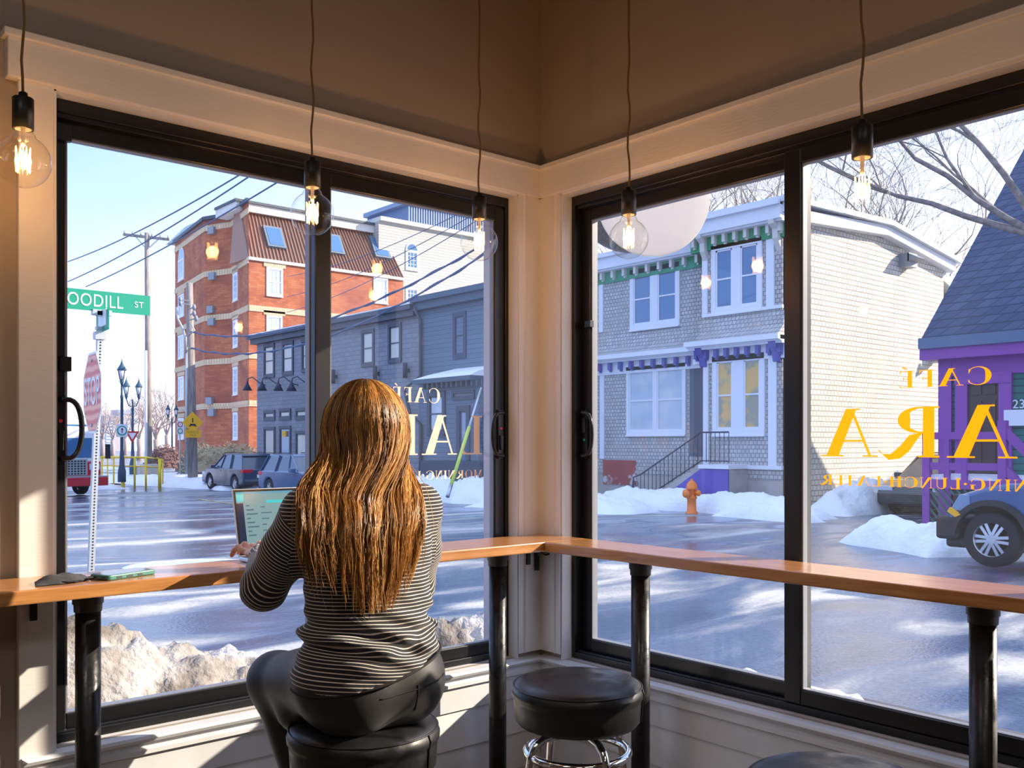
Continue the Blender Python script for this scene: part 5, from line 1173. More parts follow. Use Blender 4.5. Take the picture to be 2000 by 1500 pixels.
# --- wires
m_wire = M('wire_blue_grey', (0.09, 0.13, 0.24), 0.6)
def wire(A, Bq, r, sag, label, twist=False, group='overhead wires across the sky'):
    b = MB(); pts = []
    n = 40 if twist else 16
    for i in range(n+1):
        s = i/n; p = A+(Bq-A)*s; p.z -= sag*4*s*(1-s); pts.append(p)
    b.tube(pts, r, 5)
    if twist:
        pt = []
        for i in range(200):
            s = i/199; p = A+(Bq-A)*s; p.z -= sag*4*s*(1-s); a = s*60; pt.append(p+Vector((0, r*1.6*math.cos(a), r*1.6*math.sin(a))))
        b.tube(pt, r*0.7, 4)
    o = obj('overhead_wire', b, m_wire); tag(o, label, 'wire', group); return o
wire(at(133, 511, 50), at(500, 322, 30), 0.028, 0.25, 'uppermost thin wire crossing the blue sky left of the brick building')
wire(at(133, 550, 50), at(520, 322, 30), 0.028, 0.25, 'second thin wire crossing the blue sky above the street name board')
wire(at(168, 560, 51), at(600, 320, 28), 0.028, 0.2, 'third and lowest thin wire ending in front of the crossarm')
wire(t2+Vector((0, 0, -2.4)), at(985, 452, 26), 0.03, 1.2, 'upper twisted cable sagging in front of the brick building', True)
wire(t2+Vector((0, 0, -3.2)), at(985, 470, 26), 0.03, 1.35, 'lower twisted cable sagging in front of the brick building', True)
for i, (y0, y1) in enumerate(((520, 395), (560, 410), (590, 425))):
    wire(at(560, y0+20, 40), at(940, y1, 24), 0.012, 0.3, ('highest', 'middle', 'lowest')[i]+' of three faint wires over the metal roof in the right sash')
# --- yellow railing
m_yel = M('railing_yellow', (0.95, 0.68, 0.02), 0.45)
rl = thing('guard_railing', at(260, 930, 45), 'yellow tubular guard railing around the snowy corner', 'railing')
pts = [(196, 893, 46), (225, 893, 46), (240, 893, 44.5), (290, 894, 44), (312, 896, 44), (318, 899, 46.5), (318, 900, 50)]
top = [at(*p) for p in pts]; b = MB(); b.tube(top, 0.05, 8); b.tube([p-Vector((0, 0, 0.42)) for p in top], 0.035, 6); obj('rail', b, m_yel, rl)
for x, y, d, w in ((199, 893, 46, .04), (210, 893, 46, .03), (222, 893, 46, .04), (240, 893, 44.5, .09), (263, 893.5, 44.2, .05), (285, 894, 44, .05), (312, 896, 44, .08), (318, 899, 46.5, .04)):
    b = MB(); t = at(x, y, d); b.tube([Vector((t.x, t.y, gz(t.x, t.y))), t], w, 8); obj('railing_post', b, m_yel, rl)
q = at(280, 925, 50); b = MB(); b.box(q.x-0.3, q.x+0.3, q.y-0.3, q.y+0.3, q.z-0.3, at(280, 910, 50).z); tag(obj('concrete_block', b, m_conc, None, 0.03), 'small square brown concrete block beside the utility pole base', 'block')
# --- hydrant
hp = G(1351, 1003); m_or = M('hydrant_orange', (0.95, 0.22, 0.01), 0.4)
hy = thing('fire_hydrant', hp, 'orange fire hydrant standing in the snow across the street', 'fire hydrant'); c = hp; s = 0.98
b = MB(); b.lathe([(0.17, -0.1), (0.17, 0.05), (0.13, 0.07), (0.125, 0.40), (0.15, 0.42), (0.15, 0.47), (0.125, 0.49), (0.125, 0.66), (0.165, 0.68), (0.165, 0.72), (0.15, 0.74), (0.14, 0.82), (0.08, 0.90), (0.035, 0.92), (0.035, 0.97)], c, 20); obj('barrel', b, m_or, hy)
for dx in (-1, 1):
    b = MB(); b.lathe([(0.07, 0.0), (0.075, dx*0.2), (0.085, dx*0.2), (0.085, dx*0.26), (0.03, dx*0.3)], c+Vector((0, 0, 0.58)), 12, 'Y'); obj('side_cap', b, m_or, hy)
b = MB(); b.lathe([(0.09, 0), (0.1, -0.22), (0.11, -0.22), (0.11, -0.28), (0.03, -0.31)], c+Vector((0, 0, 0.56)), 12, 'X'); obj('front_cap', b, m_or, hy)
# ================================================================== VEHICLES (local: +x forward, +y left, z up)
m_tyre = M('tyre_black', (0.015, 0.015, 0.017), 0.8); m_rim = M('alloy_rim', (0.6, 0.6, 0.63), 0.3, 0.9); m_cglass = M('car_glass', (0.05, 0.07, 0.10), 0.05, coat=1.0)
m_plast = M('dark_plastic', (0.02, 0.02, 0.024), 0.6); m_tail = M('tail_lamp_red', (0.6, 0.01, 0.03), 0.2); m_head = M('head_lamp_clear', (0.6, 0.68, 0.75), 0.1)
def wheel(root, c, R, w, mt_, spokes=5, side=1):
    b = MB(); b.lathe([(R*0.62, -w/2), (R*0.93, -w/2), (R, -w*0.32), (R, w*0.32), (R*0.93, w/2), (R*0.62, w/2)], c, 32, 'Y', capb=False, capt=False); b.tf(mt_); wh = obj('wheel', b, m_tyre, root)
    b = MB(); b.lathe([(R*0.64, -w*0.42), (R*0.60, w*0.42*1), (R*0.64, w*0.46)], c, 32, 'Y', capb=False, capt=False)
    y = c[1]+side*w*0.33
    for k in range(spokes):
        a = 2*PI*k/spokes; a2 = 0.17
        for e in (-1, 1):
            A_ = Vector((c[0]+R*0.12*math.cos(a+e*0.5), y+side*0.01, c[2]+R*0.12*math.sin(a+e*0.5))); B_ = Vector((c[0]+R*0.62*math.cos(a+e*a2), y, c[2]+R*0.62*math.sin(a+e*a2)))
            b.bar(A_, B_, R*0.11, 0.03, Vector((0, 1, 0)))
    b.lathe([(R*0.16, -0.02), (R*0.16, side*0.03)], (c[0], y, c[2]), 12, 'Y')
    b.lathe([(R*0.66, -0.01), (R*0.60, 0.012)], (c[0], y+side*0.0, c[2]), 32, 'Y', capb=False, capt=False)
    b.tf(mt_); obj('rim', b, m_rim, wh)
    b = MB(); b.lathe([(R*0.6, -0.01), (R*0.6, 0.0)], (c[0], c[1]-side*0.02, c[2]), 24, 'Y'); b.tf(mt_); obj('brake_disc', b, m_plast, wh)
def arc(cx, cz, R, a0, a1, n=9): return [(cx+R*math.cos(math.radians(a0+(a1-a0)*i/n)), cz+R*math.sin(math.radians(a0+(a1-a0)*i/n))) for i in range(n+1)]
def suv(label, origin, heading, paint, L=4.5, Wd=1.84, Hh=1.68, R=0.35, plate='', rear=True):
    o = Vector(origin); mt_ = Matrix.Translation(o) @ Matrix.Rotation(heading, 4, 'Z'); r = thing('car', o, label, 'car')
    f = L/2; wb_ = 1.36; zb = 0.26; ar = R+0.06
    def body(y0, y1, y2, inset):
        # lofted sections across the width: outline at y: slightly smaller outline towards the sides
        prof = [(-f+0.04, zb+0.1), (-f, 0.55), (-f+0.03, 0.95), (-f+0.12, 1.02)]
        prof += [(f-1.25, 1.04), (f-0.6, 0.97), (f-0.12, 0.80), (f, 0.60), (f-0.02, zb+0.05)]
        prof += [(wb_+ar+0.02, zb)]+arc(wb_, R, ar, 0, 180)+[(wb_-ar-0.02, zb), (-wb_+ar+0.02, zb)]+arc(-wb_, R, ar, 0, 180)+[(-wb_-ar-0.02, zb)]
        return prof
    b = MB(); b.prism(body(0, 0, 0, 0), lambda x, z, t: Vector((x, t, z)), -Wd/2, Wd/2, False).tf(mt_); obj('body', b, paint, r, 0.06, seg=3)
    b = MB(); b.box(-f+0.5, f-0.5, -Wd/2+0.25, Wd/2-0.25, zb-0.05, 0.7); b.tf(mt_); obj('underbody', b, m_plast, r)
    wi, wt = Wd/2-0.06, Wd/2-0.24; zr = Hh
    lowp = [(-f+0.10, 0.99), (f-1.15, 1.02)]; 
    b = MB(); b.hexa([Vector((-f+0.08, -wi, 0.98)), Vector((f-1.1, -wi, 1.0)), Vector((f-1.1, wi, 1.0)), Vector((-f+0.08, wi, 0.98)), Vector((-f+0.55, -wt, zr-0.06)), Vector((f-2.05, -wt, zr-0.05)), Vector((f-2.05, wt, zr-0.05)), Vector((-f+0.55, wt, zr-0.06))]); b.tf(mt_); obj('cabin_glass', b, m_cglass, r, 0.03)
    b = MB(); b.hexa([Vector((-f+0.42, -wt-0.02, zr-0.1)), Vector((f-1.95, -wt-0.02, zr-0.1)), Vector((f-1.95, wt+0.02, zr-0.1)), Vector((-f+0.42, wt+0.02, zr-0.1)), Vector((-f+0.55, -wt+0.05, zr)), Vector((f-2.15, -wt+0.05, zr)), Vector((f-2.15, wt-0.05, zr)), Vector((-f+0.55, wt-0.05, zr))]); b.tf(mt_); obj('roof', b, paint, r, 0.03)
    for sg in (-1, 1):
        for (xb, xt, w) in ((-f+0.16, -f+0.55, 0.10), (-0.85, -0.75, 0.12), (0.22, 0.05, 0.06), (f-1.18, f-2.02, 0.06)):
            b = MB(); b.bar((xb, sg*(wi+0.004), 1.0), (xt, sg*(wt+0.012), zr-0.06), 0.03, w, Vector((0, 1, 0))); b.tf(mt_); obj('pillar', b, paint, r)
        b = MB(); b.box(f-1.55, f-1.38, sg*(Wd/2-0.02), sg*(Wd/2+0.2), 1.0, 1.16); b.tf(mt_); obj('mirror', b, paint, r, 0.03)
        b = MB(); b.hexa([Vector((-f-0.012, sg*(Wd/2-0.45), 0.86)), Vector((-f+0.3, sg*(Wd/2+0.008), 0.86)), Vector((-f+0.3, sg*(Wd/2-0.1), 0.86)), Vector((-f+0.05, sg*(Wd/2-0.45), 0.86)), Vector((-f-0.0, sg*(Wd/2-0.45), 1.0)), Vector((-f+0.35, sg*(Wd/2+0.008), 1.0)), Vector((-f+0.35, sg*(Wd/2-0.1), 1.0)), Vector((-f+0.05, sg*(Wd/2-0.45), 1.0))])
        b.box(-f-0.015, -f+0.32, sg*(Wd/2-0.42), sg*(Wd/2+0.01), 0.84, 0.99); b.tf(mt_); obj('tail_lamp', b, m_tail, r, 0.02)
        b = MB(); b.box(f-0.35, f-0.04, sg*(Wd/2-0.45), sg*(Wd/2+0.005), 0.68, 0.82); b.tf(mt_); obj('head_lamp', b, m_head, r, 0.02)
        b = MB(); b.box(-f+0.6, f-2.2, sg*(wt-0.02)-0.02, sg*(wt-0.02)+0.02, zr+0.02, zr+0.05); b.tf(mt_); obj('roof_rail', b, m_plast, r)
        for x in (-wb_, wb_): wheel(r, (x, sg*(Wd/2-0.13), R), R, 0.22, mt_, 5, sg)
        for x in (0.22, -0.8): 
            b = MB(); b.box(x-0.14, x, sg*(Wd/2-0.01), sg*(Wd/2+0.02), 0.88, 0.91); b.tf(mt_); obj('door_handle', b, paint, r)
    b = MB(); b.box(-f-0.03, -f+0.25, -Wd/2+0.03, Wd/2-0.03, 0.30, 0.44); b.tf(mt_); obj('bumper', b, m_plast, r, 0.02)
    b = MB(); b.box(-f-0.02, -f, -0.26, 0.26, 0.62, 0.76); b.tf(mt_); lp = obj('licence_plate', b, m_swhite, r)
    b = MB(); b.lathe([(0.06, -0.025), (0.06, 0.0)], (-f, 0, 0.88), 16, 'X'); b.tf(mt_); obj('badge', b, m_rim, r)
    b = MB(); b.box(-f-0.028, -f-0.01, -0.12, 0.12, 0.37, 0.39); b.tf(mt_); obj('reflector', b, m_tail, r)
    return r
m_navy = M('paint_navy', (0.03, 0.05, 0.10), 0.25, coat=1.0); m_blue = M('paint_blue', (0.03, 0.10, 0.22), 0.25, coat=1.0)
# rear-left corner of the first SUV
dv = 41.5; pr = at(478, 948, dv)
suv('dark navy hatchback SUV seen from behind, nearer the brick building', (at(470, 948, 43.2).x, at(470, 948, 43.2).y, gz(18, 40)), PI/2, m_navy)
cc = at(598, 946, 36.3); suv('blue SUV parked behind the black stile, half hidden by it', (cc.x, cc.y, gz(cc.x, cc.y)), -PI/2, m_blue)
# --- fire engine
fe = at(140, 948, 37.5); fo = Vector((fe.x, fe.y, gz(fe.x, fe.y))); mt_ = Matrix.Translation(fo) @ Matrix.Rotation(math.radians(-78), 4, 'Z')
fr = thing('fire_engine', fo, 'red and white fire engine coming up the street at the far left', 'truck'); m_fr = M('fire_red', (0.55, 0.02, 0.03), 0.3, coat=0.8)
def FB(nm, mat, *bx, bev=0.0, parent=None):
    b = MB()
    for q in bx: b.box(*q)
    b.tf(mt_); return obj(nm, b, mat, parent or fr, bev)
cabw = FB('cab', m_swhite, (-2.2, 0, -1.2, 1.2, 1.35, 2.75), bev=0.1)
FB('body', m_fr, (-2.2, 0.02, -1.22, 1.22, 0.75, 1.4), (-8, -2.2, -1.22, 1.22, 0.6, 2.9), bev=0.04)
FB('windscreen', MATS['house_window_glass'], (-0.05, 0.03, -1.08, 1.08, 1.55, 2.35), parent=cabw)
FB('cab_side_window', MATS['house_window_glass'], (-1.6, -0.3, -1.23, 1.23, 1.55, 2.3), parent=cabw)
gr = FB('grille', m_galv, (0.0, 0.06, -0.62, 0.62, 0.85, 1.5))
FB('grille_slot', m_plast, *[(0.05, 0.075, -0.58+0.13*i, -0.58+0.13*i+0.08, 0.88+0.1*j, 0.94+0.1*j) for i in range(9) for j in range(6)], parent=gr)['kind'] = 'stuff'
for sg in (-1, 1):
    FB('head_lamp', m_head, (0.0, 0.06, sg*0.72, sg*1.15, 1.05, 1.30), bev=0.02); FB('flasher', m_tail, (0.0, 0.06, sg*0.72, sg*1.15, 0.92, 1.02))
    FB('mirror', m_plast, (0.1, 0.25, sg*1.35, sg*1.5, 1.5, 2.1))
    for x in (-1.3, -6): wheel(fr, (x, sg*1.05, 0.5), 0.5, 0.3, mt_, 6, sg)
bp = FB('bumper', m_fr, (0.0, 0.55, -1.25, 1.25, 0.42, 0.78), bev=0.03); FB('bumper_top', m_galv, (0.0, 0.55, -1.25, 1.25, 0.78, 0.82), parent=bp)
b = MB(); b.lathe([(0.02, 0.56), (0.14, 0.60), (0.02, 0.64)], (0, 0.7, 0.6), 16, 'X'); b.tf(mt_); obj('siren', b, m_rim, bp)
FB('light_bar', m_blueglass, (-1.0, -0.5, -0.9, 0.9, 2.75, 2.9)); FB('roof_hatch', m_swhite, (-2.0, -0.2, -1.1, 1.1, 2.75, 2.82))
FB('marker_light', m_or, (-0.1, 0.04, -1.1, -0.95, 2.45, 2.52), (-0.1, 0.04, 0.95, 1.1, 2.45, 2.52), parent=cabw)
# --- pickup truck at the right edge
Rw = 0.40; wx = onX(1936, 1054, 14.0); m_pb = M('pickup_blue', (0.01, 0.07, 0.24), 0.22, coat=1.0)
front_y = onX(1840, 1000, 14.0).y; zg2 = wx.z-Rw
po_ = Vector((14.95, wx.y, zg2)); mt_ = Matrix.Translation(po_) @ Matrix.Rotation(PI/2, 4, 'Z'); pk_ = thing('pickup_truck', po_, 'dark blue pickup truck with black wheel arch and silver six spoke wheel', 'pickup truck')
Fx = front_y-wx.y; ar = Rw+0.10   # front wheel at x=0; +x forward ; +y is towards -X world (the street side facing us)
hz = onX(1880, 950, 14.0).z-zg2
prof = [(-4.6, 0.55), (-4.6, 1.12), (-1.1, 1.16), (-1.0, hz+0.08), (-0.2, hz+0.06), (Fx-0.55, hz-0.02), (Fx-0.22, hz-0.14), (Fx-0.08, hz-0.42), (Fx-0.05, 0.62), (ar+0.05, 0.55)]+arc(0, Rw, ar, 18, 162, 12)+[(-ar-0.05, 0.42), (-2.9, 0.42)]+arc(-3.6, Rw, ar, 15, 165, 12)
b = MB(); b.prism(prof, lambda x, z, t: Vector((x, t, z)), -0.95, 0.95).tf(mt_); obj('body', b, m_pb, pk_, 0.07, seg=3)
b = MB(); b.hexa([Vector((-2.9, -0.85, 1.1)), Vector((-0.75, -0.85, 1.15)), Vector((-0.75, 0.85, 1.15)), Vector((-2.9, 0.85, 1.1)), Vector((-2.7, -0.7, 1.8)), Vector((-1.5, -0.7, 1.82)), Vector((-1.5, 0.7, 1.82)), Vector((-2.7, 0.7, 1.8))]); b.tf(mt_); obj('cabin', b, m_cglass, pk_, 0.04)
b = MB(); ao, ai = ar+0.07, ar-0.01; ou = arc(0, Rw, ao, 5, 175, 16); inn = arc(0, Rw, ai, 175, 5, 16)
for i in range(16): b.prism([ou[i], ou[i+1], inn[15-i], inn[16-i]], lambda x, z, t: Vector((x, t, z)), 0.90, 1.02)
b.tf(mt_); fl = obj('wheel_arch_flare', b, m_plast, pk_)
b = MB(); b.box(Fx-0.25, Fx+0.10, -0.97, 0.97, 0.36, 0.70); b.box(Fx-0.35, Fx-0.02, -0.9, 0.9, 0.24, 0.40); b.tf(mt_); obj('bumper', b, m_plast, pk_, 0.05)
b = MB(); b.hexa([Vector((Fx-0.42, 0.6, hz-0.36)), Vector((Fx-0.04, 0.6, hz-0.36)), Vector((Fx-0.12, 0.965, hz-0.36)), Vector((Fx-0.42, 0.965, hz-0.36)), Vector((Fx-0.40, 0.6, hz-0.12)), Vector((Fx-0.18, 0.6, hz-0.12)), Vector((Fx-0.26, 0.965, hz-0.12)), Vector((Fx-0.40, 0.965, hz-0.12))]); b.tf(mt_); obj('head_lamp', b, M('lamp_blue_clear', (0.2, 0.32, 0.5), 0.08), pk_, 0.01)
b = MB(); q_ = [(ar-0.02, 0.70), (ar+0.10, 0.78), (ar+0.06, 0.84), (ar-0.10, 0.74)]; b.prism(q_, lambda x, z, t: Vector((x, t, z)), 0.97, 1.03).tf(mt_); obj('amber_marker', b, m_amb, pk_)
b = MB(); b.box(Fx-0.12, Fx, -0.6, 0.6, 0.72, hz-0.14); b.tf(mt_); obj('grille', b, m_plast, pk_, 0.02)
b = MB(); b.box(-4.2, Fx-0.4, -0.7, 0.7, 0.3, 0.9); b.tf(mt_); obj('underbody', b, m_plast, pk_)
for sg in (1, -1):
    wheel(pk_, (0, sg*0.84, Rw), Rw, 0.26, mt_, 6, sg); wheel(pk_, (-3.6, sg*0.84, Rw), Rw, 0.26, mt_, 6, sg)
# dark car nose parked beyond the porch
cc = at(1800, 940, 33); suv('dark car parked in the driveway between the two houses, mostly hidden', (27.2, 12.4, gz(27, 12)), math.radians(180), M('paint_black', (0.02, 0.02, 0.025), 0.25, coat=1))
# ================================================================== round hanging sign and dark disc outside the right window
m_sgn = translucent('hanging_sign_cream', (0.95, 0.90, 0.84), 0.45); m_sgnd = M('dark_disc', (0.05, 0.055, 0.06), 0.35, noise=(60, (0.2, 0.2, 0.2), (1, 1, 1), (0.62, 0.7)))
def disc(label, px, py, wpx, hpx, d, mat, name, yaw):
    c = at(px, py, d); R = hpx*d/F; mt_ = Matrix.Translation(c) @ Matrix.Rotation(yaw, 4, 'Z')
    r = thing(name, (c.x, c.y, c.z+R), label, 'hanging sign')
    b = MB(); b.lathe([(R, -0.02), (R, 0.02)], (0, 0, 0), 72, 'Y', smooth=False); b.tf(mt_); bd = obj('board', b, mat, r)
    b = MB()
    for x in (-0.1, 0.1): b.tube([mt_ @ Vector((x, 0, R*0.9)), mt_ @ Vector((x, 0, R+0.5))], 0.008, 6)
    zt_ = c.z+R+0.5; b.tube([Vector((2.62, 2.85, zt_)), Vector((c.x, c.y, zt_)), Vector((c.x, c.y, zt_))+(Vector((c.x, c.y, 0))-Vector((2.62, 2.85, 0))).normalized()*0.3], 0.018, 8)
    obj('hanger_rod', b, m_black, r)
    return r, bd, mt_, R
yaw = -TH
r1, bd1, mt1_, R1 = disc('round cream hanging sign outside the right window with arched white letters', 1276, 392, 88, 108, 4.6, m_sgn, 'hanging_sign', -TH-0.08)
b = MB()
def arct(a, z, t):   # letters set along the lower part of an arc
    return None
letters = [('A', -1.35), ('R', -1.02), ('A', -0.68)]
xs = [(0.0, 'R', 0.125), (0.125, 'A', 0.10)]
for (ch, x0, z0, ang_) in (('A', -0.055, 0.215, 0.02), ('R', 0.02, 0.185, 0.06), ('A', 0.115, 0.145, 0.16)):
    polys, w = glyph(ch); s_ = 0.095; ca, sa = math.cos(ang_), math.sin(ang_)
    for p in polys: b.prism([(x0+(a*ca-z*0.0+z*sa*0.0)*s_*0.85, z0+(z-a*sa)*s_) for a, z in p], lambda a, z, t: mt1_ @ Vector((a, t, z)), -0.024, -0.0205)
b.prism([(0.218+0.015*math.cos(i*PI/8), 0.155+0.022*math.sin(i*PI/8)) for i in range(16)], lambda a, z, t: mt1_ @ Vector((a, t, z)), -0.024, -0.0205)
obj('lettering', b, M('sign_letter_white', (1.0, 1.0, 1.0), 0.5), bd1)
r2, bd2, mt2_, R2 = disc('round dark disc just behind the cream hanging sign, at the window edge', 1232, 385, 84, 108, 5.3, m_sgnd, 'hanging_sign', -TH-0.05)  # second, darker disc behind the cream sign
# ================================================================== TREES
m_bark = M('bark_grey_brown', (0.19, 0.16, 0.15), 0.85, noise=(8, (0.34, 0.29, 0.26))); m_bark2 = M('bark_pale', (0.34, 0.29, 0.25), 0.85, noise=(5, (0.5, 0.43, 0.37)))
def tree(label, base, H, r0, seed, mat, dirs=None, depth=6, spread=0.55, droop=0.0, trunk=0.3, minr=0.006):
    R_ = random.Random(seed); bl, bt = MB(), MB()
    def grow(p, d, L, r, lv):
        n = 4 if lv < 3 else 3; pts = [p]; dd = d.copy(); rr = [r]
        for i in range(n):
            dd = (dd+Vector((R_.uniform(-1, 1), R_.uniform(-1, 1), R_.uniform(-0.6, 0.9)-droop*lv*0.15))*0.16*(1+lv*0.35)).normalized()
            pts.append(pts[-1]+dd*(L/n)); rr.append(max(minr*0.6, r*(1-0.42*(i+1)/n)))
        (bl if lv < 3 else bt).tube(pts, rr, 8 if lv < 2 else (5 if lv < 4 else 3), caps=False)
        if lv >= depth: return
        k = 3 if lv < 3 else R_.choice((2, 3))
        for j in range(k):
            i = n if j == 0 else R_.randint(1, n); ax = Vector((R_.uniform(-1, 1), R_.uniform(-1, 1), R_.uniform(-0.3, 0.6))); 
            nd = (dd*(1.0 if j else 1.3)+ax.normalized()*spread*(1.3 if j else 0.6)).normalized()
            grow(pts[i], nd, L*R_.uniform(0.62, 0.85), rr[i]*R_.uniform(0.5, 0.72) if j else rr[i]*0.85, lv+1)
    r = thing('bare_tree', base, label, 'tree')
    bp_ = Vector(base); tt = bp_+Vector((0, 0, H*trunk)); bl.tube([bp_-Vector((0, 0, 0.3)), bp_+Vector((0.05, 0, H*trunk*0.5)), tt], [r0*1.25, r0*1.05, r0], 10)
    for dv_ in (dirs or [(0.5, 0.2, 1), (-0.5, 0.3, 1), (0.1, -0.6, 1), (-0.1, 0.1, 1.3)]):
        grow(tt, Vector(dv_).normalized(), H*0.24, r0*0.5, 1)
    obj('limbs', bl, mat, r, fix=False); o = obj('twigs', bt, mat, r, fix=False); o['kind'] = 'stuff'
    return r
# big tree in front of the green house: trunk just outside the frame, limbs reaching left
bt = at(2035, 900, 17.5); bt.z = gz(bt.x, bt.y)
lf = Vector((-CU, SU, 0))
tree('big bare tree at the right edge whose branches reach over the dark roof', bt, 11.5, 0.15, 5, m_bark, dirs=[tuple(lf*1.3+Vector((0, 0, 0.6))), tuple(lf*0.8+Vector((0.1, 0, 1.1))), tuple(lf*0.35+Vector((0, 0, 1.3))), (0.3, -0.4, 1.0), tuple(lf*1.5+Vector((0.4, 0.3, 0.45)))], depth=8, spread=0.7, trunk=0.5, minr=0.006)
for i, (px, d, H, sd, lab) in enumerate(((1425, 44, 15.5, 21, 'bare tree with thick pale limbs behind the shingled house roof, left of the stile'), (1640, 46, 17.0, 22, 'bare tree behind the long sunlit shingle wall, right of the black stile'), (1770, 52, 18, 23, 'tall bare tree far behind the shingled house, left of the dark blue roof'), (1300, 52, 15.5, 25, 'bare tree behind the house roof beside the round hanging sign'))):
    p = at(px, 900, d); p.z = -0.7; tree(lab, p, H, 0.34, sd, m_bark2 if i == 0 else m_bark, depth=6, spread=0.6, trunk=0.42 if i else 0.5, minr=0.016)
for i, (px, d, H, sd) in enumerate(((220, 150, 9, 31), (272, 120, 9, 32), (305, 100, 8.5, 33), (245, 170, 10, 34), (326, 130, 11, 35), (200, 140, 9, 36), (288, 160, 10, 37))):
    p = at(px, 880, d); p.z = -0.7; tree(('far bare tree in the hazy winter tree line, near the %s' % ('fire engine', 'pole with the yield sign', 'tall utility pole', 'single lantern lamp', 'corner of the brick building', 'back of the stop sign', 'white conduit')[i]), p, H, 0.3, sd, M('far_bark', (0.42, 0.33, 0.30), 0.9), depth=5, spread=0.6, minr=0.03)
# hedges
def bush(label, c, rx, ry, rz, mat, seed, n=900, name='clipped_hedge'):
    R_ = random.Random(seed); b = MB()
    for i in range(n):
        u = Vector((R_.gauss(0, 1), R_.gauss(0, 1), abs(R_.gauss(0, 1)))).normalized(); k = R_.uniform(0.75, 1.0)
        p = Vector((c[0]+u.x*rx*k, c[1]+u.y*ry*k, c[2]+u.z*rz*k)); e = Vector((R_.uniform(-1, 1), R_.uniform(-1, 1), R_.uniform(-0.2, 1)))*0.22; f = e.orthogonal().normalized()*0.05
        b.add([p-f, p+f, p+e], [(0, 1, 2)])
    b2 = MB(); vs = []; fs = []
    for i in range(9):
        for j in range(18):
            a = j/18*2*PI; t = i/8*PI/2; k = 0.85+0.1*mnoise.noise(Vector((a*2, t*3, seed))); vs.append((c[0]+rx*k*math.cos(t)*math.cos(a), c[1]+ry*k*math.cos(t)*math.sin(a), c[2]+rz*k*math.sin(t)))
    for i in range(8):
        for j in range(18): fs.append((i*18+j, i*18+(j+1) % 18, (i+1)*18+(j+1) % 18, (i+1)*18+j))
    b2.add(vs, fs, True); r = thing(name, c, label, 'hedge'); obj('foliage', b2, mat, r); o = obj('twigs', b, mat, r, fix=False); o['kind'] = 'stuff'
q = at(323, 905, 60); bush('round dark reddish brown bush on two stems left of the leaning pole', (q.x, q.y, q.z-0.3), 1.3, 1.2, 1.5, M('bush_red_brown', (0.16, 0.09, 0.08), 0.9), 1)
q = at(392, 905, 56); bush('round olive green bush right behind the leaning pole', (q.x, q.y, q.z-0.6), 1.4, 1.2, 1.8, M('bush_olive', (0.17, 0.17, 0.12), 0.9), 2)
q = at(450, 905, 56); bush('long pale straw coloured hedge at the foot of the brick building', (q.x, q.y, q.z-0.5), 3.2, 1.0, 1.7, M('hedge_straw', (0.45, 0.36, 0.22), 0.9), 3, 1600)
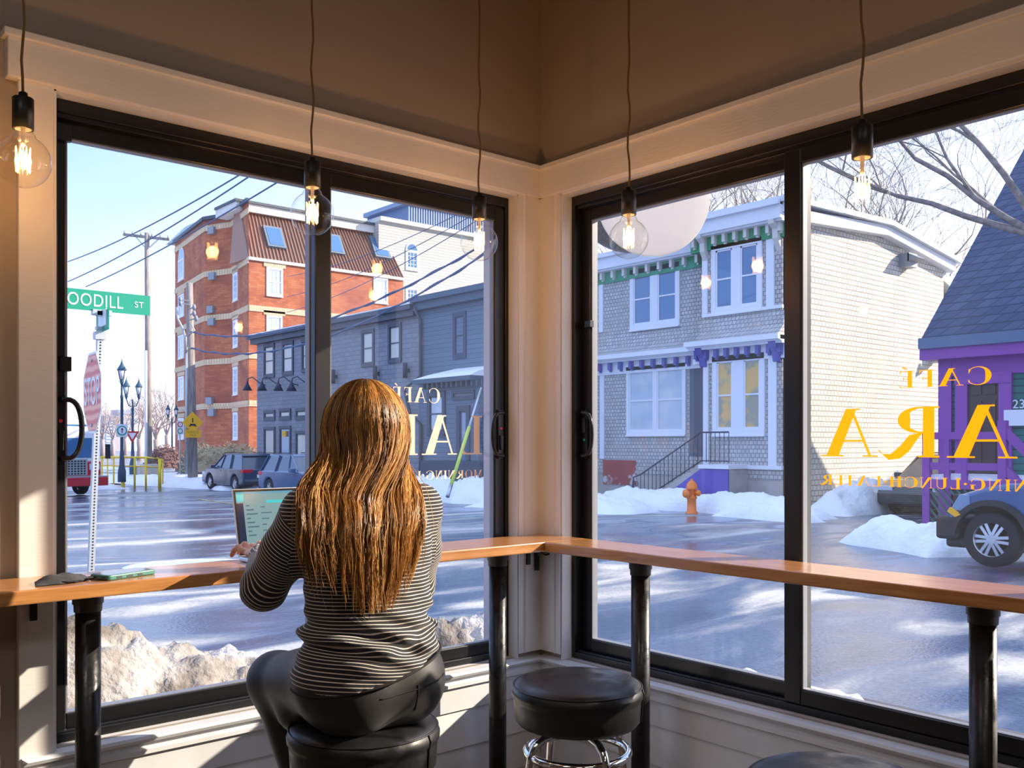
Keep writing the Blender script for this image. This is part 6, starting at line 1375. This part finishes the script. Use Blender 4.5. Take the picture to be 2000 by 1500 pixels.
# ================================================================== THE PERSON
class SDF:
    """distance field on a grid; shapes blend smoothly, the surface is pulled out as one continuous mesh"""
    def __init__(s, lo, hi, h):
        s.h = h; s.lo = np.array(lo, dtype=np.float32); n = [int((hi[i]-lo[i])/h)+2 for i in range(3)]
        s.ax = [s.lo[i]+h*np.arange(n[i], dtype=np.float32) for i in range(3)]; s.f = np.full(n, 0.2, dtype=np.float32)
    def sub(s, lo, hi):
        sl = []
        for i in range(3):
            a = max(0, int((lo[i]-s.lo[i])/s.h)); b = min(len(s.ax[i]), int((hi[i]-s.lo[i])/s.h)+2); sl.append(slice(a, max(a, b)))
        P = np.meshgrid(s.ax[0][sl[0]], s.ax[1][sl[1]], s.ax[2][sl[2]], indexing='ij', sparse=True)
        return tuple(sl), P
    def put(s, sl, d, k, cut=False):
        f = s.f[sl]
        if cut: d = -d; h = np.clip(0.5-0.5*(f-d)/k, 0, 1); s.f[sl] = f*(1-h)+d*h+k*h*(1-h)
        else: h = np.clip(0.5+0.5*(f-d)/k, 0, 1); s.f[sl] = f*(1-h)+d*h-k*h*(1-h)
    def cone(s, a, b, ra, rb, k=0.02, cut=False, sq=(1, 1, 1)):
        a = np.array(a); b = np.array(b); m = max(ra, rb)+k*2+0.02; lo = np.minimum(a, b)-m; hi = np.maximum(a, b)+m
        sl, (X, Y, Z) = s.sub(lo, hi); ab = b-a; L2 = float(ab.dot(ab))+1e-9
        t = np.clip(((X-a[0])*ab[0]+(Y-a[1])*ab[1]+(Z-a[2])*ab[2])/L2, 0, 1)
        d = np.sqrt(((X-a[0]-t*ab[0])/sq[0])**2+((Y-a[1]-t*ab[1])/sq[1])**2+((Z-a[2]-t*ab[2])/sq[2])**2)-(ra+(rb-ra)*t); s.put(sl, d, k, cut); return s
    def ell(s, c, r, k=0.02, cut=False):
        c = np.array(c); r = np.array(r); sl, (X, Y, Z) = s.sub(c-r-k*2-0.02, c+r+k*2+0.02)
        k0 = np.sqrt(((X-c[0])/r[0])**2+((Y-c[1])/r[1])**2+((Z-c[2])/r[2])**2)+1e-6
        k1 = np.sqrt(((X-c[0])/r[0]**2)**2+((Y-c[1])/r[1]**2)**2+((Z-c[2])/r[2]**2)**2)+1e-6
        s.put(sl, k0*(k0-1)/k1, k, cut); return s
    def chain(s, pts, rs, k=0.02, sq=(1, 1, 1)):
        for i in range(len(pts)-1): s.cone(pts[i], pts[i+1], rs[i], rs[i+1], k, False, sq)
        return s
    def mesh(s):
        f = s.f; ins = f < 0; nx, ny, nz_ = f.shape
        c = [ins[i:nx-1+i, j:ny-1+j, k:nz_-1+k] for i in (0, 1) for j in (0, 1) for k in (0, 1)]
        sm = sum(a.astype(np.int8) for a in c); act = (sm > 0) & (sm < 8); idx = np.argwhere(act); N = len(idx)
        ids = np.full(act.shape, -1, dtype=np.int64); ids[act] = np.arange(N)
        acc = np.zeros((N, 3)); cnt = np.zeros(N)
        cor = [(i, j, k) for i in (0, 1) for j in (0, 1) for k in (0, 1)]
        for a in cor:
            for ax in range(3):
                if a[ax] == 0:
                    b = list(a); b[ax] = 1
                    va = f[idx[:, 0]+a[0], idx[:, 1]+a[1], idx[:, 2]+a[2]]; vb = f[idx[:, 0]+b[0], idx[:, 1]+b[1], idx[:, 2]+b[2]]
                    m = (va < 0) != (vb < 0); t = np.where(m, va/(va-vb+1e-12), 0)
                    p = np.repeat(np.array([a], dtype=float), N, 0); p[:, ax] += t; acc[m] += p[m]; cnt[m] += 1
        V = (idx+acc/cnt[:, None])*s.h+s.lo; Fs = []
        for ax in range(3):
            o = [slice(None)]*3; q = [slice(None)]*3; o[ax] = slice(0, -1); q[ax] = slice(1, None)
            A = ins[tuple(o)]; B_ = ins[tuple(q)]; e = np.argwhere(A != B_); u, v = [(1, 2), (2, 0), (0, 1)][ax]
            e = e[(e[:, u] > 0) & (e[:, v] > 0) & (e[:, u] < f.shape[u]-1) & (e[:, v] < f.shape[v]-1)]
            def g(du, dv): t = e.copy(); t[:, u] -= du; t[:, v] -= dv; return ids[t[:, 0], t[:, 1], t[:, 2]]
            q4 = np.stack([g(1, 1), g(0, 1), g(0, 0), g(1, 0)], 1); fl = ~A[e[:, 0], e[:, 1], e[:, 2]]; q4[fl] = q4[fl][:, ::-1]
            q4 = q4[(q4 >= 0).all(1)]; Fs.append(q4)
        return V, np.concatenate(Fs)
def npobj(name, V, Fq, mat, parent=None, loc=None):
    me = bpy.data.meshes.new(name); off = np.array(WL[parent.name]) if parent is not None else (np.array(loc) if loc is not None else np.zeros(3))
    V = V-off; me.vertices.add(len(V)); me.vertices.foreach_set('co', V.astype(np.float32).ravel())
    n = Fq.shape[1]; me.loops.add(Fq.size); me.loops.foreach_set('vertex_index', Fq.astype(np.int32).ravel())
    me.polygons.add(len(Fq)); me.polygons.foreach_set('loop_start', np.arange(0, Fq.size, n, dtype=np.int32)); me.polygons.foreach_set('use_smooth', np.ones(len(Fq), dtype=bool))
    me.update(); me.validate(); o = link(name, me, mat, parent)
    if loc is not None: o.location = loc; WL[o.name] = Vector(loc)
    return o
BX = 1.195
HC = (1.20, 1.955, 1.462)
SHL, SHR = (1.035, 1.925, 1.262), (1.345, 1.925, 1.262)
EL, WLs, ER, WRs = (1.003, 2.078, 1.083), (1.135, 2.365, 1.118), (1.415, 2.05, 1.05), (1.36, 2.375, 1.112)
HL, KL, AL = (1.125, 1.95, 0.858), (1.130, 2.262, 0.800), (1.175, 2.045, 0.345)
HR, KR, AR = (1.295, 1.95, 0.858), (1.330, 2.36, 0.810), (1.300, 2.15, 0.345)
# ---- bare body: one continuous surface
S = SDF((0.85, 1.70, 0.20), (1.60, 2.62, 1.62), 0.0052)
S.ell(HC, (0.072, 0.090, 0.098), 0.02).ell((HC[0], HC[1]+0.022, HC[2]-0.045), (0.055, 0.068, 0.072), 0.03)      # skull, jaw
S.cone((1.198, 1.925, 1.29), (1.2, 1.945, 1.40), 0.054, 0.050, 0.03)
fy = HC[1]+0.088
S.cone((HC[0], fy-0.004, HC[2]+0.01), (HC[0], fy+0.014, HC[2]-0.028), 0.008, 0.012, 0.010)                      # nose
for sg in (-1, 1):
    S.ell((HC[0]+sg*0.030, fy+0.003, HC[2]+0.004), (0.017, 0.014, 0.010), 0.008, cut=True); S.ell((HC[0]+sg*0.030, fy-0.010, HC[2]+0.003), (0.013, 0.013, 0.011), 0.003)
    S.ell((HC[0]+sg*0.030, fy-0.002, HC[2]+0.022), (0.020, 0.008, 0.005), 0.008)
    S.ell((HC[0]+sg*0.074, HC[1]+0.008, HC[2]-0.008), (0.008, 0.018, 0.030), 0.006)
S.ell((HC[0], fy-0.006, HC[2]-0.054), (0.024, 0.010, 0.006), 0.004); S.ell((HC[0], fy-0.008, HC[2]-0.065), (0.021, 0.010, 0.006), 0.004); S.ell((HC[0], fy-0.018, HC[2]-0.092), (0.02, 0.016, 0.014), 0.015)
S.chain([(BX, 1.93, 1.24), (BX, 1.92, 1.10), (BX+0.01, 1.925, 0.98), (1.21, 1.945, 0.88)], [0.105, 0.095, 0.088, 0.11], 0.05)
S.cone(SHL, (BX, 1.925, 1.25), 0.045, 0.075, 0.04); S.cone(SHR, (BX, 1.925, 1.25), 0.045, 0.075, 0.04)
S.chain([SHL, EL, WLs], [0.043, 0.034, 0.022], 0.02); S.chain([SHR, ER, WRs], [0.043, 0.034, 0.022], 0.02)
S.chain([HL, KL, AL], [0.085, 0.054, 0.036], 0.03); S.chain([HR, KR, AR], [0.085, 0.054, 0.036], 0.03)
S.cone(AL, (1.175, 2.17, 0.30), 0.034, 0.024, 0.02); S.cone(AR, (1.300, 2.28, 0.30), 0.034, 0.024, 0.02)
def hand(W, side, kx):
    W = np.array(W); palm = W+np.array([0.012*kx, 0.070, -0.004])
    S.cone(W, W+np.array([0.004*kx, 0.03, 0.0]), 0.022, 0.023, 0.015, False, (1.1, 1, 0.75)); S.ell(tuple(W+np.array([0.010*kx, 0.062, -0.002])), (0.038, 0.042, 0.014), 0.014)
    for i, (dx, L) in enumerate(((-0.028, 0.062), (-0.0095, 0.070), (0.0095, 0.065), (0.027, 0.050))):
        a = W+np.array([0.010*kx+dx*1.0, 0.095, 0.002]); lift = 0.006*(i % 2)
        b_ = a+np.array([dx*0.15, L*0.42, 0.010+lift]); c_ = b_+np.array([dx*0.1, L*0.32, -0.010]); d_ = c_+np.array([dx*0.05, L*0.20, -0.016])
        S.chain([a, b_, c_, d_], [0.0092, 0.0088, 0.0078, 0.0068], 0.004)
    t0 = W+np.array([0.028*side, 0.035, -0.002]); t1 = t0+np.array([0.022*side, 0.028, -0.002]); t2 = t1+np.array([0.008*side, 0.026, -0.008])
    S.chain([t0, t1, t2], [0.012, 0.0098, 0.008], 0.006)
hand(WLs, 1, 2.2); hand(WRs, -1, -0.4)
V, Q = S.mesh()
m_skin = M('skin_fair', (0.72, 0.42, 0.31), 0.5, bump=(200, 0.03)); m_skin.node_tree.nodes['Principled BSDF'].inputs['Subsurface Weight'].default_value = 0.1
person = npobj('person', V, Q, m_skin, loc=(1.21, 1.95, 0.745))
tag(person, 'person with long golden brown hair and striped sweater, seated from behind typing at a laptop', 'person')
for sg in (-1, 1):
    b = MB(); b.lathe([(0.001, 0.0), (0.004, 0.0005), (0.0055, -0.001)], (HC[0]+sg*0.030, fy+0.0035, HC[2]+0.003), 10, 'Y'); obj('iris', b, M('iris_brown', (0.08, 0.04, 0.02), 0.2), person)
# ---- striped sweater
CZs = np.array([0.865, 0.93, 1.00, 1.10, 1.18, 1.24, 1.275, 1.30, 1.325])
Aw = np.array([0.186, 0.176, 0.160, 0.160, 0.172, 0.168, 0.140, 0.095, 0.066]); Bd = np.array([0.160, 0.142, 0.118, 0.112, 0.112, 0.105, 0.088, 0.070, 0.060])
Cx = np.array([1.205, 1.203, 1.200, 1.196, 1.192, 1.190, 1.190, 1.193, 1.197]); Cy = np.array([1.938, 1.928, 1.922, 1.918, 1.918, 1.922, 1.926, 1.93, 1.935])
T = SDF((0.88, 1.70, 0.80), (1.56, 2.42, 1.36), 0.0062)
sl, (X, Y, Z) = T.sub((0.9, 1.7, 0.80), (1.5, 2.15, 1.36)); z1 = T.ax[2][sl[2]]
aw, bd, cx_, cy_ = [np.interp(z1, CZs, q).astype(np.float32)[None, None, :] for q in (Aw, Bd, Cx, Cy)]
def folds(X, Y, Z):
    A = np.exp(-((Z-0.955)/0.055)**2); B2 = np.exp(-((Z-1.06)/0.10)**2)*0.35; xx = X-BX
    w = np.sin(Z*120+xx*30+2.0*np.sin(xx*13))+0.6*np.sin(Z*75-xx*38+1.3)+0.25*np.sin(Z*170+xx*40)
    return (A*0.0085+B2*0.0045)*w+0.0015*np.sin(Z*60+xx*30)
hem = 0.884+0.004*np.sin((X-1.2)*14)+(X-1.2)*0.20
r_ = np.sqrt(((X-cx_)/aw)**2.0+((Y-cy_)/bd)**2.0); d = (r_-1)*np.minimum(aw, bd)*0.95+folds(X, Y, Z)
d = np.maximum(d, hem-Z); d = np.maximum(d, Z-1.318-0*X); T.put(sl, d.astype(np.float32), 0.004)
T.cone(SHL, (BX, 1.925, 1.262), 0.050, 0.070, 0.04); T.cone(SHR, (BX, 1.925, 1.262), 0.050, 0.070, 0.04)
ARMS = [(SHL, EL, WLs), (SHR, ER, WRs)]
for a, e, w in ARMS:
    w2 = tuple(np.array(e)+(np.array(w)-np.array(e))*0.99)
    e2 = tuple(np.array(e)+np.array([0, -0.004, -0.006]))
    T.chain([a, tuple((np.array(a)+np.array(e2))/2+np.array([0, -0.008, 0])), e2, w2], [0.058, 0.057, 0.052, 0.031], 0.022)
# creases round the sleeve
sl, (X, Y, Z) = T.sub((0.88, 1.7, 0.95), (1.56, 2.42, 1.34)); T.f[sl] += (0.0018*np.sin(X*70+Z*95+Y*40)*np.sin(Y*33+Z*25)).astype(np.float32)*np.exp(-((Z-1.08)/0.06)**2)
V, Q = T.mesh()
def segd(P, a, b):
    a = np.array(a); b = np.array(b); ab = b-a; t = np.clip(((P-a)@ab)/(ab@ab), 0, 1); return np.linalg.norm(P-a-t[:, None]*ab, axis=1), ((P-a)@ab)/np.linalg.norm(ab)
m_str = bpy.data.materials.new('black_sweater_cream_stripes'); m_str.use_nodes = True; t = m_str.node_tree; b_ = t.nodes['Principled BSDF']
at_ = t.nodes.new('ShaderNodeAttribute'); at_.attribute_name = 'stripe'; f1_ = t.nodes.new('ShaderNodeMath'); f1_.operation = 'MULTIPLY'; f1_.inputs[1].default_value = 1/0.0086
f2_ = t.nodes.new('ShaderNodeMath'); f2_.operation = 'FRACT'; f3_ = t.nodes.new('ShaderNodeMapRange'); f3_.inputs[1].default_value = 0.20; f3_.inputs[2].default_value = 0.28
f4_ = t.nodes.new('ShaderNodeMixRGB'); f4_.inputs[1].default_value = (0.78, 0.70, 0.62, 1); f4_.inputs[2].default_value = (0.012, 0.010, 0.012, 1)
t.links.new(at_.outputs['Fac'], f1_.inputs[0]); t.links.new(f1_.outputs[0], f2_.inputs[0]); t.links.new(f2_.outputs[0], f3_.inputs[0]); t.links.new(f3_.outputs[0], f4_.inputs[0]); t.links.new(f4_.outputs[0], b_.inputs['Base Color'])
b_.inputs['Roughness'].default_value = 0.85; b_.inputs['Sheen Weight'].default_value = 0.25
sw = npobj('sweater', V, Q, m_str, person)
fc = V[Q].mean(1); P_ = V[Q.ravel()]; fcr = np.repeat(fc, 4, 0)
s_t = P_[:, 2]+0.004*np.sin((P_[:, 0]-BX)*12)+0.6*np.asarray(folds(P_[:, 0], P_[:, 1], P_[:, 2]))*np.exp(-((P_[:, 2]-0.95)/0.07)**2)+0.012*np.exp(-((P_[:, 2]-0.93)/0.05)**2)*np.sin((P_[:, 0]-1.12)*14)
tor_d = np.abs((np.interp(fc[:, 2], CZs, Aw)))
val = s_t.copy()
for (a, e, w), sg in zip(ARMS, (-1, 1)):
    d1, t1 = segd(fc, a, e); d2, t2 = segd(fc, e, w); L1 = np.linalg.norm(np.array(e)-np.array(a))
    rx_ = (fc[:, 0]-np.interp(fc[:, 2], CZs, Cx))/np.interp(fc[:, 2], CZs, Aw); ry_ = (fc[:, 1]-np.interp(fc[:, 2], CZs, Cy))/np.interp(fc[:, 2], CZs, Bd)
    td = (np.sqrt(rx_**2+ry_**2)-1)*0.11
    isarm = (t1 > 0.012) & (np.minimum(d1-0.055, d2-0.042) < td-0.006) & ((fc[:, 0]-BX)*sg > 0.05) & ((fc[:, 0]-a[0])*sg > -0.045)
    low = d2 < d1
    c1 = segd(P_, a, e)[1]; c2 = segd(P_, e, w)[1]+L1
    lowr = np.repeat(low, 4); k = np.repeat(isarm, 4); # soften the elbow
    q1 = segd(P_, a, e)[0]; q2 = segd(P_, e, w)[0]; mixw = np.clip(0.5+(q1-q2)/0.05, 0, 1)
    arm = c1*(1-mixw)+c2*mixw
    val = np.where(k, arm, val)
at2 = sw.data.attributes.new('stripe', 'FLOAT', 'CORNER'); at2.data.foreach_set('value', val.astype(np.float32))
b = MB()
def hempt(a):
    z = 0.884+0.004*math.sin((0.005+0.184*math.cos(a))*14)+(0.005+0.184*math.cos(a))*0.20; return Vector((1.205+0.1845*math.cos(a), 1.938+0.158*math.sin(a), z+0.002))
b.tube([hempt(i*PI/32) for i in range(64)], 0.0035, 6, closed=True); obj('hem', b, M('hem_black', (0.015, 0.013, 0.015), 0.85), sw)
# ---- leggings
m_leg = M('leggings_charcoal', (0.012, 0.0105, 0.012), 0.55, sheen=0.12, bump=(300, 0.05))
Lg = SDF((0.92, 1.70, 0.30), (1.52, 2.52, 1.0), 0.0065)
Lg.ell((1.21, 1.940, 0.90), (0.155, 0.122, 0.10), 0.03).ell((1.212, 1.93, 0.835), (0.160, 0.118, 0.085), 0.05)
for sg, hx in ((-1, 1.137), (1, 1.288)): Lg.ell((hx, 1.905, 0.840), (0.092, 0.100, 0.098), 0.055)
Lg.chain([HL, KL, AL], [0.098, 0.066, 0.042], 0.045); Lg.chain([HR, KR, AR], [0.098, 0.066, 0.042], 0.045)
Lg.ell((KL[0], KL[1]-0.16, KL[2]-0.05), (0.07, 0.07, 0.05), 0.04)
sl, (X, Y, Z) = Lg.sub((0.9, 1.6, 0.3), (1.6, 2.6, 0.85)); Lg.f[sl] = np.where(((X-1.212)**2+(Y-1.965)**2 < 0.172**2), np.maximum(Lg.f[sl], 0.7455-Z), Lg.f[sl])
V, Q = Lg.mesh(); lg = npobj('leggings', V, Q, m_leg, person)
def yback(x, z):
    i = int((x-Lg.lo[0])/Lg.h); k = int((z-Lg.lo[2])/Lg.h); col = Lg.f[i, :, k]; j = int(np.argmax(col < 0)); return float(Lg.ax[1][j]-Lg.h*col[j]/(col[j]-col[j-1]))
b = MB()
b.tube([Vector((x, yback(x, z)-0.0006, z)) for x, z in [(1.15+0.20*i/20, 0.842+0.022*(i/20)**2) for i in range(21)]], 0.0016, 5)
b.tube([Vector((1.255, yback(1.255, z)-0.0006, z)) for z in [0.857-0.008*i for i in range(10)]], 0.0018, 5); obj('seam', b, M('seam_black', (0.006, 0.006, 0.007), 0.8), lg)
# ---- shoes
for A in (AL, AR):
    Sh = SDF((A[0]-0.07, A[1]-0.08, 0.24), (A[0]+0.07, A[1]+0.24, 0.40), 0.006)
    Sh.chain([(A[0], A[1]-0.01, 0.318), (A[0], A[1]+0.10, 0.306), (A[0], A[1]+0.17, 0.300)], [0.044, 0.040, 0.034], 0.02); Sh.cone((A[0], A[1], 0.32), (A[0], A[1], 0.352), 0.045, 0.044, 0.02)
    V, Q = Sh.mesh(); shoe = npobj('shoe', V, Q, M('shoe_black', (0.02, 0.02, 0.022), 0.5), person)
    b = MB(); b.prism([(x*0.043, y*0.13+0.075) for x, y in [(math.cos(i*PI/12), math.sin(i*PI/12)) for i in range(24)]], lambda a, c, t: Vector((A[0]+a, A[1]+c, t)), 0.272, 0.288); obj('sole', b, m_swhite, shoe, 0.004)
# ---- hair: a close fitting mass plus thousands of strands
def hairmat():
    m = bpy.data.materials.new('golden_brown_hair'); m.use_nodes = True; t = m.node_tree; b = t.nodes['Principled BSDF']
    a = t.nodes.new('ShaderNodeAttribute'); a.attribute_name = 'shade'; r = t.nodes.new('ShaderNodeValToRGB'); e = r.color_ramp.elements
    e[0].position = 0.0; e[0].color = (0.10, 0.034, 0.008, 1); e[1].position = 1.0; e[1].color = (0.95, 0.60, 0.22, 1); q = e.new(0.5); q.color = (0.60, 0.27, 0.06, 1)
    t.links.new(a.outputs['Fac'], r.inputs['Fac']); t.links.new(r.outputs['Color'], b.inputs['Base Color']); b.inputs['Roughness'].default_value = 0.42; b.inputs['Specular IOR Level'].default_value = 0.6
    o = [n for n in t.nodes if n.type == 'OUTPUT_MATERIAL'][0]; tl = t.nodes.new('ShaderNodeBsdfTranslucent'); t.links.new(r.outputs['Color'], tl.inputs[0])
    mx = t.nodes.new('ShaderNodeMixShader'); mx.inputs[0].default_value = 0.25; t.links.new(b.outputs[0], mx.inputs[1]); t.links.new(tl.outputs[0], mx.inputs[2]); t.links.new(mx.outputs[0], o.inputs[0]); return m
m_hair = hairmat(); m_hcore = M('hair_core_brown', (0.07, 0.028, 0.010), 0.6)
Hs = SDF((1.02, 1.76, 1.15), (1.38, 2.08, 1.60), 0.006)
Hs.ell((HC[0], HC[1]-0.012, HC[2]+0.008), (0.082, 0.092, 0.104), 0.02)
Hs.chain([(HC[0], HC[1]-0.030, HC[2]-0.03), (HC[0]-0.015, HC[1]-0.062, HC[2]-0.12), (HC[0]-0.05, 1.835, 1.24)], [0.066, 0.052, 0.03], 0.04, (1.45, 0.8, 1))
Hs.ell((HC[0], HC[1]+0.105, HC[2]-0.03), (0.085, 0.07, 0.11), 0.01, cut=True)
V, Q = Hs.mesh(); hair = npobj('hair', V, Q, m_hcore, person)
rg = np.random.RandomState(4); NS = 5200; NP = 26
def bspine(z): return np.interp(z, CZs, Cy)-np.interp(z, CZs, Bd)
phi = np.radians(rg.uniform(-128, 128, NS)); e0 = np.radians(90*np.sqrt(rg.uniform(0.02, 1.0, NS))*0.98)
lay = rg.uniform(0, 1, NS)**0.7
cl = (phi*9).astype(int)+ (lay*3).astype(int)*100; clr = np.array([rg.uniform(-1, 1, 6) for _ in range(700)]); C6 = clr[(cl+350) % 700]
ac = np.clip(phi/np.radians(128), -1, 1)
ztip = 1.115+0.085*np.abs(ac+0.0)**1.5*0.6+rg.normal(0, 0.028, NS)+C6[:, 0]*0.048+np.where(ac < -0.2, 0.04, 0)-np.where((ac > 0.15) & (ac < 0.9), 0.03, 0)
ztip = np.maximum(ztip, 1.045)
zeq = HC[2]-0.01
P = np.zeros((NS, NP, 3)); na = 9
for i in range(NP):
    if i < na:
        el = e0*(1-i/(na-1)); k = np.cos(el); R1_ = 0.086+0.018*lay; R2_ = 0.098+0.018*lay; R3_ = 0.112+0.012*lay
        P[:, i, 0] = HC[0]+R1_*k*np.sin(phi); P[:, i, 1] = HC[1]-0.012-R2_*k*np.cos(phi)*np.where(np.cos(phi) < 0, 0.75, 1); P[:, i, 2] = zeq+R3_*np.sin(el)
    else:
        s = (i-na+1)/(NP-na); z = zeq+(ztip-zeq)*s; w = np.interp(z, [1.03, 1.12, 1.22, 1.32, zeq], [0.110, 0.140, 0.158, 0.156, 0.122])
        xs = HC[0]-0.100*np.clip((zeq-z)/0.24, 0, 1)+w*ac*(0.97+0.05*lay)
        yb2 = bspine(z)-0.012-0.028*lay+0.05*(ac**2)*np.clip((1.30-z)/0.2, 0, 1)*0.8+0.0
        yb2 = np.minimum(yb2, 1.842-0.026*lay+0.075*ac**2)
        t = sstep_ = np.clip((zeq-z)/0.16, 0, 1); t = t*t*(3-2*t)
        P[:, i, 0] = (HC[0]+(0.086+0.018*lay)*np.sin(phi))*(1-t)+xs*t; yh = HC[1]-0.012-(0.098+0.018*lay)*np.cos(phi)*np.where(np.cos(phi) < 0, 0.75, 1)
        P[:, i, 1] = yh*(1-t)+yb2*t; P[:, i, 2] = z
        amp = 0.019*s+0.002
        P[:, i, 0] += amp*(C6[:, 1]*np.sin(s*4+C6[:, 2]*3)*1.2+0.35*np.sin(s*9+phi*40)); P[:, i, 1] -= amp*0.9*np.abs(C6[:, 3]*np.sin(s*3.5+C6[:, 4]*3))
        P[:, i, 0] -= (P[:, i, 0]-(HC[0]-0.100+(np.round(ac*8)/8+C6[:, 4]*0.05)*w))*0.62*s**1.5
    P[:, i, 0] += rg.normal(0, 0.0006, NS); P[:, i, 1] += rg.normal(0, 0.0006, NS)
fly = rg.rand(NS) < 0.06; P[fly] += (rg.normal(0, 0.012, (fly.sum(), 1, 3))*np.linspace(0, 1, NP)[None, :, None])
rad = (rg.uniform(0.0007, 0.0014, NS)[:, None]*np.interp(np.linspace(0, 1, NP), [0, 0.1, 0.7, 1], [0.7, 1, 1, 0.25])[None, :])
tg = np.gradient(P, axis=1); tg /= np.linalg.norm(tg, axis=2, keepdims=True)+1e-9
ref = np.zeros_like(tg); ref[..., 0] = np.cos(phi)[:, None]; ref[..., 1] = np.sin(phi)[:, None]
n1 = np.cross(tg, ref); n1 /= np.linalg.norm(n1, axis=2, keepdims=True)+1e-9; n2 = np.cross(tg, n1)
ring = [P+rad[..., None]*(n1*math.cos(a)+n2*math.sin(a)) for a in (PI/2, PI/2+2*PI/3, PI/2+4*PI/3)]
V = np.stack(ring, 2).reshape(-1, 3); base_ = (np.arange(NS)[:, None]*NP+np.arange(NP-1)[None, :])*3
Q = np.concatenate([np.stack([base_+a, base_+b2, base_+b2+3, base_+a+3], -1).reshape(-1, 4) for a, b2 in ((0, 1), (1, 2), (2, 0))])
st_ = npobj('strands', V, Q, m_hair, hair); st_['kind'] = 'stuff'
at3 = st_.data.attributes.new('shade', 'FLOAT', 'POINT'); sh_ = np.clip(0.44+0.20*rg.normal(0, 1, NS)+0.30*C6[:, 5]+0.12*ac, 0, 1)  # random strand tones; right side painted lighter, as if sunlit
at3.data.foreach_set('value', np.repeat(sh_, NP*3).astype(np.float32))
